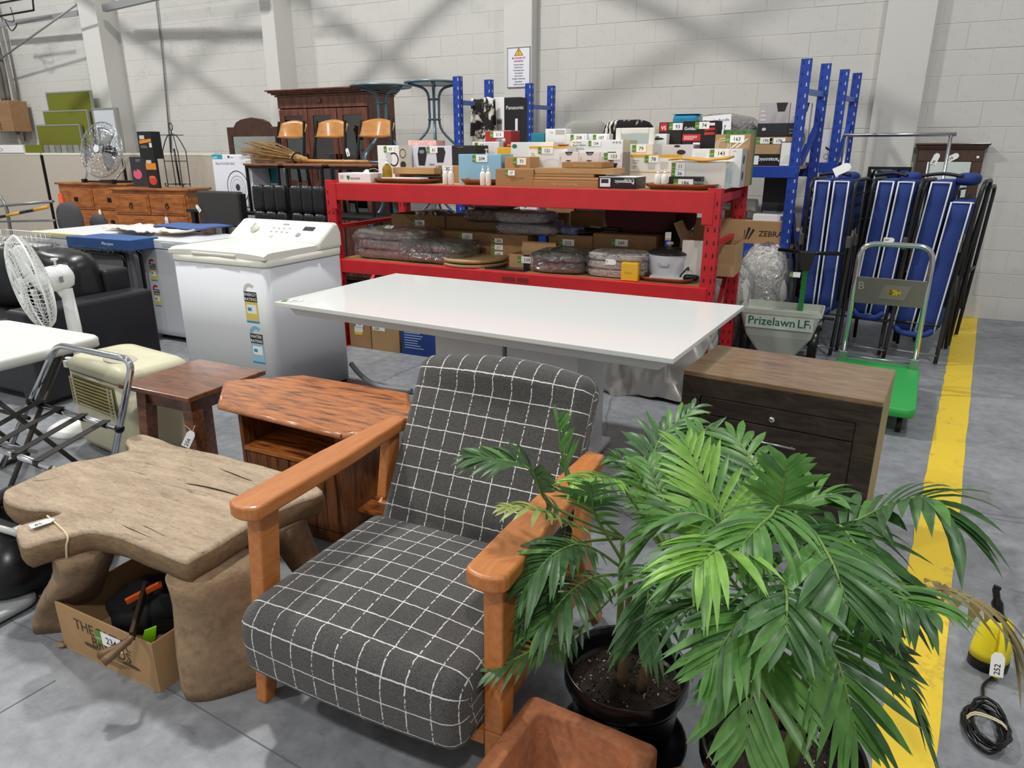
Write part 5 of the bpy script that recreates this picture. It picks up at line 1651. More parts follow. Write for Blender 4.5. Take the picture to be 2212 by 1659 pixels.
gb('white_carton', 'large white carton of lots 11 and 56 filled with yellow cloth', 1449, 1568, 350, .15, .30, mt('e2dfd8', .55), {'F': [('lot', 0.02, .70, .24, '11'), ('lot', .02, .42, .24, '56')], 'R': [('lines', .1, .3, .3, .5, 7, '9fc4dc'), ('r', .5, .1, .35, .75, 'd6e6f0'), ('lines', .55, .2, .25, .5, 6, '7fa8c4')]}, yv=405)
t = T('yellow_cloth', 'yellow folded cloth on top of the white carton', 'cloth', A(1515, 347, RY + .3)); t.location.z = A(1508, 350, RY + .15).z + .001
b = MB().grid(lambda u, v: Vector(((u - .5) * .36, (v - .5) * .22, .012 + .006 * math.sin(u * 8) + .012 * u * v)), 14, 8); b.build('cloth', mt('d9a23a', .8), t, solid=.012)
# second row
gb('jug_box', 'white jug box of lot 97 with kettle picture', 815, 882, 314, .36, .22, BOXW, {'F': [('lot', .22, .78, .18, '97'), ('r', .70, .0, .30, 1, 'b9b1a6'), ('o', .82, .66, .10, .2, .2, '2e2a28'), ('e', .82, .2, .09, .15, '2e2a28'), ('o', .52, .42, .16, .3, .22, '2a2a2e'), ('e', .36, .45, .1, .26, 'c4c6ca')]}, yv=366)
gb('floral_bag', 'pink floral gift bag behind the diffuser box', 882, 942, 303, .56, .14, mt('d8a8a0', .6, var=.35, vsc=30))
gb('diffuser_box', 'white and lilac Siena box of lot 61 with two dark bottles', 892, 976, 315, .36, .18, mt('d6d6e8', .45), {'F': [('lot', .36, .78, .18, '61'), ('p', [(.14, .05), (.3, .05), (.36, .6), (.33, .95), (.16, .95), (.12, .6)], '222226'), ('p', [(.62, .2), (.78, .2), (.84, .7), (.80, .92), (.64, .92), (.60, .7)], '26262c'), ('e', .23, .72, .07, .09, '8a8a92'), ('t', .42, .06, .12, 'SIENA', '3c3c48')]}, yv=360)
gb('appliance_box', 'black hinged appliance box behind the pale blue box', 976, 1028, 314, .44, .2, mt('232124', .5), {'F': [('t', .3, .78, .10, 'Russell Hobbs', 'c8c0b8'), ('e', .26, .8, .03, .04, 'c0604a')]}, yv=334)
gb('pale_blue_box', 'long pale blue box of lot 204', 989, 1082, 333, .24, .2, mt('8fbcd6', .55), {'F': [('lot', .34, .52, .42, '204')]}, yv=366)
gb('white_carton', 'white box of lot 67 in the middle of the rack', 1020, 1078, 306, .74, .08, BOXW, {'F': [('lot', .1, .7, .2, '67')]}, yv=328)
gb('yellow_box', 'small yellow card box in the middle of the rack', 1074, 1106, 318, .60, .12, YEL)
gb('kraft_carton', 'small brown carton of lot 71 under the dinner set box', 1090, 1145, 339, .16, .16, KB, {'F': [('lot', .35, .56, .34, '71'), ('lines', .4, .1, .3, .3, 3, '6a4e30')]}, yv=364)
gb('white_bag', 'folded white padded bag in the middle of the rack', 1102, 1196, 307, .58, .2, mt('e6e6e4', .6), {'F': [('e', .09, .7, .06, .16, '1e7a5a')]}, yv=336)
gb('dinner_set_box', 'white dinner set box of lot 121 with a yellow top band', 1143, 1226, 316, .30, .22, BOXW, {'F': [('r', 0, .90, 1, .1, 'e2a93a'), ('lot', .24, .72, .17, '121'), ('t', .05, .66, .07, 'White', '55555a'), ('t', .05, .58, .07, '12 Piece', '55555a'), ('t', .05, .5, .07, 'Dinner Set', '55555a'), ('e', .60, .2, .30, .28, 'dcdad8'), ('e', .60, .2, .2, .18, 'e6e4e2')]}, topm=YEL, yv=366)
for i, (x0, x1, lab, lt) in enumerate(((1206, 1250, 'white fondue box with black pot picture, leftmost of three', None), (1250, 1296, 'white fondue box with black pot picture, middle of three', None), (1296, 1345, 'white fondue box of lot 153 with black pot picture', '153'))):
    it = [('p', [(.32, 1.0), (.72, 1.0), (.62, .84), (.42, .84)], '2a2624'), ('t', .44, .88, .07, 'RUSSELL', 'e8e0d8'), ('p', [(.2, .45), (.8, .45), (.72, .2), (.28, .2)], '26242a'), ('r', .46, .45, .08, .12, '26242a'), ('r', .38, .55, .24, .04, '26242a'), ('lines', .08, .4, .06, .4, 4, '9a9490')]
    if lt: it.append(('lot', .18, .66, .2, lt))
    gb('fondue_box', lab, x0, x1, 328, .34, .17, mt('e4dcdc', .5), {'F': it, 'R': [('r', 0, 0, 1, 1, '8d8580')]}, yv=372)
gb('blanket_box', 'long white electric blanket box of lot 134', 1234, 1346, 302, .55, .26, BOXW, {'F': [('t', .03, .72, .2, 'Tie Down', '44444a'), ('t', .03, .5, .2, 'Electric Blanket', '44444a'), ('lot', .34, .48, .44, '134'), ('e', .82, .78, .02, .08, '9a9aa0'), ('e', .88, .78, .02, .08, '9a9aa0'), ('e', .94, .78, .02, .08, '9a9aa0'), ('lines', .04, .2, .3, .2, 2, '9a9aa0')], 'R': [('r', 0, 0, 1, 1, 'c8c0a4')]}, z=A(1290, 328, RY + .5).z)
gb('white_carton', 'white glassware carton under the electric blanket box', 1240, 1346, 328, .57, .3, mt('dcdad6', .5))
for i, (x0, x1, num, lab) in enumerate(((1222, 1267, '208', 'white appliance box at the back, right beside the cable reel'), (1268, 1316, '187', 'white appliance box at the back, under the palm print cushion'))):
    gb('appliance_box', lab, x0, x1, 289, .80, .16, BOXW, {'F': [('lot', .24, .55, .12, num), ('e', .5, .1, .2, .3, '2a2a2e')]}, yv=303)
gb('glass_set_box', 'white tumbler box of lot 79', 1361, 1410, 311, .58, .2, mt('e0ddd2', .5), {'F': [('lot', .1, .68, .2, '79')], 'R': [('r', .3, .2, .4, .6, 'c0c4c8')]}, yv=332)
gb('tumbler_box', 'white and yellow tumbler box of lot 78 with two glasses pictured', 1362, 1474, 334, .30, .2, mt('e9e6e0', .5), {'F': [('r', 0, .88, 1, .12, 'e0a93a'), ('r', 0, .22, 1, .04, 'e0a93a'), ('lot', .28, .66, .22, '78'), ('p', [(.34, .7), (.50, .7), (.48, .38), (.36, .38)], 'c9c6c2'), ('p', [(.58, .7), (.74, .7), (.72, .38), (.60, .38)], 'c9c6c2'), ('t', .04, .72, .07, '4 Everyday', '6a6a6a'), ('t', .04, .62, .07, 'Tumblers', '6a6a6a'), ('lines', .05, .4, .1, .15, 2, '9a9a9a')]}, topm=YEL, yv=384)
gb('slow_cooker_box', 'grey white cookware box with an oval badge behind the tumbler box', 1430, 1498, 312, .62, .2, BOXG, {'F': [('e', .48, .84, .1, .1, '2c2826'), ('e', .62, .3, .14, .22, '2a2a2e')], 'R': [('r', 0, 0, 1, 1, '8a8a90')]}, yv=336)
gb('toaster_box', 'tall white box with black coffee grinder picture and oval badge', 1401, 1440, 289, .70, .085, BOXW, {'F': [('e', .2, .88, .13, .06, '2c2826'), ('p', [(.25, .62), (.75, .62), (.9, .5), (.6, .42), (.3, .42)], '222226'), ('e', .5, .7, .12, .05, '222226')]}, yv=312)
gb('white_carton', 'wide white box of lot 143 at the right end', 1495, 1604, 321, .455, .19, BOXW, {'F': [('lot', .36, .72, .24, '143'), ('t', .82, .80, .08, 'HOSS', '55555a'), ('r', .06, .4, .2, .3, 'dcdce0')], 'R': [('r', 0, 0, 1, 1, 'b4b4b8'), ('e', .4, .72, .18, .12, '38383c'), ('e', .4, .3, .18, .12, '38383c')]}, yv=352)
gb('red_black_box', 'black and red VS hair tool box of lot 93', 1424, 1474, 264, .80, .14, mt('2a1c20', .5), {'F': [('r', .05, .5, .3, .45, 'c8202c'), ('t', .08, .58, .3, 'VS', 'f2f2f2'), ('lot', .42, .66, .26, '93')]}, h=None, yv=302)
gb('goldair_box', 'tall black and red Goldair heater box of lot 74', 1476, 1552, 261, .74, .2, mt('141416', .5), {'F': [('t', .04, .66, .17, 'Goldair', 'f4f4f4'), ('lot', .34, .78, .15, '74'), ('p', [(.62, .62), (.92, .66), (.9, .74), (.62, .72)], 'd03028'), ('p', [(.62, .46), (.92, .48), (.9, .57), (.62, .57)], 'd03028'), ('r', .0, .24, .52, .26, 'c8262a'), ('lines', .04, .3, .4, .16, 3, 'f0d8d8'), ('r', .74, .82, .16, .1, 'e8e8e8'), ('r', .32, .06, .2, .12, 'e8e8e8')], 'R': [('t', .2, .6, .1, 'Goldair', 'c8c8c8')]}, yv=318)
gb('kraft_carton', 'tan carton of lot 163 with white curved lines', 1545, 1622, 290, .66, .16, mt('a98a62', .7), {'F': [('lot', .30, .72, .24, '163'), ('o', .24, .2, .22, .55, .08, 'e2d8c4'), ('o', .24, .2, .16, .4, .1, 'e2d8c4'), ('p', [(.45, .05), (.52, .05), (.82, .7), (.75, .7)], 'e2d8c4'), ('p', [(.58, .05), (.65, .05), (.95, .7), (.88, .7)], 'e2d8c4')]}, yv=321)
gb('leaf_box', 'green and white leaf printed box behind the tan carton', 1562, 1630, 280, .84, .1, mt('4d7a4a', .6, var=.5, vsc=40))
gb('red_toy_box', 'red and grey tool box of lot 213 behind the soap bottle', 1048, 1104, 282, .84, .16, mt('a32a2c', .5), {'F': [('lot', .2, .66, .26, '213'), ('e', .6, .35, .2, .18, '8d8f92'), ('r', .4, .1, .4, .14, '5a5c60'), ('r', .66, .34, .12, .16, 'e2d8c8')]}, topm=mt('c9c4c0', .5), yv=316)
gb('teal_box', 'teal appliance box at the back of the rack', 1147, 1176, 287, .86, .12, mt('1f7f92', .5))
gb('white_carton', 'white box with orange emblem at the back of the rack', 1178, 1222, 278, .86, .12, BOXW, {'F': [('o', .3, .7, .08, .06, .3, 'c86a3a'), ('r', .5, .55, .45, .35, 'b4b4b0')]}, yv=306)
for x, lab in ((1127, 'blue cable reel with orange flanges left of the teal box'), (1211, 'blue cable reel with orange flanges right of the teal box')):
    p = A(x, 300, RY + .80)
    t = T('cable_reel', lab, 'reel', (p.x, RY + .74, S1 + .16))
    b = MB().lathe([(.085, 0), (.085, .012)], 24); b.lathe([(.085, .1), (.085, .112)], 24); b.build('flange', mt('b8744a', .6), t)
    MB().lathe([(.062, .012), (.062, .1)], 24).build('wound_cable', mt('2a3a68', .5, bump=.5, bsc=200), t)
    gb('reel_carton', 'plain carton carrying the %s reel' % ('left' if x < 1180 else 'right'), x - 18, x + 18, 320, .655, .17, KB2, h=.16)

t = T('picture_frame', 'white ornate picture frame lying behind the tumbler boxes', 'picture frame', A(1372, 290, RY + .74)); t.location.z = S1
_x0, _x1 = A(1330, 285, RY + .74).x - t.location.x, A(1414, 285, RY + .74).x - t.location.x
_z = A(1372, 276, RY + .74).z - S1
b = MB()
for c in ((_x0, 0, _x0 + .04, _z), (_x1 - .04, 0, _x1, _z), (_x0 + .04, _z - .04, _x1 - .04, _z), (_x0 + .04, 0, _x1 - .04, .04)): b.box(c[0], 0, c[1], c[2], .025, c[3])
b.build('frame', mt('dedbd2', .5), t, .006)
MB().box(_x0 + .04, .01, .04, _x1 - .04, .018, _z - .04).build('glass', MIRROR, t)
# --- goods on the lower red shelf
GREYF = mt('a59c97', .9, var=.15, vsc=30, bump=.4, bsc=120)
def wrapped(name, lab, x0, x1, yt, f, d, m, z=S2, layers=2, h=None, cat='bedding', lt=None, seed=0, px=None):
    """folded textile in a clear bag: puffy layers plus a crinkled film"""
    a, b_ = A(x0, yt + 40, RY + f).x, A(x1, yt + 40, RY + f).x
    w = b_ - a
    hh = h or A((x0 + x1) / 2, yt, RY + f + d * .35).z - z
    t = T(name, lab, cat, ((a + b_) / 2, RY + f + d / 2, z))
    lh = hh / layers
    for k in range(layers):
        puff('folded_layer', .008 * wn(k + seed), 0, lh * (k + .5), w / 2 * (.94 + .03 * wn(seed + k)), d / 2 * .94, lh / 2 * 1.02, .05, m, t, seed + k, 4.5, 22)
    puff('plastic_bag', 0, 0, hh / 2 + .002, w / 2 * 1.02, d / 2 * 1.02, hh / 2 * 1.03, .05, FILM, t, seed, 5, 30)
    if lt: lot(t, Matrix.Translation((-w * .12, -d * .30, hh * 1.03)) @ Matrix.Rotation(R(28), 4, 'X'), lt, .036)
    return t
wrapped('bagged_quilt', 'grey quilt in a clear bag at the left of the lower shelf, lot 118', 752, 905, 492, .06, .55, GREYF, layers=3, lt='118', seed=1)
wrapped('bagged_quilt', 'dark green throw in a clear bag beside the round boards', 848, 1000, 517, .05, .34, mt('5f665a', .9, bump=.4, bsc=120), layers=2, seed=2)
wrapped('bagged_quilt', 'dark grey throw in a shiny clear bag in the middle', 1137, 1257, 540, .05, .36, mt('696d62', .9, bump=.4, bsc=120), layers=2, seed=3)
wrapped('bagged_blanket', 'folded white blanket in a clear bag with tag 7', 1259, 1389, 543, .06, .3, mt('d8d2cc', .9, bump=.5, bsc=120), layers=3, seed=4)
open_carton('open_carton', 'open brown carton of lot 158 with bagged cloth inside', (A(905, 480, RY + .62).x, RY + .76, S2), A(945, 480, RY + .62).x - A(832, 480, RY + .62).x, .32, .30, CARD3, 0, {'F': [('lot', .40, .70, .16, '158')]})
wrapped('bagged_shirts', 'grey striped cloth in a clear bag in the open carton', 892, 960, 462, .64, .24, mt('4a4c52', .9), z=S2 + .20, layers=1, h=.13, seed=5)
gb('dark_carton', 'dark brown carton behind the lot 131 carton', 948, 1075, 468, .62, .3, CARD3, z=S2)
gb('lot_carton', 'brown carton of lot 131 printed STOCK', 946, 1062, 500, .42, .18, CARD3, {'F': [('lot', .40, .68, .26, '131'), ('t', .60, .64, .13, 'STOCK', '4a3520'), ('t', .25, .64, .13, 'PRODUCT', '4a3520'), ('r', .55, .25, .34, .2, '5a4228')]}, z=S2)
gb('lot_carton', 'brown carton with stickers of lots 201 and 211', 1060, 1140, 507, .40, .2, CARD2, {'F': [('lot', .04, .68, .17, '201'), ('lot', .04, .44, .17, '211'), ('lot', .04, .2, .17, '181')]}, z=S2)
wrapped('bagged_quilt', 'red patterned quilt in a clear bag on the stacked grey quilts', 1000, 1100, 442, .60, .26, mt('8d4a48', .8, var=.3, vsc=30), z=S2 + .36, layers=1, h=.10, lt='180', seed=7)
wrapped('bagged_quilt', 'brown quilt in a clear bag under the red patterned quilt', 998, 1100, 470, .56, .3, mt('75645e', .9), z=S2 + .26, layers=1, h=.10, seed=8)
wrapped('bagged_quilt', 'upper light grey quilt in a clear bag on the cartons', 1058, 1178, 462, .40, .3, mt('b4b0b6', .9), z=S2 + .285, layers=1, h=.085, seed=9)
wrapped('bagged_quilt', 'lower light grey quilt in a clear bag on the cartons', 1058, 1200, 480, .39, .34, mt('aaa7ad', .9), z=S2 + .20, layers=1, h=.085, seed=10)
# two round wooden boards
p = A(1025, 556, RY + .25)
for k, lab in ((0, 'lower round wooden board under another on the lower shelf'), (1, 'upper round wooden board with dark rings on the lower shelf')):
    t = T('round_board', lab, 'board', (p.x, RY + .25, S2 + k * .032))
    MB().lathe([(.24, 0), (.245, .004), (.245, .018), (.24, .022), (.001, .022)], 48, 0).build('board', wood('9a7850', 'b39266', 11, (2, 13, 13), .5), t)
    for a in (0, 2.1, 4.2): MB().lathe([(.012, .022), (.012, .032 if k == 0 else .0225)], 10, 0, (.16 * math.cos(a), .16 * math.sin(a), 0)).build('spacer', BLACK, t)
open_carton('open_carton', 'small open brown carton of lot 139', (A(1135, 560, RY + .12).x, RY + .24, S2), A(1174, 560, RY + .12).x - A(1097, 560, RY + .12).x, .2, .105, CARD, 0, {'F': [('lot', .25, .45, .44, '139')]}, (('B', 1.3), ('R', .9)), .07, tape=BLACK)
t = T('flat_tablet', 'flat glossy black panel lying on the lower shelf', 'panel', (A(1105, 580, RY + .14).x, RY + .15, S2))
MB().box(-.17, -.1, 0, .15, .1, .012).build('panel', mt('151518', .12), t, .003)
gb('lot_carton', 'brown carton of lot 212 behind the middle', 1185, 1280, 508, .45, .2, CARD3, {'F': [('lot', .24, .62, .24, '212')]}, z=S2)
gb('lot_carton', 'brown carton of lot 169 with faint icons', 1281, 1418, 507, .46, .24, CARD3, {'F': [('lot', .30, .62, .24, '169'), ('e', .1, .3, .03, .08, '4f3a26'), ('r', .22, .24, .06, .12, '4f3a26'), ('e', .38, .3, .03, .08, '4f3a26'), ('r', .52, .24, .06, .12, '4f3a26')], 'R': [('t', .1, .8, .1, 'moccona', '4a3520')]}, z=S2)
t = T('skillet', 'dark frying pan lying on the lot 212 carton', 'pan', (A(1250, 490, RY + .5).x, RY + .58, A(1230, 508, RY + .45).z))
MB().lathe([(.10, 0), (.13, .03), (.135, .032), (.12, .006), (.001, .006)], 28).build('pan', mt('2c2a2c', .35, .5), t)
MB().tube([(.12, 0, .03), (.2, -.02, .05), (.3, -.03, .045)], .012, 8, sub=4).build('handle', PLASTICBLK, t)
wrapped('bagged_snacks', 'blue and white patterned bag beside the frying pan', 1206, 1250, 480, .44, .14, mt('5a78a8', .6, var=.5, vsc=60), z=A(1230, 508, RY + .45).z, layers=1, h=.06, seed=12)
MAR = mt('451a22', .9, bump=.3, bsc=100)
t = T('pillow', 'dark maroon square pillow on the lot 169 carton', 'pillow', (A(1368, 480, RY + .46).x, RY + .62, A(1350, 507, RY + .46).z))
puff('pillow', 0, 0, .16, .245, .075, .16, .03, MAR, t, 4, 5)
t = T('pillow', 'second maroon pillow leaning behind the first', 'pillow', (A(1430, 470, RY + .62).x, RY + .78, A(1350, 507, RY + .46).z))
puff('pillow', 0, 0, .15, .2, .07, .15, .03, mt('3a1820', .9), t, 6, 5)
gb('lot_carton', 'brown carton near the back of the lower shelf, left of the pillows', 1180, 1222, 461, .86, .1, CARD2, {'F': [('lot', .2, .55, .3, '200')]}, z=S2)
gb('lot_carton', 'wide brown carton near the back of the lower shelf touching the pillow', 1232, 1303, 458, .84, .1, CARD2, {'F': [('lot', .5, .58, .3, '181')]}, z=S2)
gb('yellow_box', 'bright yellow gift box at the front of the lower shelf', 1342, 1378, 568, .03, .09, YEL, {'F': [('lines', .2, .4, .6, .12, 2, 'b98a1a')]}, z=S2)
string_tag(T('string_tag_card', 'round white tag numbered 7 hanging on the white blanket', 'tag', A(1330, 577, RY + .025)), (0, 0, .03), '7', .035, (PI / 2, R(90), 0))
# slow cooker
p = A(1442, 580, RY + .28)
t = T('slow_cooker', 'round white slow cooker with a dark glass lid', 'slow cooker', (p.x + .01, RY + .26, S2))
MB().lathe([(.10, 0), (.12, .01), (.128, .06), (.132, .15), (.13, .16)], 36, 0).build('body', mt('d4d6dc', .35), t)
MB().lathe([(.128, .16), (.14, .163), (.14, .17), (.12, .182), (.06, .2), (.02, .205)], 36, 0).build('lid', mt('2c2a2a', .15), t)
MB().lathe([(.012, .2), (.014, .215), (.026, .22), (.02, .235), (.001, .237)], 16, 0).build('lid_knob', mt('b0aca4', .4), t)
for s_ in (-1, 1): MB().cb((s_ * .14, 0, .09), (.03, .05, .06)).build('side_handle', mt('d4d6dc', .35), t, .008)
MB().tube(fillet([(-.03, -.13, .11), (-.025, -.137, .095), (.025, -.137, .095), (.03, -.13, .11)], .01), .006, 6).build('front_grip', mt('b8babf', .4), t)
MB().tube([(.1, -.1, .02), (.12, -.14, .05), (.15, -.1, .09), (.14, -.05, .06)], .006, 6, sub=5).build('cord', PLASTICBLK, t)
b_ = tray('wooden_tray', 'low wooden tray with white card sign at the right of the lower shelf', 1382, 1512, .04, .2, .03, S2)
gb('card_sign', 'white card box lying in the wooden tray of the lower shelf', 1402, 1475, 592, .10, .1, BOXW, {'F': [('t', .35, .25, .5, 'Belapane', '4a4a50')]}, z=S2 + .010, h=.022)
t = T('glasses_case', 'black glasses case in the wooden tray of the lower shelf', 'case', (A(1492, 595, RY + .12).x, RY + .14, S2 + .01))
puff('case', 0, 0, .022, .05, .025, .02, .02, PLASTICBLK, t, 1, 3)
gb('white_panel_box', 'white panelled board leaning beside the slow cooker', 1474, 1522, 520, .20, .03, mt('dcdad2', .6), z=S2, seam=False)
open_carton('open_carton', 'open brown carton with flaps at the right end of the lower shelf', (A(1540, 540, RY + .42).x - .04, RY + .62, S2), .36, .32, .21, CARD, 0, None, (('L', 1.1), ('B', 1.4)), .14)
gb('black_drink_box', 'black printed box at the back right of the lower shelf', 1452, 1490, 466, .84, .1, mt('26262a', .5), {'F': [('r', .55, .1, .4, .7, 'd8d4d0'), ('lot', .2, .8, .18, '20')]}, z=S2)
for x, lab in ((1508, 'white bottle at the back right of the lower shelf, left of two'), (1520, 'white bottle at the back right of the lower shelf, right of two')):
    pump_bottle('white_bottle', lab, x, .50 + .36, S2, .032, .30, mt('e6e4de', .4), WHITE, False)
# --- under the rack, on the floor
for name, lab, x0, x1, yt, Y, d, m, pr in (
    ('floor_carton', 'leftmost brown carton on the floor, with a yellow sticker', 756, 801, 690, 4.37, .35, CARD2, {'F': [('lot', .2, .75, .2, '36', 0), ('r', .25, .45, .35, .1, 'e8c43a'), ('r', .25, .55, .4, .2, 'e8e6e0')]}),
    ('floor_carton', 'brown carton on the floor next to the dark blue carton', 803, 862, 690, 4.37, .35, mt('ab8a5f', .75), {'F': [('r', .06, .62, .44, .18, 'f2f2f0'), ('t', .1, .65, .14, '226', '1c1c1e')]}),
    ('blue_carton', 'dark blue carton reading AND COOL on the floor', 866, 960, 680, 4.37, .4, mt('1d3f86', .5), {'F': [('t', .08, .66, .11, 'AND COOL', 'e8eef8'), ('lines', .08, .16, .5, .42, 7, '9db4dc'), ('r', .08, .61, .5, .008, '7f9ccf'), ('r', .88, .6, .06, .12, 'd8e2f2')]})):
    loc, w, hh = fit(x0, x1, yt, 765, Y, 0, d)
    carton(name, lab, loc, w, d, max(.22, hh), m, 0, pr)
loc = (-1.85, 4.95, 0)
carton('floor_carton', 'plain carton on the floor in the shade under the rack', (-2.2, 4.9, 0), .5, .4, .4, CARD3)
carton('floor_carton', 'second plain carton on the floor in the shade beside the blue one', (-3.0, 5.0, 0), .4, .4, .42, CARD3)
# silver cover
SILV = mt('c2beb8', .34, .6)
t = T('appliance_cover', 'crumpled silver cloth cover draped over goods under the white table', 'cover', (-1.28, 4.42, 0))
b = MB()
def cov(u, v):
    a = 2 * PI * u
    sx = 1 / max(abs(math.cos(a)), abs(math.sin(a))) ** .8
    rx, ry = .50 * sx, .24 * sx
    fold = 1 + (.10 * math.sin(a * 11 + 2.5 * math.sin(v * 5)) + .06 * math.sin(a * 19 + v * 9) + .035 * math.sin(a * 31 - v * 14)) * (1 - .7 * v)
    k = (1.06 - .10 * v) if v < .72 else (.99 * (1 - (v - .72) / .28) ** .8)
    z = .012 + .50 * min(1, v / .72) + (.03 * (v - .72) / .28 if v > .72 else 0)
    return Vector((rx * math.cos(a) * fold * k, ry * math.sin(a) * fold * k, z + .012 * math.sin(a * 5 + v * 9)))
b.grid(cov, 180, 30, 0, True)
b.build('cloth', SILV, t)
# white wrapped goods right of the red rack (floor)
WRAPW = mt('cfccc6', .6, var=.1, vsc=8)
for x, y, Y, sx, sy, sz, lab, sd in ((1470, 640, 5.05, .22, .22, .36, 'white bulging sack wrapped in plastic inside the rack end', 1), (1650, 620, 6.05, .20, .25, .40, 'white bulging sack wrapped in plastic under the blue shelf', 2), (1565, 660, 5.75, .2, .2, .33, 'white wrapped bundle between the red and blue racks', 3)):
    p = A(x, y, Y)
    t = T('wrapped_sack', lab, 'sack', (p.x, Y, 0))
    puff('sack', 0, 0, sz, sx, sy, sz, .07, WRAPW, t, sd, 2.8)
    puff('plastic_film', 0, 0, sz + .01, sx * 1.06, sy * 1.06, sz * 1.02, .09, FILM, t, sd + 4, 2.8)
# ================================================================ blue racks along the wall
def blue_rack(name, lab, x0, x1, Y, dep, skew, top, shelves):
    t = T(name, lab, 'shelving rack', ((x0 + x1) / 2, Y, 0))
    W = (x1 - x0) / 2
    sl = mt('c3c8d4', .7)
    for x in (-W, W):
        for yy, dx in ((0, 0), (dep, skew)):
            upright(t, x + dx, yy, top, .075, .055, BLUE, 1, mh=sl, mh2=mt('16245c', .7))
        for z in (.3, top - .22): MB().bar((x, .03, z), (x + skew, dep + .03, z), .03, .04).build('brace', mt('5f78b8', .45), t)
        MB().bar((x, .03, 1.30), (x + skew, dep + .03, top - .42), .035, .05).build('diagonal_brace', BLUE, t)
        MB().bar((x + skew, dep + .03, .35), (x, .03, 1.15), .035, .05).build('diagonal_brace', BLUE, t)
    for z in shelves:
        MB().box(-W - .02, -.006, z - .085, W + .02, .034, z).build('beam', BLUE, t, .003)
        MB().box(-W + skew - .02, dep + .03, z - .085, W + skew + .02, dep + .06, z).build('beam', BLUE, t, .003)
        MB().box(-W + .05, .036, z - .018, W + skew - .05, dep + .028, z + .002).build('shelf_board', MDF, t)
    return t
BA = 6.0; BB = 7.02
blue_rack('blue_rack', 'blue steel shelving rack standing behind the red rack', -3.49, -.53, BA, .40, .11, 2.14, (.78, 1.385))
blue_rack('blue_rack', 'rear blue steel shelving rack nearest the block wall', -3.24, -.31, BB, .36, .09, 2.15, (.80, 1.40))
def bb(name, label, x0, x1, yt, Y, d, m=None, pr=None, z=0, h=None, cat='box', rz=0, yb=None, **k):
    loc, w, hh, d = settle(x0, x1, yt, Y, z, d, h, Y + .6 if Y < 5.9 or Y > 6.42 else 6.42)
    return carton(name, label, loc, w, d, h or hh, m, rz, pr, cat, **k)
U = 1.388
PAN = mt('b9b3b4', .5)
def pans(n): return [('p', [(.55, 1), (.92, 1), (.84, .86), (.62, .86)], '2a2624'), ('e', .35, .40, .22, .14, '8f8c8e'), ('e', .72, .42, .2, .13, '77747a'), ('r', .1, .44, .4, .035, '2c2a2a'), ('e', .68, .2, .18, .06, '3a383a'), ('lines', .08, .72, .2, .2, 3, 'dcd4d4')]
bb('saucepan_set_box', 'grey saucepan set box at the right end of the blue rack', 1640, 1707, 222, 6.24, .16, PAN, {'F': pans(1)}, U)
bb('saucepan_set_box', 'pale saucepan set box half behind the blue upright', 1708, 1752, 222, 6.24, .16, mt('d2cccc', .5), {'F': pans(2)}, U)
bb('saucepan_set_box', 'white pan box upper, seen between the blue uprights', 1768, 1806, 280, 7.06, .2, BOXG, {'F': [('p', [(.5, .5), (.95, .35), (.95, .28), (.5, .42)], '26262a'), ('o', .6, .18, .15, .09, .2, '6a6a6e')]}, 1.402)
bb('valance_bag', 'black bagged quilted valance set with grey lettering', 1636, 1728, 266, 6.06, .16, mt('23282b', .6), {'F': [('t', .95, .55, .2, 'Valance', '9aa0a4', 'l', PI), ('t', .95, .3, .2, 'Quilted', '9aa0a4', 'l', PI), ('e', .16, .55, .05, .12, 'c8ccd0')]}, 1.605)
bb('lot_carton', 'tan carton with lot stickers 195 and 178', 1632, 1722, 299, 6.05, .17, mt('ab8c68', .7), {'F': [('lot', .02, .62, .34, '195'), ('lot', .34, .60, .34, '178')]}, U + .085, h=.128)
bb('rice_cooker_box', 'black Panasonic box under the lot 195 carton', 1624, 1690, 331, 6.04, .17, BLACK, {'F': [('r', .03, .1, .2, .8, 'e8e8e8'), ('t', .95, .7, .5, 'Panasonic', 'f0f0f0', 'l', PI)]}, U, h=.083)
bb('white_carton', 'white open backed box at the front of the blue shelf', 1687, 1727, 306, 6.01, .028, BOXW, {'F': [('p', [(.1, .1), (.9, .1), (.7, .45), (.3, .45)], 'd8d8d8'), ('r', 0, .97, 1, .03, '2a2a2e'), ('r', 0, 0, .03, 1, '2a2a2e')]}, U)
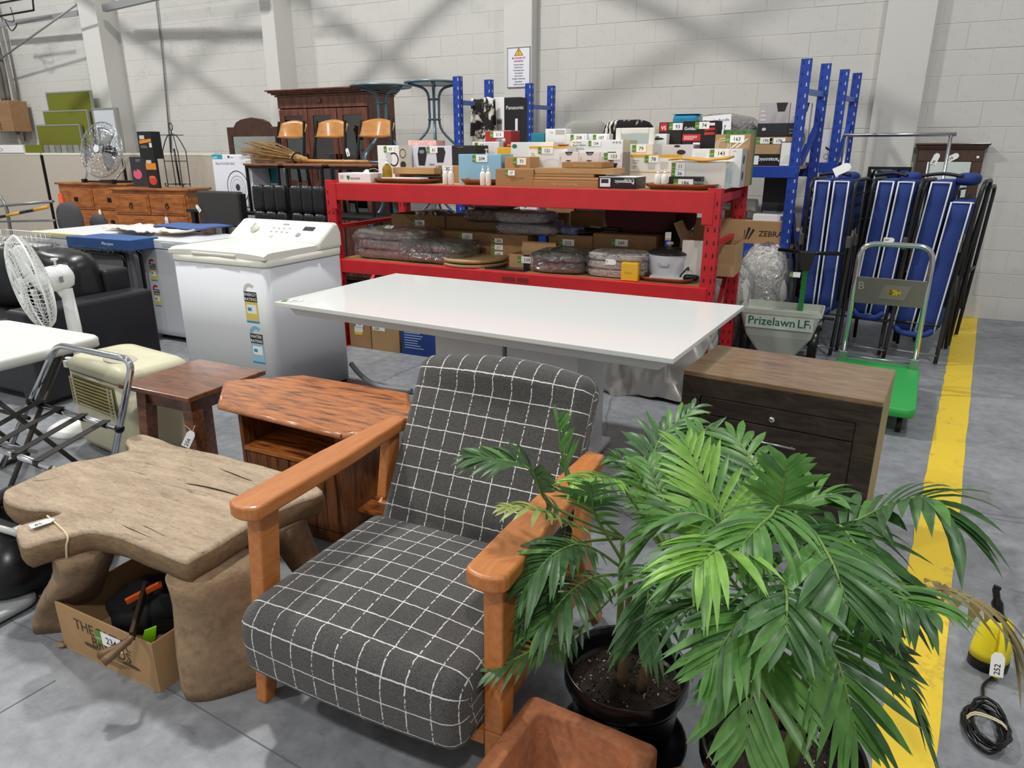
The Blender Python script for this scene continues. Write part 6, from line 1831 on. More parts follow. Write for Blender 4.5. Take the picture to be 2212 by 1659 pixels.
# cushions and bags on the top of the blue rack
def pillow(lab, x, yt, Y, w, z, h, m, rot=0, seed=0):
    p = A(x, yt, Y)
    t = T('cushion', lab, 'cushion', (p.x, Y, z), rot)
    o = puff('cushion', 0, 0, h / 2, w / 2, .07, h / 2, .02, m, t, seed, 4)
    return t
pillow('plain grey cushion standing on the blue rack', 1266, 250, 6.12, .40, U, .36, mt('94948c', .9, bump=.2, bsc=150), 0, 1)
def palm_print():
    m, nt, b = _new('palm_leaf_print')
    w = nt.nodes.new('ShaderNodeTexWave'); w.inputs['Scale'].default_value = 9; w.inputs['Distortion'].default_value = 9; w.inputs['Detail Scale'].default_value = 1.2
    tc = nt.nodes.new('ShaderNodeTexCoord'); nt.links.new(tc.outputs['Object'], w.inputs['Vector'])
    n = _noise(nt, 5, 2)
    r = _ramp(nt, w.outputs['Fac'], [(.42, '14110f'), (.5, 'cfcac0')])
    r2 = _ramp(nt, n.outputs[0], [(.5, '14110f'), (.56, 'ffffff')])
    mm = nt.nodes.new('ShaderNodeMix'); mm.data_type = 'RGBA'; mm.blend_type = 'MULTIPLY'; mm.inputs[0].default_value = 1
    nt.links.new(r.outputs[0], mm.inputs[6]); nt.links.new(r2.outputs[0], mm.inputs[7]); nt.links.new(mm.outputs[2], b.inputs['Base Color'])
    b.inputs['Roughness'].default_value = .9
    return m
pillow('black cushion with pale palm leaf print on the blue rack', 1358, 248, 6.12, .44, U, .36, palm_print(), 0, 2)
pillow('beige cushion lying low beside the palm print cushion', 1420, 262, 6.2, .3, U, .30, mt('a59a84', .9), 0, 5)
bb('blue_bag', 'bright blue fabric bag on the blue rack', 1452, 1508, 246, 6.16, .2, mt('2285ac', .7, var=.15, vsc=20), None, U, cat='bag', seam=False, bev=.03)
p = A(1560, 240, 6.12)
t = T('bagged_quilt', 'grey shaggy rug in a clear bag with a handwritten card', 'bedding', (p.x, 6.22, U))
puff('rug', 0, 0, .19, .26, .16, .19, .05, mt('7d7672', .95, var=.3, vsc=60, bump=.8, bsc=90), t, 3, 3)
puff('plastic_bag', 0, 0, .195, .28, .18, .20, .07, FILM, t, 4, 3)
M_ = Matrix.Translation((-.12, -.19, .20))
b = MB(); b.M = M_ @ Matrix.Rotation(PI / 2 - .1, 4, 'X') @ rot2(.08)
b.box(0, 0, 0, .22, .17, .001, 0); b.text('Coverlet Bundle', .03, Matrix.Translation((.008, .12, .0015)), 2); b.text('2 sets', .03, Matrix.Translation((.008, .08, .0015)), 2); b.text('17', .04, Matrix.Translation((.15, .06, .0015)), 1); b.box(.11, .06, .0008, .14, .1, .0015, 3)
b.build('handwritten_card', [LABEL, INK, mt('4a5fa8', .6), LOTG], t)
# cowhide over the brace, appliance boxes at the left end
def hide():
    m, nt, b = _new('cow_hide')
    n = _noise(nt, 7, 5, None, .6); n.inputs['Distortion'].default_value = .4
    r = _ramp(nt, n.outputs[0], [(.47, 'd6d0c4'), (.52, '15120f')])
    nt.links.new(r.outputs[0], b.inputs['Base Color']); b.inputs['Roughness'].default_value = .9
    return m
t = T('cow_hide', 'black and white cow hide draped over the blue rack', 'hide', (-3.40, 6.26, 1.39))
b = MB()
def hf(u, v):
    a = (u - .5) * 2
    z = .60 - abs(v - .5) * 1.18 + .01 * math.sin(a * 4)
    return Vector((.05 + a * .125, -.02 + (v - .5) * .10 + .012 * math.sin(a * 6 + v * 3), max(.008, z)))
b.grid(hf, 12, 22); b.build('hide', hide(), t, solid=.008)
bb('purifier_box', 'white box picturing a grey air purifier', 1066, 1089, 210, 6.3, .16, BOXW, {'F': [('r', .3, .18, .5, .5, '8f9296'), ('r', .32, .60, .46, .06, '4a4c50')]}, U)
bb('purifier_box', 'black appliance box with five blue ovals', 1090, 1124, 210, 6.3, .16, mt('17191e', .5), {'F': [('t', .1, .82, .08, 'Panasonic', 'd8d8d8')] + [('o', .14 + .17 * k, .36, .07, .06, .2, '6f9fd0') for k in range(5)] + [('r', .68, .5, .16, .18, 'e6e6e6'), ('lines', .1, .1, .5, .1, 2, '6a6c72')]}, U)
# lower shelves of the blue rack
L_ = .784
bb('zebra_carton', 'brown ZEBRA carton on the lower blue shelf', 1560, 1706, 478, 6.02, .3, mt('a5825a', .75), {'F': [('t', .56, .36, .34, 'ZEBRA', '2a2420'), ('p', [(.36, .2), (.38, .2), (.44, .7), (.40, .74)], '2a2420'), ('p', [(.40, .2), (.42, .2), (.50, .62), (.47, .68)], '2a2420'), ('p', [(.33, .2), (.35, .2), (.36, .6), (.33, .64)], '2a2420')]}, L_)
bb('white_carton', 'flat white box with barcode on the ZEBRA carton', 1626, 1702, 464, 6.05, .2, BOXW, {'F': [('r', .78, .15, .14, .7, '6a6a6e')]}, A(1630, 478, 6.02).z + .001)
bb('dark_carton', 'dark grey appliance box on the lower blue shelf', 1652, 1718, 372, 6.22, .14, mt('3c3e42', .6), {'F': [('r', .05, .0, .9, .44, 'b8b8bc'), ('p', [(.6, .12), (.8, .2), (.7, .3)], '2a2a2e')]}, L_)
bb('age_carton', 'brown carton with reversed AGE lettering between the racks', 1565, 1610, 455, 6.2, .14, CARD2, {'F': [('t', .8, .7, .3, 'AGE', '4a3520', 'l', PI)]}, L_)
t = T('plastic_tube_roll', 'roll of clear plastic sheeting lying on the blue shelf', 'roll', A(1590, 425, 6.1)); t.location.z = A(1600, 455, 6.2).z
MB().tube([(-.18, .1, .05), (.16, .05, .05)], .05, 14).build('roll', mt('a8a8a4', .2), t)
for k, (x0, x1, yt, m, lab) in enumerate(((1180, 1240, 425, CARD2, 'brown carton on the lower blue shelf behind the pillows'), (1245, 1300, 420, mt('2a2a2e', .5), 'black box on the lower blue shelf behind the pillows'), (1100, 1160, 430, BOXW, 'white box on the lower blue shelf left of the black box'), (1010, 1060, 428, CARD, 'tan carton at the left end of the lower blue shelf'), (1440, 1530, 425, BOXG, 'pale box on the lower blue shelf right of the pillows'))):
    bb('shelf_box', lab, x0, x1, yt, 6.08, .26, m, {'F': [('lot', .3, .6, .2, '%d' % (140 + 7 * k))]}, L_)
# ================================================================ wardrobe, mirror and bistro tables
WDB = wood('5e3426', '744232', 10, (10, 10, 2.4), .4, .1, '4c291d')
x0, x1 = A(600, 230, 6.45).x, A(792, 225, 6.45).x
w = x1 - x0; d = .5; h = A(700, 192, 6.40).z
t = T('wardrobe', 'tall reddish brown wardrobe with three glazed doors', 'wardrobe', ((x0 + x1) / 2, 6.45 + d / 2, 0))
MB().box(-w / 2, -d / 2 + .03, .0, -w / 2 + .03, d / 2, h - .04).build('side_panel', WDB, t)
MB().box(w / 2 - .03, -d / 2 + .03, .0, w / 2, d / 2, h - .04).build('side_panel', WDB, t)
MB().box(-w / 2 + .03, d / 2 - .02, .0, w / 2 - .03, d / 2, h - .04).build('back_panel', WDB, t)
MB().box(-w / 2 + .03, -d / 2 + .03, .08, w / 2 - .03, d / 2 - .02, .11).build('floor_panel', WDB, t)
MB().box(-w / 2 + .03, -d / 2 + .06, 1.55, w / 2 - .03, d / 2 - .02, 1.57).build('shelf', WDB, t)
MB().box(-w / 2, -d / 2, h - .18, w / 2, -d / 2 + .03, h - .04).build('frieze', WDB, t, .003)
b = MB()
for k, z in ((.02, h - .06), (.045, h - .04), (.07, h - .022), (.09, h - .006)): b.box(-w / 2 - k, -d / 2 - k, z, w / 2 + k, d / 2, z + .017)
b.build('cornice', WDB, t, .004)
MB().lathe([(.028, 0), (.028, .01), (.018, .014), (.001, .014)], 16, 0, (-.02, -d / 2, h - .11), Matrix.Rotation(PI / 2, 4, 'X'), 1.3, 1).build('carved_boss', WDB, t)
dw = w / 3
GD = _glass('6a7078', .22)
for k in range(3):
    xa = -w / 2 + k * dw; xb = xa + dw
    dr = MB()
    for c in ((xa + .005, .12, xa + .075, h - .19), (xb - .075, .12, xb - .005, h - .19), (xa + .075, h - .26, xb - .075, h - .19), (xa + .075, .12, xb - .075, .75), (xa + .075, 1.12, xb - .075, 1.18)):
        dr.box(c[0], -d / 2 + .004, c[1], c[2], -d / 2 + .03, c[3])
    dro = dr.build('door', WDB, t, .003)
    MB().box(xa + .075, -d / 2 + .014, 1.18, xb - .075, -d / 2 + .018, h - .26).build('glass_pane', GD, dro)
    MB().box(xa + .075, -d / 2 + .014, .75, xb - .075, -d / 2 + .018, 1.12).build('glass_pane', GD, dro)
    MB().cb((xb - .03 if k < 2 else xa + .03, -d / 2 - .01, 1.42), (.018, .025, .10)).build('handle', DARKM, dro, .006)
# arched mirror
x0, x1 = A(489, 300, 6.2).x, A(600, 300, 6.2).x
w = x1 - x0; h = A(545, 253, 6.2).z
MW = wood('3a231a', '4a2e22', 10, (10, 10, 3), .4)
t = T('standing_mirror', 'mirror in a dark wooden frame with shaped top behind the chairs', 'mirror', ((x0 + x1) / 2, 6.22, 0))
pf = [(-w / 2, 0), (-w / 2, h - .10), (-w * .36, h - .10), (-w * .30, h - .05), (-w * .2, h - .02), (0, h), (w * .2, h - .02), (w * .30, h - .05), (w * .36, h - .10), (w / 2, h - .10), (w / 2, 0), (w / 2 - .06, 0), (w / 2 - .06, h - .2), (-w / 2 + .06, h - .2), (-w / 2 + .06, 0)]
b = MB().prism(pf, 0, .04, 0, Matrix(((1, 0, 0, 0), (0, 0, 1, 0), (0, 1, 0, 0), (0, 0, 0, 1)))); b.build('frame', MW, t, .004)
MB().box(-w / 2 + .06, .015, .1, w / 2 - .06, .03, h - .2).build('glass', MIRROR, t)
MB().box(-w / 2, -.1, 0, -w / 2 + .06, .14, .05).build('foot', MW, t); MB().box(w / 2 - .06, -.1, 0, w / 2, .14, .05).build('foot', MW, t)
# stacked bistro tables
BT = mt('6d8894', .35, .5); BG = mt('7e9499', .2, .1)
def bistro():
    t = T('bistro_table', 'x', 'table', (0, 0, 0))
    H = .70
    MB().lathe([(.28, H - .012), (.294, H - .02), (.30, H - .012), (.30, H - .002), (.294, H), (.28, H - .003)], 40).build('rim', BT, t)
    MB().lathe([(.001, H - .010), (.28, H - .010), (.28, H - .004), (.001, H - .004)], 40).build('table_top', BG, t)
    for k in range(4):
        a = PI / 4 + k * PI / 2; c, s_ = math.cos(a), math.sin(a)
        pr_ = [(.26, H - .02), (.20, H - .03), (.10, H - .06), (.055, H - .13), (.05, H - .25), (.05, H - .36), (.08, H - .46), (.20, .12), (.27, .06), (.285, .0)]
        MB().tube([(r_ * c, r_ * s_, z) for r_, z in pr_], .0125, 8, sub=3).build('leg', BT, t)
    for z in (H - .16, H - .35): MB().tube([(.062 * math.cos(a), .062 * math.sin(a), z) for a in [i * PI / 8 for i in range(16)]], .008, 6, closed=True).build('collar', BT, t)
    return t
bt = bistro()
pos = []
for px, Y, wd_ in ((822, 6.12, 'left'), (936, 6.66, 'right')):
    p = A(px, 176, Y)
    for k, nm in enumerate(('bottom', 'middle', 'top')): pos.append((p.x, Y, k * .702 + (p.z - 2.106) * 0, wd_, nm))
for i, (x, y, z, wd_, nm) in enumerate(pos):
    o = bt if i == 0 else copy_tree(bt)
    zs_ = 1.03 if wd_ == 'right' else 1.0
    o.location = (x, y, z * zs_); o.rotation_euler = (0, 0, .3 + .2 * i); o.scale = (1, 1, zs_)
    meta(o, '%s round blue-grey bistro table of the %s stack of three' % (nm, wd_), 'table', 'stacked bistro tables')
# ================================================================ black trestle with cafe chairs and a broom
x0, x1 = A(440, 450, 5.55).x, A(852, 465, 5.55).x
TZ = .92
t = T('high_table', 'long black high table carrying the cafe chairs', 'table', ((x0 + x1) / 2, 5.60, 0))
w = x1 - x0
MB().box(-w / 2, -.28, TZ - .03, w / 2, .22, TZ).build('top', mt('1b1a1b', .5), t, .004)
for sx in (-1, 1):
    for sy in (-.22, .16): MB().box(sx * (w / 2 - .05) - .025, sy - .025, 0, sx * (w / 2 - .05) + .025, sy + .025, TZ - .03).build('leg', mt('1b1a1b', .5), t)
MB().box(-w / 2 + .05, -.03, .2, w / 2 - .05, .0, .25).build('stretcher', mt('1b1a1b', .5), t)
PLY = wood('ab7034', 'bd8446', 8, (3, 10, 10), .3, .3)
CSEAT = wood('7a4a30', '8c583a', 8, (3, 10, 10), .4)
def cafe_chair():
    t = T('cafe_chair', 'x', 'chair', (0, 0, 0))
    MB().box(-.24, -.19, .44, .24, .20, .462).build('seat', CSEAT, t, .005)
    for sx in (-1, 1):
        MB().bar((sx * .215, -.165, .0), (sx * .22, -.165, .44), .022, .022).build('front_leg', PLASTICBLK, t)
        b = MB().bar((sx * .20, .16, .0), (sx * .21, .10, .44), .022, .022); b.bar((sx * .205, .19, .42), (sx * .175, .27, .86), .022, .022, w2=.018, h2=.018)
        b.build('rear_leg', PLASTICBLK, t)
        MB().bar((sx * .21, -.165, .43), (sx * .205, .19, .43), .02, .02).build('side_rail', PLASTICBLK, t)
    MB().bar((-.21, -.165, .425), (.21, -.165, .425), .02, .02).build('front_rail', PLASTICBLK, t)
    b = MB()
    def bk(u, v):
        x = (u - .5) * .375; c = .035 * (1 - (2 * u - 1) ** 2)
        top_ = .075 * (1 - (2 * u - 1) ** 2)
        return Vector((x * (.98 + .1 * v), .235 + .045 * v + c, .695 + v * (.13 + top_ * .6) + (1 - v) * .012 * (2 * u - 1) ** 2))
    b.grid(bk, 13, 8); b.build('backrest', PLY, t, solid=.012)
    return t
cc = cafe_chair()
for i, (px, lab) in enumerate(((561, 'left cafe chair with plywood back under the broom head'), (650, 'middle cafe chair with plywood back and a tag on its post'), (752, 'right cafe chair with plywood back beside the red rack'))):
    o = cc if i == 0 else copy_tree(cc)
    p = A(px, 352, 5.36)
    o.location = (p.x, 5.56, TZ); o.rotation_euler = (0, 0, R(-4 + 3 * i))
    meta(o, lab, 'chair', 'cafe chairs on the high table')
string_tag(o, (-.02, -.19, .60), '309', .035, (PI / 2, -.25, 0))
# straw broom lying over the seats
STRAW = mt('9c7a4c', .9, var=.25, vsc=60)
t = T('straw_broom', 'straw broom with a bamboo handle lying across the chairs', 'broom', (A(650, 340, 5.5).x, 5.52, TZ + .465))
q = t.location
hx = A(655, 345, 5.52).x - q.x; ex = A(800, 345, 5.52).x - q.x; bx = A(530, 325, 5.52).x - q.x
b = MB(); rg = random.Random(5)
for i in range(240):
    a = rg.uniform(0, 2 * PI); r0_ = .05 * math.sqrt(rg.random()); s_ = rg.uniform(.6, 1.0)
    y0, z0 = r0_ * math.cos(a), .05 + r0_ * math.sin(a)
    y1, z1 = y0 * 2.2 + rg.uniform(-.04, .04), .105 + (z0 - .05) * 2.0 + rg.uniform(-.04, .06)
    xe = hx + (bx - hx) * s_
    b.tube([(hx + .02, y0 * .6, .03 + (z0 - .05) * .4), ((hx + xe) / 2, (y0 + y1) / 2, max(.006, (z0 + z1) / 2 - .01)), (xe, y1, max(.005, z1))], .0022, 3)
o = b.build('bristles', STRAW, t); o['kind'] = 'stuff'
MB().tube([(hx - .12, 0, .05), (hx, 0, .035), (hx + .06, 0, .024)], [.052, .04, .03, .018], 12, sub=4).build('straw_neck', STRAW, t)
b = MB().tube([(hx, 0, .022), (ex, -.02, .018)], .016, 10)
for k in (.3, .62): b.tube([(hx + (ex - hx) * k - .006, -.02 * k, .021), (hx + (ex - hx) * k + .006, -.02 * k, .02)], .0185, 10)
b.build('bamboo_handle', wood('a87a3c', 'bf9250', 8, (3, 10, 10), .4), t)
MB().tube([(hx - .05, .06, .05), (hx - .07, 0, .1), (hx - .09, -.06, .05), (hx - .07, -.02, .008)], .008, 6, sub=4, closed=True).build('binding_strap', mt('26221f', .8), t)
# boxes on the high table
def fan_art(cx, cy, ru, rv):
    it = [('o', cx, cy, ru, rv, .05, '38383c')]
    for k in range(3): it.append(('o', cx, cy, ru * (.3 + .2 * k), rv * (.3 + .2 * k), .04, '8f8f96'))
    it += [('e', cx, cy, ru * .2, rv * .2, '3a3a40'), ('r', cx - ru * .9, cy - rv * 1.22, ru * 1.8, .012, '38383c'), ('r', cx + ru * .8, cy - rv * 1.2, .015, rv * .7, '38383c')]
    return it
bb('floor_fan_box', 'white carton of a 50cm FLOOR FAN with fan picture', 458, 541, 334, 5.44, .24, mt('e8e8f0', .5), {'F': [('r', 0, .92, .28, .08, '2f9ab0'), ('t', .02, .935, .045, 'goldair', 'f0f8fa'), ('t', .08, .82, .062, '50cm FLOOR FAN', '7a7a80'), ('r', .42, .94, .05, .04, '3a3a40'), ('lines', .5, .945, .08, .03, 1, '8a8a90')] + fan_art(.60, .42, .28, .30)}, TZ)
bb('teal_fan_box', 'white and teal fan carton under the broom head', 553, 596, 348, 5.62, .15, mt('dfe4e8', .5), {'F': [('r', 0, .55, 1, .45, '2a8796')] + fan_art(.5, .28, .32, .2)}, TZ)
t = T('bagged_fan', 'small chrome fan in a clear bag under the middle chair', 'fan', (A(637, 395, 5.5).x, 5.60, TZ))
grille((0, 0, .16), Vector((-.2, -1, .1)), .12, .03, 20, 5, .0015, CHROME, t)
blades((0, 0, .16), Vector((-.2, -1, .1)), .1, 3, mt('a9b4b8', .3), t)
MB().tube([(0, .02, .16), (0, .04, .0)], .01, 8).build('stand', CHROME, t)
MB().lathe([(.07, 0), (.07, .012), (.02, .02)], 20, 0, (0, .04, 0)).build('base', CHROME, t)
t = T('green_bowl', 'pale green bowl beside the bagged fan', 'bowl', (A(678, 398, 5.5).x, 5.52, TZ))
MB().lathe([(.02, 0), (.03, .004), (.07, .07), (.075, .11), (.071, .11), (.064, .07), (.02, .012)], 24).build('bowl', mt('9cc4a4', .4), t)
# ---- black leather chairs and a grey chair in front of the table
def padded_chair(name, lab, px0, px1, yt, Y, m, tuft, seat_z=.62):
    x0, x1 = A(px0, yt + 20, Y).x, A(px1, yt + 20, Y).x
    w = x1 - x0; h = A((px0 + px1) / 2, yt, Y).z
    t = T(name, lab, 'chair', ((x0 + x1) / 2, Y, 0))
    if tuft:
        for k in range(3):
            for j in range(2):
                zc = h - .12 - j * .24
                puff('back_pad', -w / 2 + w / 6 + k * w / 3, 0, zc, w / 6 * 1.0, .03, .122, .01, m, t, k + j, 8, 20)
        MB().box(-w / 2, .02, seat_z, w / 2, .05, h - .02).build('back_board', m, t, .01)
    else:
        MB().box(-w / 2, -.03, h - .34, w / 2, .05, h).build('backrest', m, t, .02, 3)
        MB().box(w / 2 - .004, -.02, seat_z, w / 2 + .02, .06, h - .02).build('back_edge', mt('1c1b1c', .6), t, .006)
    puff('seat', 0, -.22, seat_z, w / 2, .23, .05, .01, mt('191a1d', .34), t, 2, 5)
    for sx in (-1, 1):
        for sy in (-.4, .02): MB().box(sx * (w / 2 - .03) - .015, sy - .015, 0, sx * (w / 2 - .03) + .015, sy + .015, seat_z).build('leg', BLACK, t)
    return t
padded_chair('leather_stool', 'black tufted leather chair with back above the washing machine, left one', 549, 619, 400, 5.12, LEA, True)
padded_chair('leather_stool', 'black tufted leather chair with back beside the red rack upright', 630, 702, 402, 5.06, LEA, True)
t = padded_chair('fabric_chair', 'charcoal fabric dining chair with lot tag 112', 431, 519, 413, 5.2, mt('3c3b3b', .95, bump=.4, bsc=200), False)
string_tag(t, (-.28, -.05, .98), '112', .04, (PI / 2, R(-40), 0))
# ================================================================ dressers and goods on them
PINE = wood('9a5a28', 'b06d34', 8, (2.5, 10, 10), .38, .25, '84491f')
def dresser(name, lab, px0, px1, yt, Y, d, rz, rows, tagpos, knobs):
    a, c = A(px0, yt, Y), A(px1, yt, Y)
    w = (c.x - a.x) / math.cos(rz); h = A((px0 + px1) / 2, yt, Y).z
    t = T(name, lab, 'dresser', ((a.x + c.x) / 2 - math.sin(rz) * d / 2, Y + d / 2 * math.cos(rz), 0), rz)
    MB().box(-w / 2 + .03, -d / 2 + .03, 0, w / 2 - .03, d / 2, h - .03).build('carcass', PINE, t, .003)
    MB().box(-w / 2 - .01, -d / 2, h - .03, w / 2 + .01, d / 2 + .01, h).build('top', PINE, t, .008)
    z = h - .075; first = True
    for n_, hh in rows:
        for k in range(n_):
            ww = (w - .10) / n_
            xa = -w / 2 + .05 + k * ww
            dr = MB().box(xa + .008, -d / 2 + .012, z - hh + .012, xa + ww - .008, -d / 2 + .034, z).build('drawer', PINE, t, .008)
            MB().box(xa + .035, -d / 2 + .004, z - hh + .04, xa + ww - .035, -d / 2 + .014, z - .028).build('raised_panel', PINE, dr, .006)
            for kx in ((.5,) if n_ == 2 else (.25, .75)):
                cx = xa + ww * kx; zc = z - hh / 2
                b = MB()
                if knobs == 'plate':
                    b.box(cx - .035, -d / 2 + .0, zc - .03, cx + .035, -d / 2 + .005, zc + .03)
                    b.tube([(cx - .025, -d / 2 - .006, zc + .01), (cx - .018, -d / 2 - .014, zc - .015), (cx + .018, -d / 2 - .014, zc - .015), (cx + .025, -d / 2 - .006, zc + .01)], .004, 6, sub=3)
                else:
                    b.tube([(cx + .022 * math.cos(a_), -d / 2 - .008, zc - .012 + .03 * math.sin(a_)) for a_ in [i * PI / 7 for i in range(14)]], .005, 6, closed=True)
                    b.box(cx - .014, -d / 2 - .004, zc + .005, cx + .014, -d / 2 + .006, zc + .028)
                b.build('pull', mt('2e2620', .4, .6), dr)
        z -= hh
    for num, x, zz in tagpos: string_tag(t, (x, -d / 2 - .02, zz), num, .045, (PI / 2, 0, 0), [(x, -d / 2 - .012, zz + .05), (x + .005, -d / 2 - .02, zz + .02), (x, -d / 2 - .02, zz)])
    return t, w, h
YL_, YR_ = 6.55, 6.30
tl, wl, hl = dresser('pine_dresser', 'pine chest of drawers carrying the chrome floor fan', 128, 262, 395, YL_, .42, R(6), ((2, .30), (1, .30), (1, .30)), (('102', .12, .72),), 'plate')
tr_, wr_, hr_ = dresser('pine_dresser', 'pine chest of drawers carrying black boxes and the wire stand', 250, 386, 407, YR_, .46, R(11), ((2, .27), (1, .27), (1, .27)), (('103', .25, .70),), 'ring')
# chrome floor fan
p = A(216, 324, 6.68)
t = T('floor_fan', 'chrome floor fan on a tubular stand on the pine drawers', 'fan', (p.x, 6.70, hl))
cz = p.z - hl
ax = Vector((.12, -.96, .22)).normalized()
grille((0, 0, cz), ax, .37, .09, 34, 7, .0024, CHROME, t)
blades((0, 0, cz), ax, .31, 3, mt('b9bcc0', .2, .9), t)
M_ = ax.to_track_quat('Z', 'Y').to_matrix().to_4x4()
MB().lathe([(.05, .085), (.05, .08), (.001, .08)], 20, 0, (0, 0, cz), M_).build('badge', mt('d4dcd8', .4), t)
MB().lathe([(.07, -.06), (.09, -.1), (.09, -.18), (.05, -.22)], 20, 0, (0, 0, cz), M_).build('motor', mt('2c2c30', .4), t)
for sx in (-1, 1): MB().tube([(sx * .38, 0, cz + .02), (sx * .40, .02, cz - .2), (sx * .34, -.04, .12), (sx * .30, -.12, .02)], .014, 8, sub=5).build('stand_arm', CHROME, t)
MB().tube(fillet([(-.30, -.12, .018), (.30, -.12, .018), (.36, .14, .018), (-.34, .14, .018)], .04), .013, 8).build('stand_base', DARKM, t)
for sx in (-1, 1): MB().box(sx * .3 - .03, -.15, 0, sx * .3 + .03, -.09, .05).build('rubber_foot', PLASTICBLK, t, .006)
# black boxes
OR = 'd8862c'
bb('lamp_box', 'tall black box with an orange band standing on another box', 296, 326, 284, 6.46, .14, mt('1d1c1f', .5), {'F': [('p', [(.1, .55), (.95, .62), (.95, .74), (.1, .68)], OR), ('r', .15, .72, .35, .14, 'c8c4bc'), ('r', .78, .42, .18, .16, 'd8e0d0'), ('lines', .15, .4, .5, .12, 3, '8a8a8e')]}, A(318, 343, 6.46).z)
bb('lamp_box', 'black box with red teapot picture and orange corner', 314, 336, 342, 6.42, .16, mt('1d1c1f', .5), {'F': [('e', .5, .26, .38, .16, 'c8402c'), ('r', .2, .34, .55, .06, 'e06a50'), ('r', .0, .62, 1, .22, OR), ('r', .1, .84, .5, .1, 'c8c4bc')]}, hr_)
bb('lamp_box', 'charcoal box with pink teapot picture on the pine drawers', 280, 313, 339, 6.43, .18, mt('333137', .5), {'F': [('e', .4, .42, .28, .17, 'd8607c'), ('r', .28, .52, .1, .1, '333137'), ('lines', .4, .84, .4, .1, 3, '8a8a8e')]}, hr_)
# wire stand
p = A(384, 400, 6.5)
t = T('wire_stand', 'arched black wire stand with hook ring and two tiers', 'wire stand', (p.x, 6.52, hr_))
WR = mt('3a3632', .4, .7)
H1 = A(372, 290, 6.5).z - hr_
for y in (-.06, .06):
    MB().tube([(-.13, y, .02), (-.135, y, .4), (-.125, y, H1 * .72), (-.06, y * .5, H1 * .95), (0, 0, H1), (.06, y * .5, H1 * .95), (.125, y, H1 * .72), (.135, y, .4), (.13, y, .02)], .006, 6, sub=4).build('arch', WR, t)
for z in (.05, .33, .64): MB().tube([(-.13, -.06, z), (.13, -.06, z), (.13, .06, z), (-.13, .06, z)], .005, 6, closed=True).build('tier', WR, t)
MB().tube([(.0, 0, H1), (.0, 0, H1 + .05)], .006, 6).build('stem', WR, t)
MB().tube([(.028 * math.cos(i * PI / 8), 0, H1 + .09 + .045 * math.sin(i * PI / 8)) for i in range(16)], .006, 6, closed=True).build('hook_ring', WR, t)
for sx in (-1, 1): MB().tube([(sx * .13, -.06, .02), (sx * .16, -.07, .03), (sx * .165, -.07, .06), (sx * .145, -.07, .05)], .006, 6, sub=4).build('scroll_foot', WR, t)
MB().tube([(.02, 0, .03), (.0, 0, .48)], .012, 8).build('post', PLASTICBLK, t)
# ---- partitions and green screens
PART = mt('b9b1a4', .85, var=.04, vsc=30); CAP = mt('e0ddd0', .5)
PY = 7.08
prev = None
for i, (xa, xb, ya, yb, lab) in enumerate(((-60, 88, 342, 338, 'leftmost beige office partition by the wall'), (91, 262, 337, 332, 'middle beige office partition behind the pine drawers'), (264, 462, 331, 326, 'right beige office partition behind the pine drawers'))):
    a, c = A(xa, ya, PY), A(xb, yb, PY)
    h = A((xa + xb) / 2, (ya + yb) / 2, PY).z
    h = 1.455
    t = T('office_partition', lab, 'partition', ((a.x + c.x) / 2, PY + .03, 0))
    w = c.x - a.x
    MB().box(-w / 2 + .02, -.03, .05, w / 2 - .02, .03, h - .02).build('fabric_panel', PART, t, .006)
    MB().box(-w / 2, -.034, h - .02, w / 2, .034, h + .012).build('top_cap', CAP, t, .004)
    MB().box(w / 2 - .02, -.03, 0, w / 2 + .0, .03, h - .02).build('post', mt('232021', .6), t)
    MB().box(-w / 2 + .02, -.025, 0, w / 2 - .02, .025, .05).build('kick_strip', mt('6a655e', .6), t)
GREEN = mt('6b6f1c', .9, var=.08, vsc=80); ALU = mt('a9aaa6', .4, .6)
for i, (xa, xb, yt, Y, lab) in enumerate(((100, 197, 200, 7.34, 'tallest olive green screen leaning by the pilaster'), (94, 190, 240, 7.28, 'middle olive green screen of the stepped three'), (79, 174, 270, 7.22, 'lowest olive green screen of the stepped three'))):
    a, c = A(xa, yt, Y), A(xb, yt, Y); w = c.x - a.x; h = a.z
    t = T('green_screen', lab, 'screen', ((a.x + c.x) / 2, Y, 0))
    MB().box(-w / 2 + .02, -.016, .03, w / 2 - .02, .016, h - .02).build('fabric', GREEN, t)
    b = MB().box(-w / 2, -.02, 0, -w / 2 + .02, .02, h); b.box(w / 2 - .02, -.02, 0, w / 2, .02, h); b.box(-w / 2 + .02, -.02, h - .02, w / 2 - .02, .02, h); b.box(-w / 2 + .02, -.02, 0, w / 2 - .02, .02, .03)
    b.build('frame', ALU, t)
a, c = A(201, 234, 7.26), A(252, 232, 7.26); w = c.x - a.x; h = a.z
t = T('white_screen', 'white board screen with a grey metal frame by the pilaster', 'screen', ((a.x + c.x) / 2, 7.26, 0))
MB().box(-w / 2 + .02, -.02, .03, w / 2 - .05, .02, h - .02).build('board', mt('c6cbd2', .4), t)
b = MB().box(-w / 2, -.03, 0, -w / 2 + .02, .03, h); b.box(w / 2 - .05, -.03, 0, w / 2, .03, h); b.box(-w / 2 + .02, -.03, h - .02, w / 2 - .05, .03, h); b.build('frame', ALU, t)
zp = 1.468
bb('white_carton', 'white box on top of the far left partition', -20, 50, 313, 7.06, .06, BOXW, {'F': [('o', .3, .4, .08, .2, .3, '8a8a84')]}, zp)
bb('green_tile', 'small olive green panel on top of the partition', 53, 92, 313, 7.09, .03, GREEN, None, zp, cat='panel', seam=False)
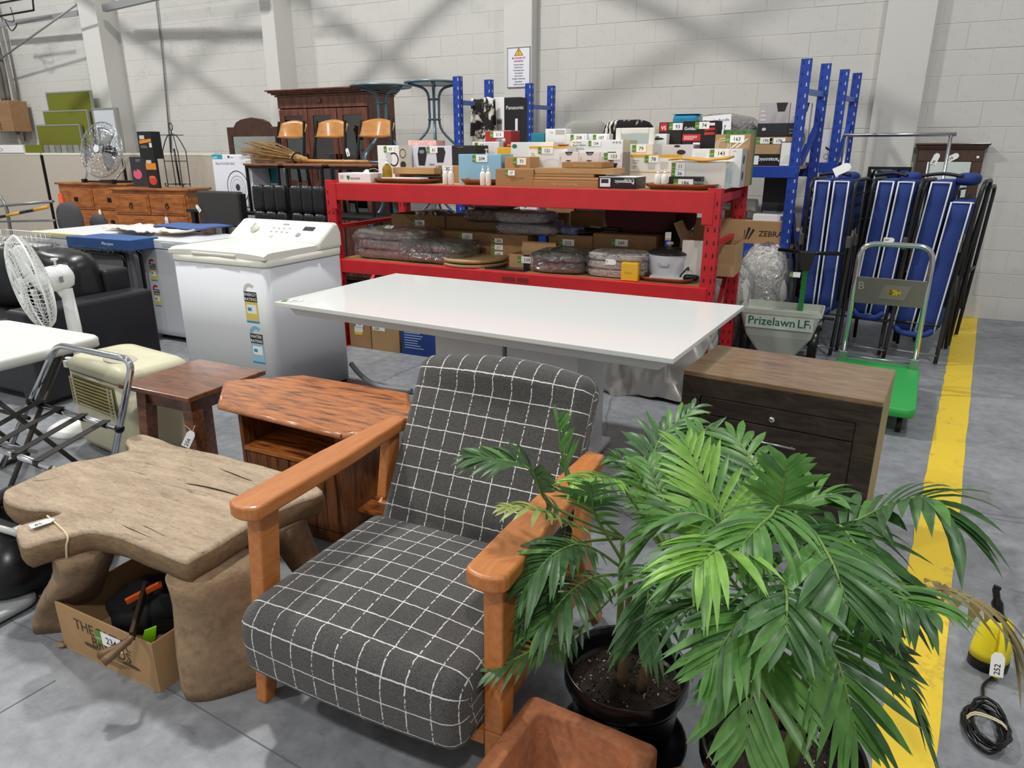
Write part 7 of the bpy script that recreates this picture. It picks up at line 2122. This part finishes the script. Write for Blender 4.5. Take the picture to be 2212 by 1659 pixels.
for k in range(6):
    bb('panel_offcut', ('leftmost grey metal panel offcut, beside the olive panel', 'light grey offcut, second in the row on the partition', 'dark grey offcut, third in the row on the partition', 'light grey offcut, fourth in the row on the partition', 'dark grey offcut, fifth in the row on the partition', 'rightmost grey metal panel offcut, next to the chrome fan')[k], 94 + k * 13, 105 + k * 13, 313, 7.10, .02, mt('9fa09c', .4, .4) if k % 2 else mt('7d7c78', .5), None, zp, cat='panel', seam=False)
# ---- office chair, rails, basket, cone on the left
p = A(125, 438, 4.95)
t = T('office_chair', 'grey upholstered office chair behind the chest freezer', 'chair', (p.x, 5.05, 0))
GC = mt('4a4a4d', .95, bump=.3, bsc=200)
puff('backrest', 0, 0, p.z - .20, .21, .05, .20, .01, GC, t, 1, 2.6)
puff('seat', -.0, .28, .62, .24, .24, .05, .01, GC, t, 2, 3)
MB().tube([(0, .06, p.z - .3), (0, .12, .6), (0, .25, .58)], .02, 8, sub=4).build('back_stem', PLASTICBLK, t)
MB().tube([(0, .27, .57), (0, .27, .1)], .03, 10).build('gas_lift', PLASTICBLK, t)
for k in range(5):
    a_ = 2 * PI * k / 5
    MB().bar((0, .27, .11), (.28 * math.cos(a_), .27 + .28 * math.sin(a_), .06), .05, .03).build('base_arm', PLASTICBLK, t)
    MB().ball((.28 * math.cos(a_), .27 + .28 * math.sin(a_), .03), .03, 0, 8).build('castor', PLASTICBLK, t)
puff('rear_pad', .16, .22, p.z - .26, .12, .06, .12, .01, GC, t, 3, 2.6)
t = T('bed_rail', 'grey tubular bed rail at the left edge', 'rail', (A(40, 470, 5.0).x, 5.0, 0))
q = t.location
def lp(x, y, Y=5.0): return A(x, y, Y) - q
TUB = mt('8d8f90', .35, .7)
MB().tube([lp(-60, 450), lp(115, 435)], .016, 8).build('top_rail', TUB, t)
MB().tube([lp(-60, 480), lp(120, 476)], .012, 8).build('lower_rail', TUB, t)
MB().tube([lp(0, 425), lp(14, 450), lp(24, 505), Vector((lp(30, 540).x, 0, .0))], .018, 8, sub=4).build('post', TUB, t)
MB().tube([lp(-50, 450), lp(-45, 500), Vector((lp(-45, 540).x, 0, .0))], .018, 8).build('post', TUB, t)
t = T('hazard_pole', 'yellow and black striped pole lying across the bed rail', 'pole', lp(-40, 478, 4.96) + q)
q2 = t.location
a, c = A(-40, 477, 4.96) - q2, A(105, 447, 4.96) - q2
for k in range(5): MB().tube([a.lerp(c, k / 5), a.lerp(c, (k + 1) / 5)], .017, 10).build('yellow_band' if k % 2 == 0 else 'black_band', mt('d89a2a', .5) if k % 2 == 0 else BLACK, t)
t = T('freezer_basket', 'white wire freezer basket behind the pedestal fan', 'basket', (A(-8, 515, 3.42).x, 3.5, A(-8, 532, 3.42).z))
b = MB(); w, d, h = .62, .34, .10
for k in range(22): b.tube([(-w / 2 + w * k / 21, -d / 2, 0), (-w / 2 + w * k / 21, -d / 2, h)], .002, 4); b.tube([(-w / 2 + w * k / 21, d / 2, 0), (-w / 2 + w * k / 21, d / 2, h)], .002, 4); b.tube([(-w / 2 + w * k / 21, -d / 2, 0), (-w / 2 + w * k / 21, d / 2, 0)], .002, 4)
for k in range(10):
    y = -d / 2 + d * k / 9
    for x in (-w / 2, w / 2): b.tube([(x, y, 0), (x, y, h)], .002, 4)
b.build('wires', WHITE, t)['kind'] = 'stuff'
for z in (0, h * .5, h): MB().tube([(-w / 2, -d / 2, z), (w / 2, -d / 2, z), (w / 2, d / 2, z), (-w / 2, d / 2, z)], .004 if z else .003, 6, closed=True).build('rim', WHITE, t)
MB().tube([(.0, -d / 2, h), (.06, -d / 2 - .02, h * .6), (.26, -d / 2 - .02, h * .6), (.3, -d / 2, h)], .004, 6).build('handle', WHITE, t)
zb = t.location.z
carton('storage_crate', 'plain grey crate under the white wire basket', (t.location.x, 3.5, 0), .6, .33, zb - .004, mt('8a8a88', .6))
t = T('traffic_cone', 'orange plastic cone beside the pine drawers', 'cone', (A(127, 440, 6.2).x, 6.25, 0))
MB().lathe([(.16, 0), (.16, .03), (.11, .04), (.03, A(127, 418, 6.2).z - .01), (.02, A(127, 418, 6.2).z)], 20).build('cone', mt('cf4a24', .5), t)
# ================================================================ right side
NAVY = mt('243a7c', .85, bump=.25, bsc=60, var=.08, vsc=5); PIPING = mt('d9dce2', .7); GUN = mt('3b3a3a', .4, .6)
def relaxer(lab, px, Y, tilt, top, bot, wide, lean=0, drop=0):
    """folded sun relaxer standing on end: cushion doubled over, grey tube frame on both sides"""
    p = A(px, 560, Y)
    t = T('folded_relaxer', lab, 'folding chair', (p.x, Y, 0), tilt, 'folded relaxers by the wall')
    D = .50
    for k, (xa, xb, tz) in enumerate(((-wide, -.012, 0), (.012, wide, drop))):
        x0, x1 = xa, xb
        def sec(z, g): return [(x + (0 if True else 0), y, z) for x, y in [((x0 + x1) / 2 + lean * (z - bot) + a * (x1 - x0) / 2 * g, D / 2 + b_ * D / 2 * g) for a, b_ in [(-1, -.88), (-.8, -1), (.8, -1), (1, -.88), (1, .88), (.8, 1), (-.8, 1), (-1, .88)]]]
        b = MB(); n = 9
        rings = [sec(bot + .01, .86)] + [sec(bot + .03 + (top - tz - bot - .06) * i / n, 1 + .03 * math.sin(i * 2.1 + k)) for i in range(n + 1)] + [sec(top - tz, .88)]
        stack_rings(b, rings); b.build('cushion_pad', NAVY, t)
        for xx in (x0 + .004, x1 - .004):
            b = MB().tube([(xx + lean * (z - bot), -.006, z) for z in [bot + .02 + (top - tz - bot - .03) * i / 8 for i in range(9)]], .006, 6)
            b.build('piping', PIPING, t)
        MB().tube([(x0 + lean * (top - bot), -.004, top - tz - .012), (x1 + lean * (top - bot), -.004, top - tz - .012)], .006, 6).build('piping', PIPING, t)
    MB().tube([(-wide + .01, .005, bot + .04), (-wide * .5, -.01, bot + .0), (wide * .5, -.01, bot + .0), (wide - .01, .005, bot + .04)], .022, 8, sub=3).build('cushion_fold', NAVY, t)
    for sg in (-1, 1):
        x = sg * (wide + .035)
        lx_ = lean * (top - bot)
        MB().tube(fillet([(x, .02, .42), (x + lx_, .02, top + .0), (x + lx_, D - .04, top + .0), (x, D - .04, .42)], .09, 6), .014, 8).build('frame_hoop', GUN, t)
        MB().tube([(x + .03 * sg, .03, .95), (x + .02 * sg, .01, .40), (x + .015 * sg, -.06, .012)], .014, 8, sub=3).build('front_leg', GUN, t)
        MB().tube([(x, D - .1, .6), (x + .01 * sg, D - .02, .012)], .014, 8).build('rear_leg', GUN, t)
        MB().cb((x + .015 * sg, .02, .86), (.035, .05, .09)).build('hinge', mt('4a4846', .6), t, .008)
        for z in (1.2, 1.0, .8): MB().tube([(x, .04, z), (x, D - .05, z)], .006, 6).build('cross_lacing', BLACK, t)
    MB().tube([(-wide - .03, .0, .28), (wide + .03, .0, .28)], .012, 8).build('lower_bar', GUN, t)
    MB().tube([(-wide - .05, -.055, .07), (wide + .05, -.055, .07)], .008, 8).build('foot_bar', mt('8f9092', .35, .7), t)
    MB().tube([(-wide * .9, .04, top + .03), (0, .1, top + .045), (wide * .9, .04, top + .03)], .012, 8, sub=4).build('strap', BLACK, t)
    puff('head_pillow', wide * .35 + lean * (top - bot), D * .6, top + .005, wide * .55, .12, .045, .02, NAVY, t, 1, 3)
    return t
r1 = relaxer('folded navy relaxer with white piping nearest the spreader', 1775, 5.82, R(-12), 1.30, .32, .118)
string_tag(r1, (.1, .03, 1.40), '', .06, (R(60), R(60), 0))
r2 = relaxer('folded navy relaxer with white piping in the middle', 1893, 5.92, R(-12), 1.30, .30, .118, .05)
r3 = relaxer('folded navy relaxer with white piping beside the tall mirror', 2000, 5.92, R(-12), 1.30, .20, .14, .08, .13)
for k in range(2):
    t = T('folding_chair', 'bare folded dark chair frame %s the row of relaxers' % ('behind' if k == 0 else 'furthest back behind'), 'folding chair', (r3.location.x + .24 + .06 * k, 6.3 + .12 * k, 0), R(-12))
    MB().tube(fillet([(0, 0, .02), (.06, 0, 1.24), (.06, .46, 1.24), (0, .46, .02)], .09, 6), .014, 8).build('hoop', GUN, t)
    MB().tube([(.03, .02, .9), (.0, .44, .25)], .012, 8).build('strut', GUN, t)
    MB().tube([(.03, .02, .6), (.03, .44, .6)], .012, 8).build('cross_tube', GUN, t)
# tall mirror and small mirror leaning on the wall
MH = wood('3c2519', '4d3122', 10, (10, 10, 2.5), .38, .15)
a, c = A(1984, 320, 7.60), A(2142, 312, 7.60)
w = c.x - a.x; h = A(2065, 308, 7.6).z
t = T('tall_mirror', 'tall mirror in a dark brown wooden frame leaning on the wall', 'mirror', ((a.x + c.x) / 2 - .01, 7.60, 0))
t.rotation_euler = (R(-3), 0, 0)
fw2 = .085
MB().box(-w / 2 + .02, 0, 0, -w / 2 + .02 + fw2, .04, h - .1).build('stile', MH, t, .006)
MB().box(w / 2 - .02 - fw2, 0, 0, w / 2 - .02, .04, h - .1).build('stile', MH, t, .006)
MB().box(-w / 2 + .02 + fw2, 0, 0, w / 2 - .02 - fw2, .04, .12).build('bottom_rail', MH, t, .006)
MB().box(-w / 2 + .02, -.005, h - .16, w / 2 - .02, .045, h - .05).build('top_rail', MH, t, .006)
b = MB()
for k, z in ((.01, h - .055), (.022, h - .04), (.034, h - .022)): b.box(-w / 2 + .02 - k, -.01 - k, z, w / 2 - .02 + k, .05, z + .02)
b.build('cornice', MH, t, .006)
MB().box(-w / 2 + .02 + fw2, .015, .12, w / 2 - .02 - fw2, .028, h - .16).build('glass', MIRROR, t)
string_tag(t, (-.10, -.02, h - .09), '98', .05, (PI / 2, .3, 0)); string_tag(t, (.06, -.02, h - .10), '238', .05, (PI / 2, R(60), 0))
MB().box(.2, -.012, h - .13, .22, -.006, h - .11).build('small_sticker', LABEL, t)
a, c = A(1876, 360, 7.55), A(1971, 357, 7.55)
w = c.x - a.x; h = a.z
t = T('small_mirror', 'black framed mirror on the floor behind the relaxers', 'mirror', ((a.x + c.x) / 2, 7.55, 0))
b = MB().box(-w / 2, 0, 0, -w / 2 + .025, .03, h); b.box(w / 2 - .025, 0, 0, w / 2, .03, h); b.box(-w / 2 + .025, 0, h - .025, w / 2 - .025, .03, h); b.box(-w / 2 + .025, 0, 0, w / 2 - .025, .03, .025)
b.build('frame', BLACK, t); MB().box(-w / 2 + .025, .01, .025, w / 2 - .025, .02, h - .025).build('glass', MIRROR, t)
# garment rail
t = T('garment_rail', 'chrome garment rail standing behind the relaxers', 'garment rail', (A(1940, 290, 6.75).x, 6.75, 0))
q = t.location
e0, e1 = A(1822, 292, 6.75) - q, A(2066, 290, 6.75) - q
MB().tube([e0, e1], .015, 10).build('top_bar', STEEL, t)
for px in (1829, 2053):
    x = A(px, 300, 6.75).x - q.x
    MB().tube([(x, 0, e0.z), (x, 0, .06)], .013, 10).build('post', STEEL, t)
    MB().tube([(x, -.22, .05), (x, .22, .05)], .013, 10).build('foot', STEEL, t)
    for y in (-.2, .2): MB().ball((x, y, .025), .025, 0, 8).build('castor', PLASTICBLK, t)
MB().tube([(A(1829, 300, 6.75).x - q.x, 0, .12), (A(2053, 300, 6.75).x - q.x, 0, .12)], .01, 8).build('lower_bar', STEEL, t)
# platform trolley
GRN = mt('2f9e4a', .45, bump=.3, bsc=150)
p1, p2 = G(1986, 800, .16), G(1957, 880, .16)
yb, yf = 5.10, 4.17; xr = .43; wd_ = .49
t = T('platform_trolley', 'green platform trolley with a chrome folding handle', 'trolley', (xr - wd_ / 2, (yb + yf) / 2, 0), R(-4))
b = MB(); stack_rings(b, [zring(wd_, yb - yf, .05, .115), zring(wd_ + .006, yb - yf + .006, .05, .12), zring(wd_ + .006, yb - yf + .006, .05, .16), zring(wd_ - .006, yb - yf - .006, .05, .166)])
b.build('platform', GRN, t)
L2 = (yb - yf) / 2
for sx in (-1, 1):
    for sy in (-1, 1):
        MB().cb((sx * .18, sy * (L2 - .1), .105), (.05, .06, .025)).build('castor_plate', STEEL, t)
        MB().lathe([(.045, -.014), (.045, .014)], 18, 0, (sx * .18, sy * (L2 - .1), .045), Matrix.Rotation(PI / 2, 4, 'Y')).build('wheel', PLASTICBLK, t)
hz = .94; yh = L2 - .06; hw = wd_ / 2 - .035
MB().tube(fillet([(-hw, yh, .17), (-hw + .005, yh + .02, hz), (hw - .005, yh + .02, hz), (hw, yh, .17)], .10, 8), .0165, 12).build('handle', CHROME, t)
MB().box(-hw + .01, yh + .0, .56, hw - .01, yh + .006, .73).build('handle_panel', mt('8f918c', .3, .85), t, .002)
b = MB(); b.M = Matrix(((1, 0, 0, 0), (0, 0, -1, yh - .001), (0, 1, 0, 0), (0, 0, 0, 1)))
b.text('B', .07, Matrix.Translation((-hw + .03, .65, .001)), 0); b.prism([(-.06, .60), (.09, .60), (.12, .69), (-.03, .69)], 0, .002, 1)
b.lathe([(.04, .003), (.001, .003)], 20, 2, (.03, .645, 0), None, 1, .42); b.text('NF', .02, Matrix.Translation((.0, .638, .004)), 3)
b.build('panel_emblem', [mt('c4c6c2', .3, .8), mt('a2a49e', .3, .85), mt('e6c81e', .5), INK], t)
for sx in (-1, 1): MB().box(sx * hw - .025, yh - .025, .165, sx * hw + .025, yh + .025, .235).build('hinge', STEEL, t, .004)
MB().tube([(-hw, yh, .2), (hw, yh, .2)], .006, 8).build('release_bar', STEEL, t)
string_tag(t, (-.02, yh + .0, hz + .03), '247', .03, (R(80), R(90), 0))
# lawn spreader
HOP = mt('c3c9bd', .5, var=.05, vsc=8)
SYP = 5.32
a, c = A(1596, 672, SYP), A(1776, 690, SYP)
w = c.x - a.x; zt_ = (a.z + c.z) / 2 + .03
t = T('lawn_spreader', 'pale green lawn spreader with Prizelawn lettering and green handle', 'spreader', ((a.x + c.x) / 2, SYP + .18, 0))
d = .36
b = MB(); stack_rings(b, [zring(w * .34, d * .4, .02, zt_ - .40), zring(w * .80, d * .86, .03, zt_ - .20), zring(w * .96, d * .98, .03, zt_ - .04), zring(w, d, .03, zt_ - .03), zring(w, d, .03, zt_), zring(w - .02, d - .02, .025, zt_), zring(w * .94, d * .94, .025, zt_ - .05)], 0, True, False)
b.build('hopper', HOP, t)
lb = MB(); lb.M = Matrix.Translation((-w * .37, -d / 2 * 1.005, zt_ - .115)) @ Matrix.Rotation(PI / 2 + .02, 4, 'X') @ rot2(-.0)
lb.box(-.02, -.02, -.001, w * .78, .075, .0005, 1); lb.text('Prizelawn', .085, Matrix.Translation((0, .005, .001)), 0); lb.text('LF', .085, Matrix.Translation((w * .60, .005, .001)), 0); lb.text('1', .04, Matrix.Translation((w * .74, .005, .001)), 2)
lb.build('lettering', [mt('1d6b4c', .5), mt('d4dacd', .5), INK], t)
GH = mt('2e8a3e', .4)
h0, h1 = Vector((w * .2, d / 2 + .02, zt_ - .28)), A(1742, 560, SYP + .24) - t.location
MB().bar(h0, h1, .035, .035).build('handle_tube', GH, t, .004)
MB().bar(h1 + Vector((-.0, 0, -.08)), h1 + Vector((.0, .0, .06)), .07, .05, w2=.12).build('handle_head', mt('2a2a2c', .5), t, .01)
MB().tube([h1 + Vector((-.2, 0, .06)), h1 + Vector((0, 0, .045)), h1 + Vector((.25, .03, .05))], .014, 8).build('grip_bar', PLASTICBLK, t)
lot(t, Matrix.Translation(h1 + Vector((-.10, -.04, -.13))) @ Matrix.Rotation(R(60), 4, 'X'), '', .04, 'lot_label', True, .05)
for sx in (-1, 1):
    MB().lathe([(.13, -.03), (.135, -.02), (.135, .02), (.13, .03), (.04, .03)], 24, 0, (sx * .24, .02, .135), Matrix.Rotation(PI / 2, 4, 'Y')).build('wheel', PLASTICBLK, t)
MB().tube([(-.24, .02, .135), (.24, .02, .135)], .012, 8).build('axle', STEEL, t)
b = MB().bar((.12, -.04, zt_ - .30), (.14, -.1, .0), .02, .02); b.build('stand_leg', GH, t); MB().bar((-.12, -.04, zt_ - .30), (-.14, -.1, .0), .02, .02).build('stand_leg', GH, t)
# ---------------------------------------------------------------- groups of repeats
_by = {}
for o in list(COL.objects):
    if o.parent is None and 'category' in o and o.get('kind') is None:
        _by.setdefault(o.name.split('.')[0], []).append(o)
for nm, os_ in _by.items():
    if len(os_) > 1:
        w_ = nm.replace('_', ' ')
        w_ = w_ + 'es' if w_[-1] in 'xsh' else w_ + 's'
        for o in os_:
            if 'group' not in o: o['group'] = w_ + ' among the goods'
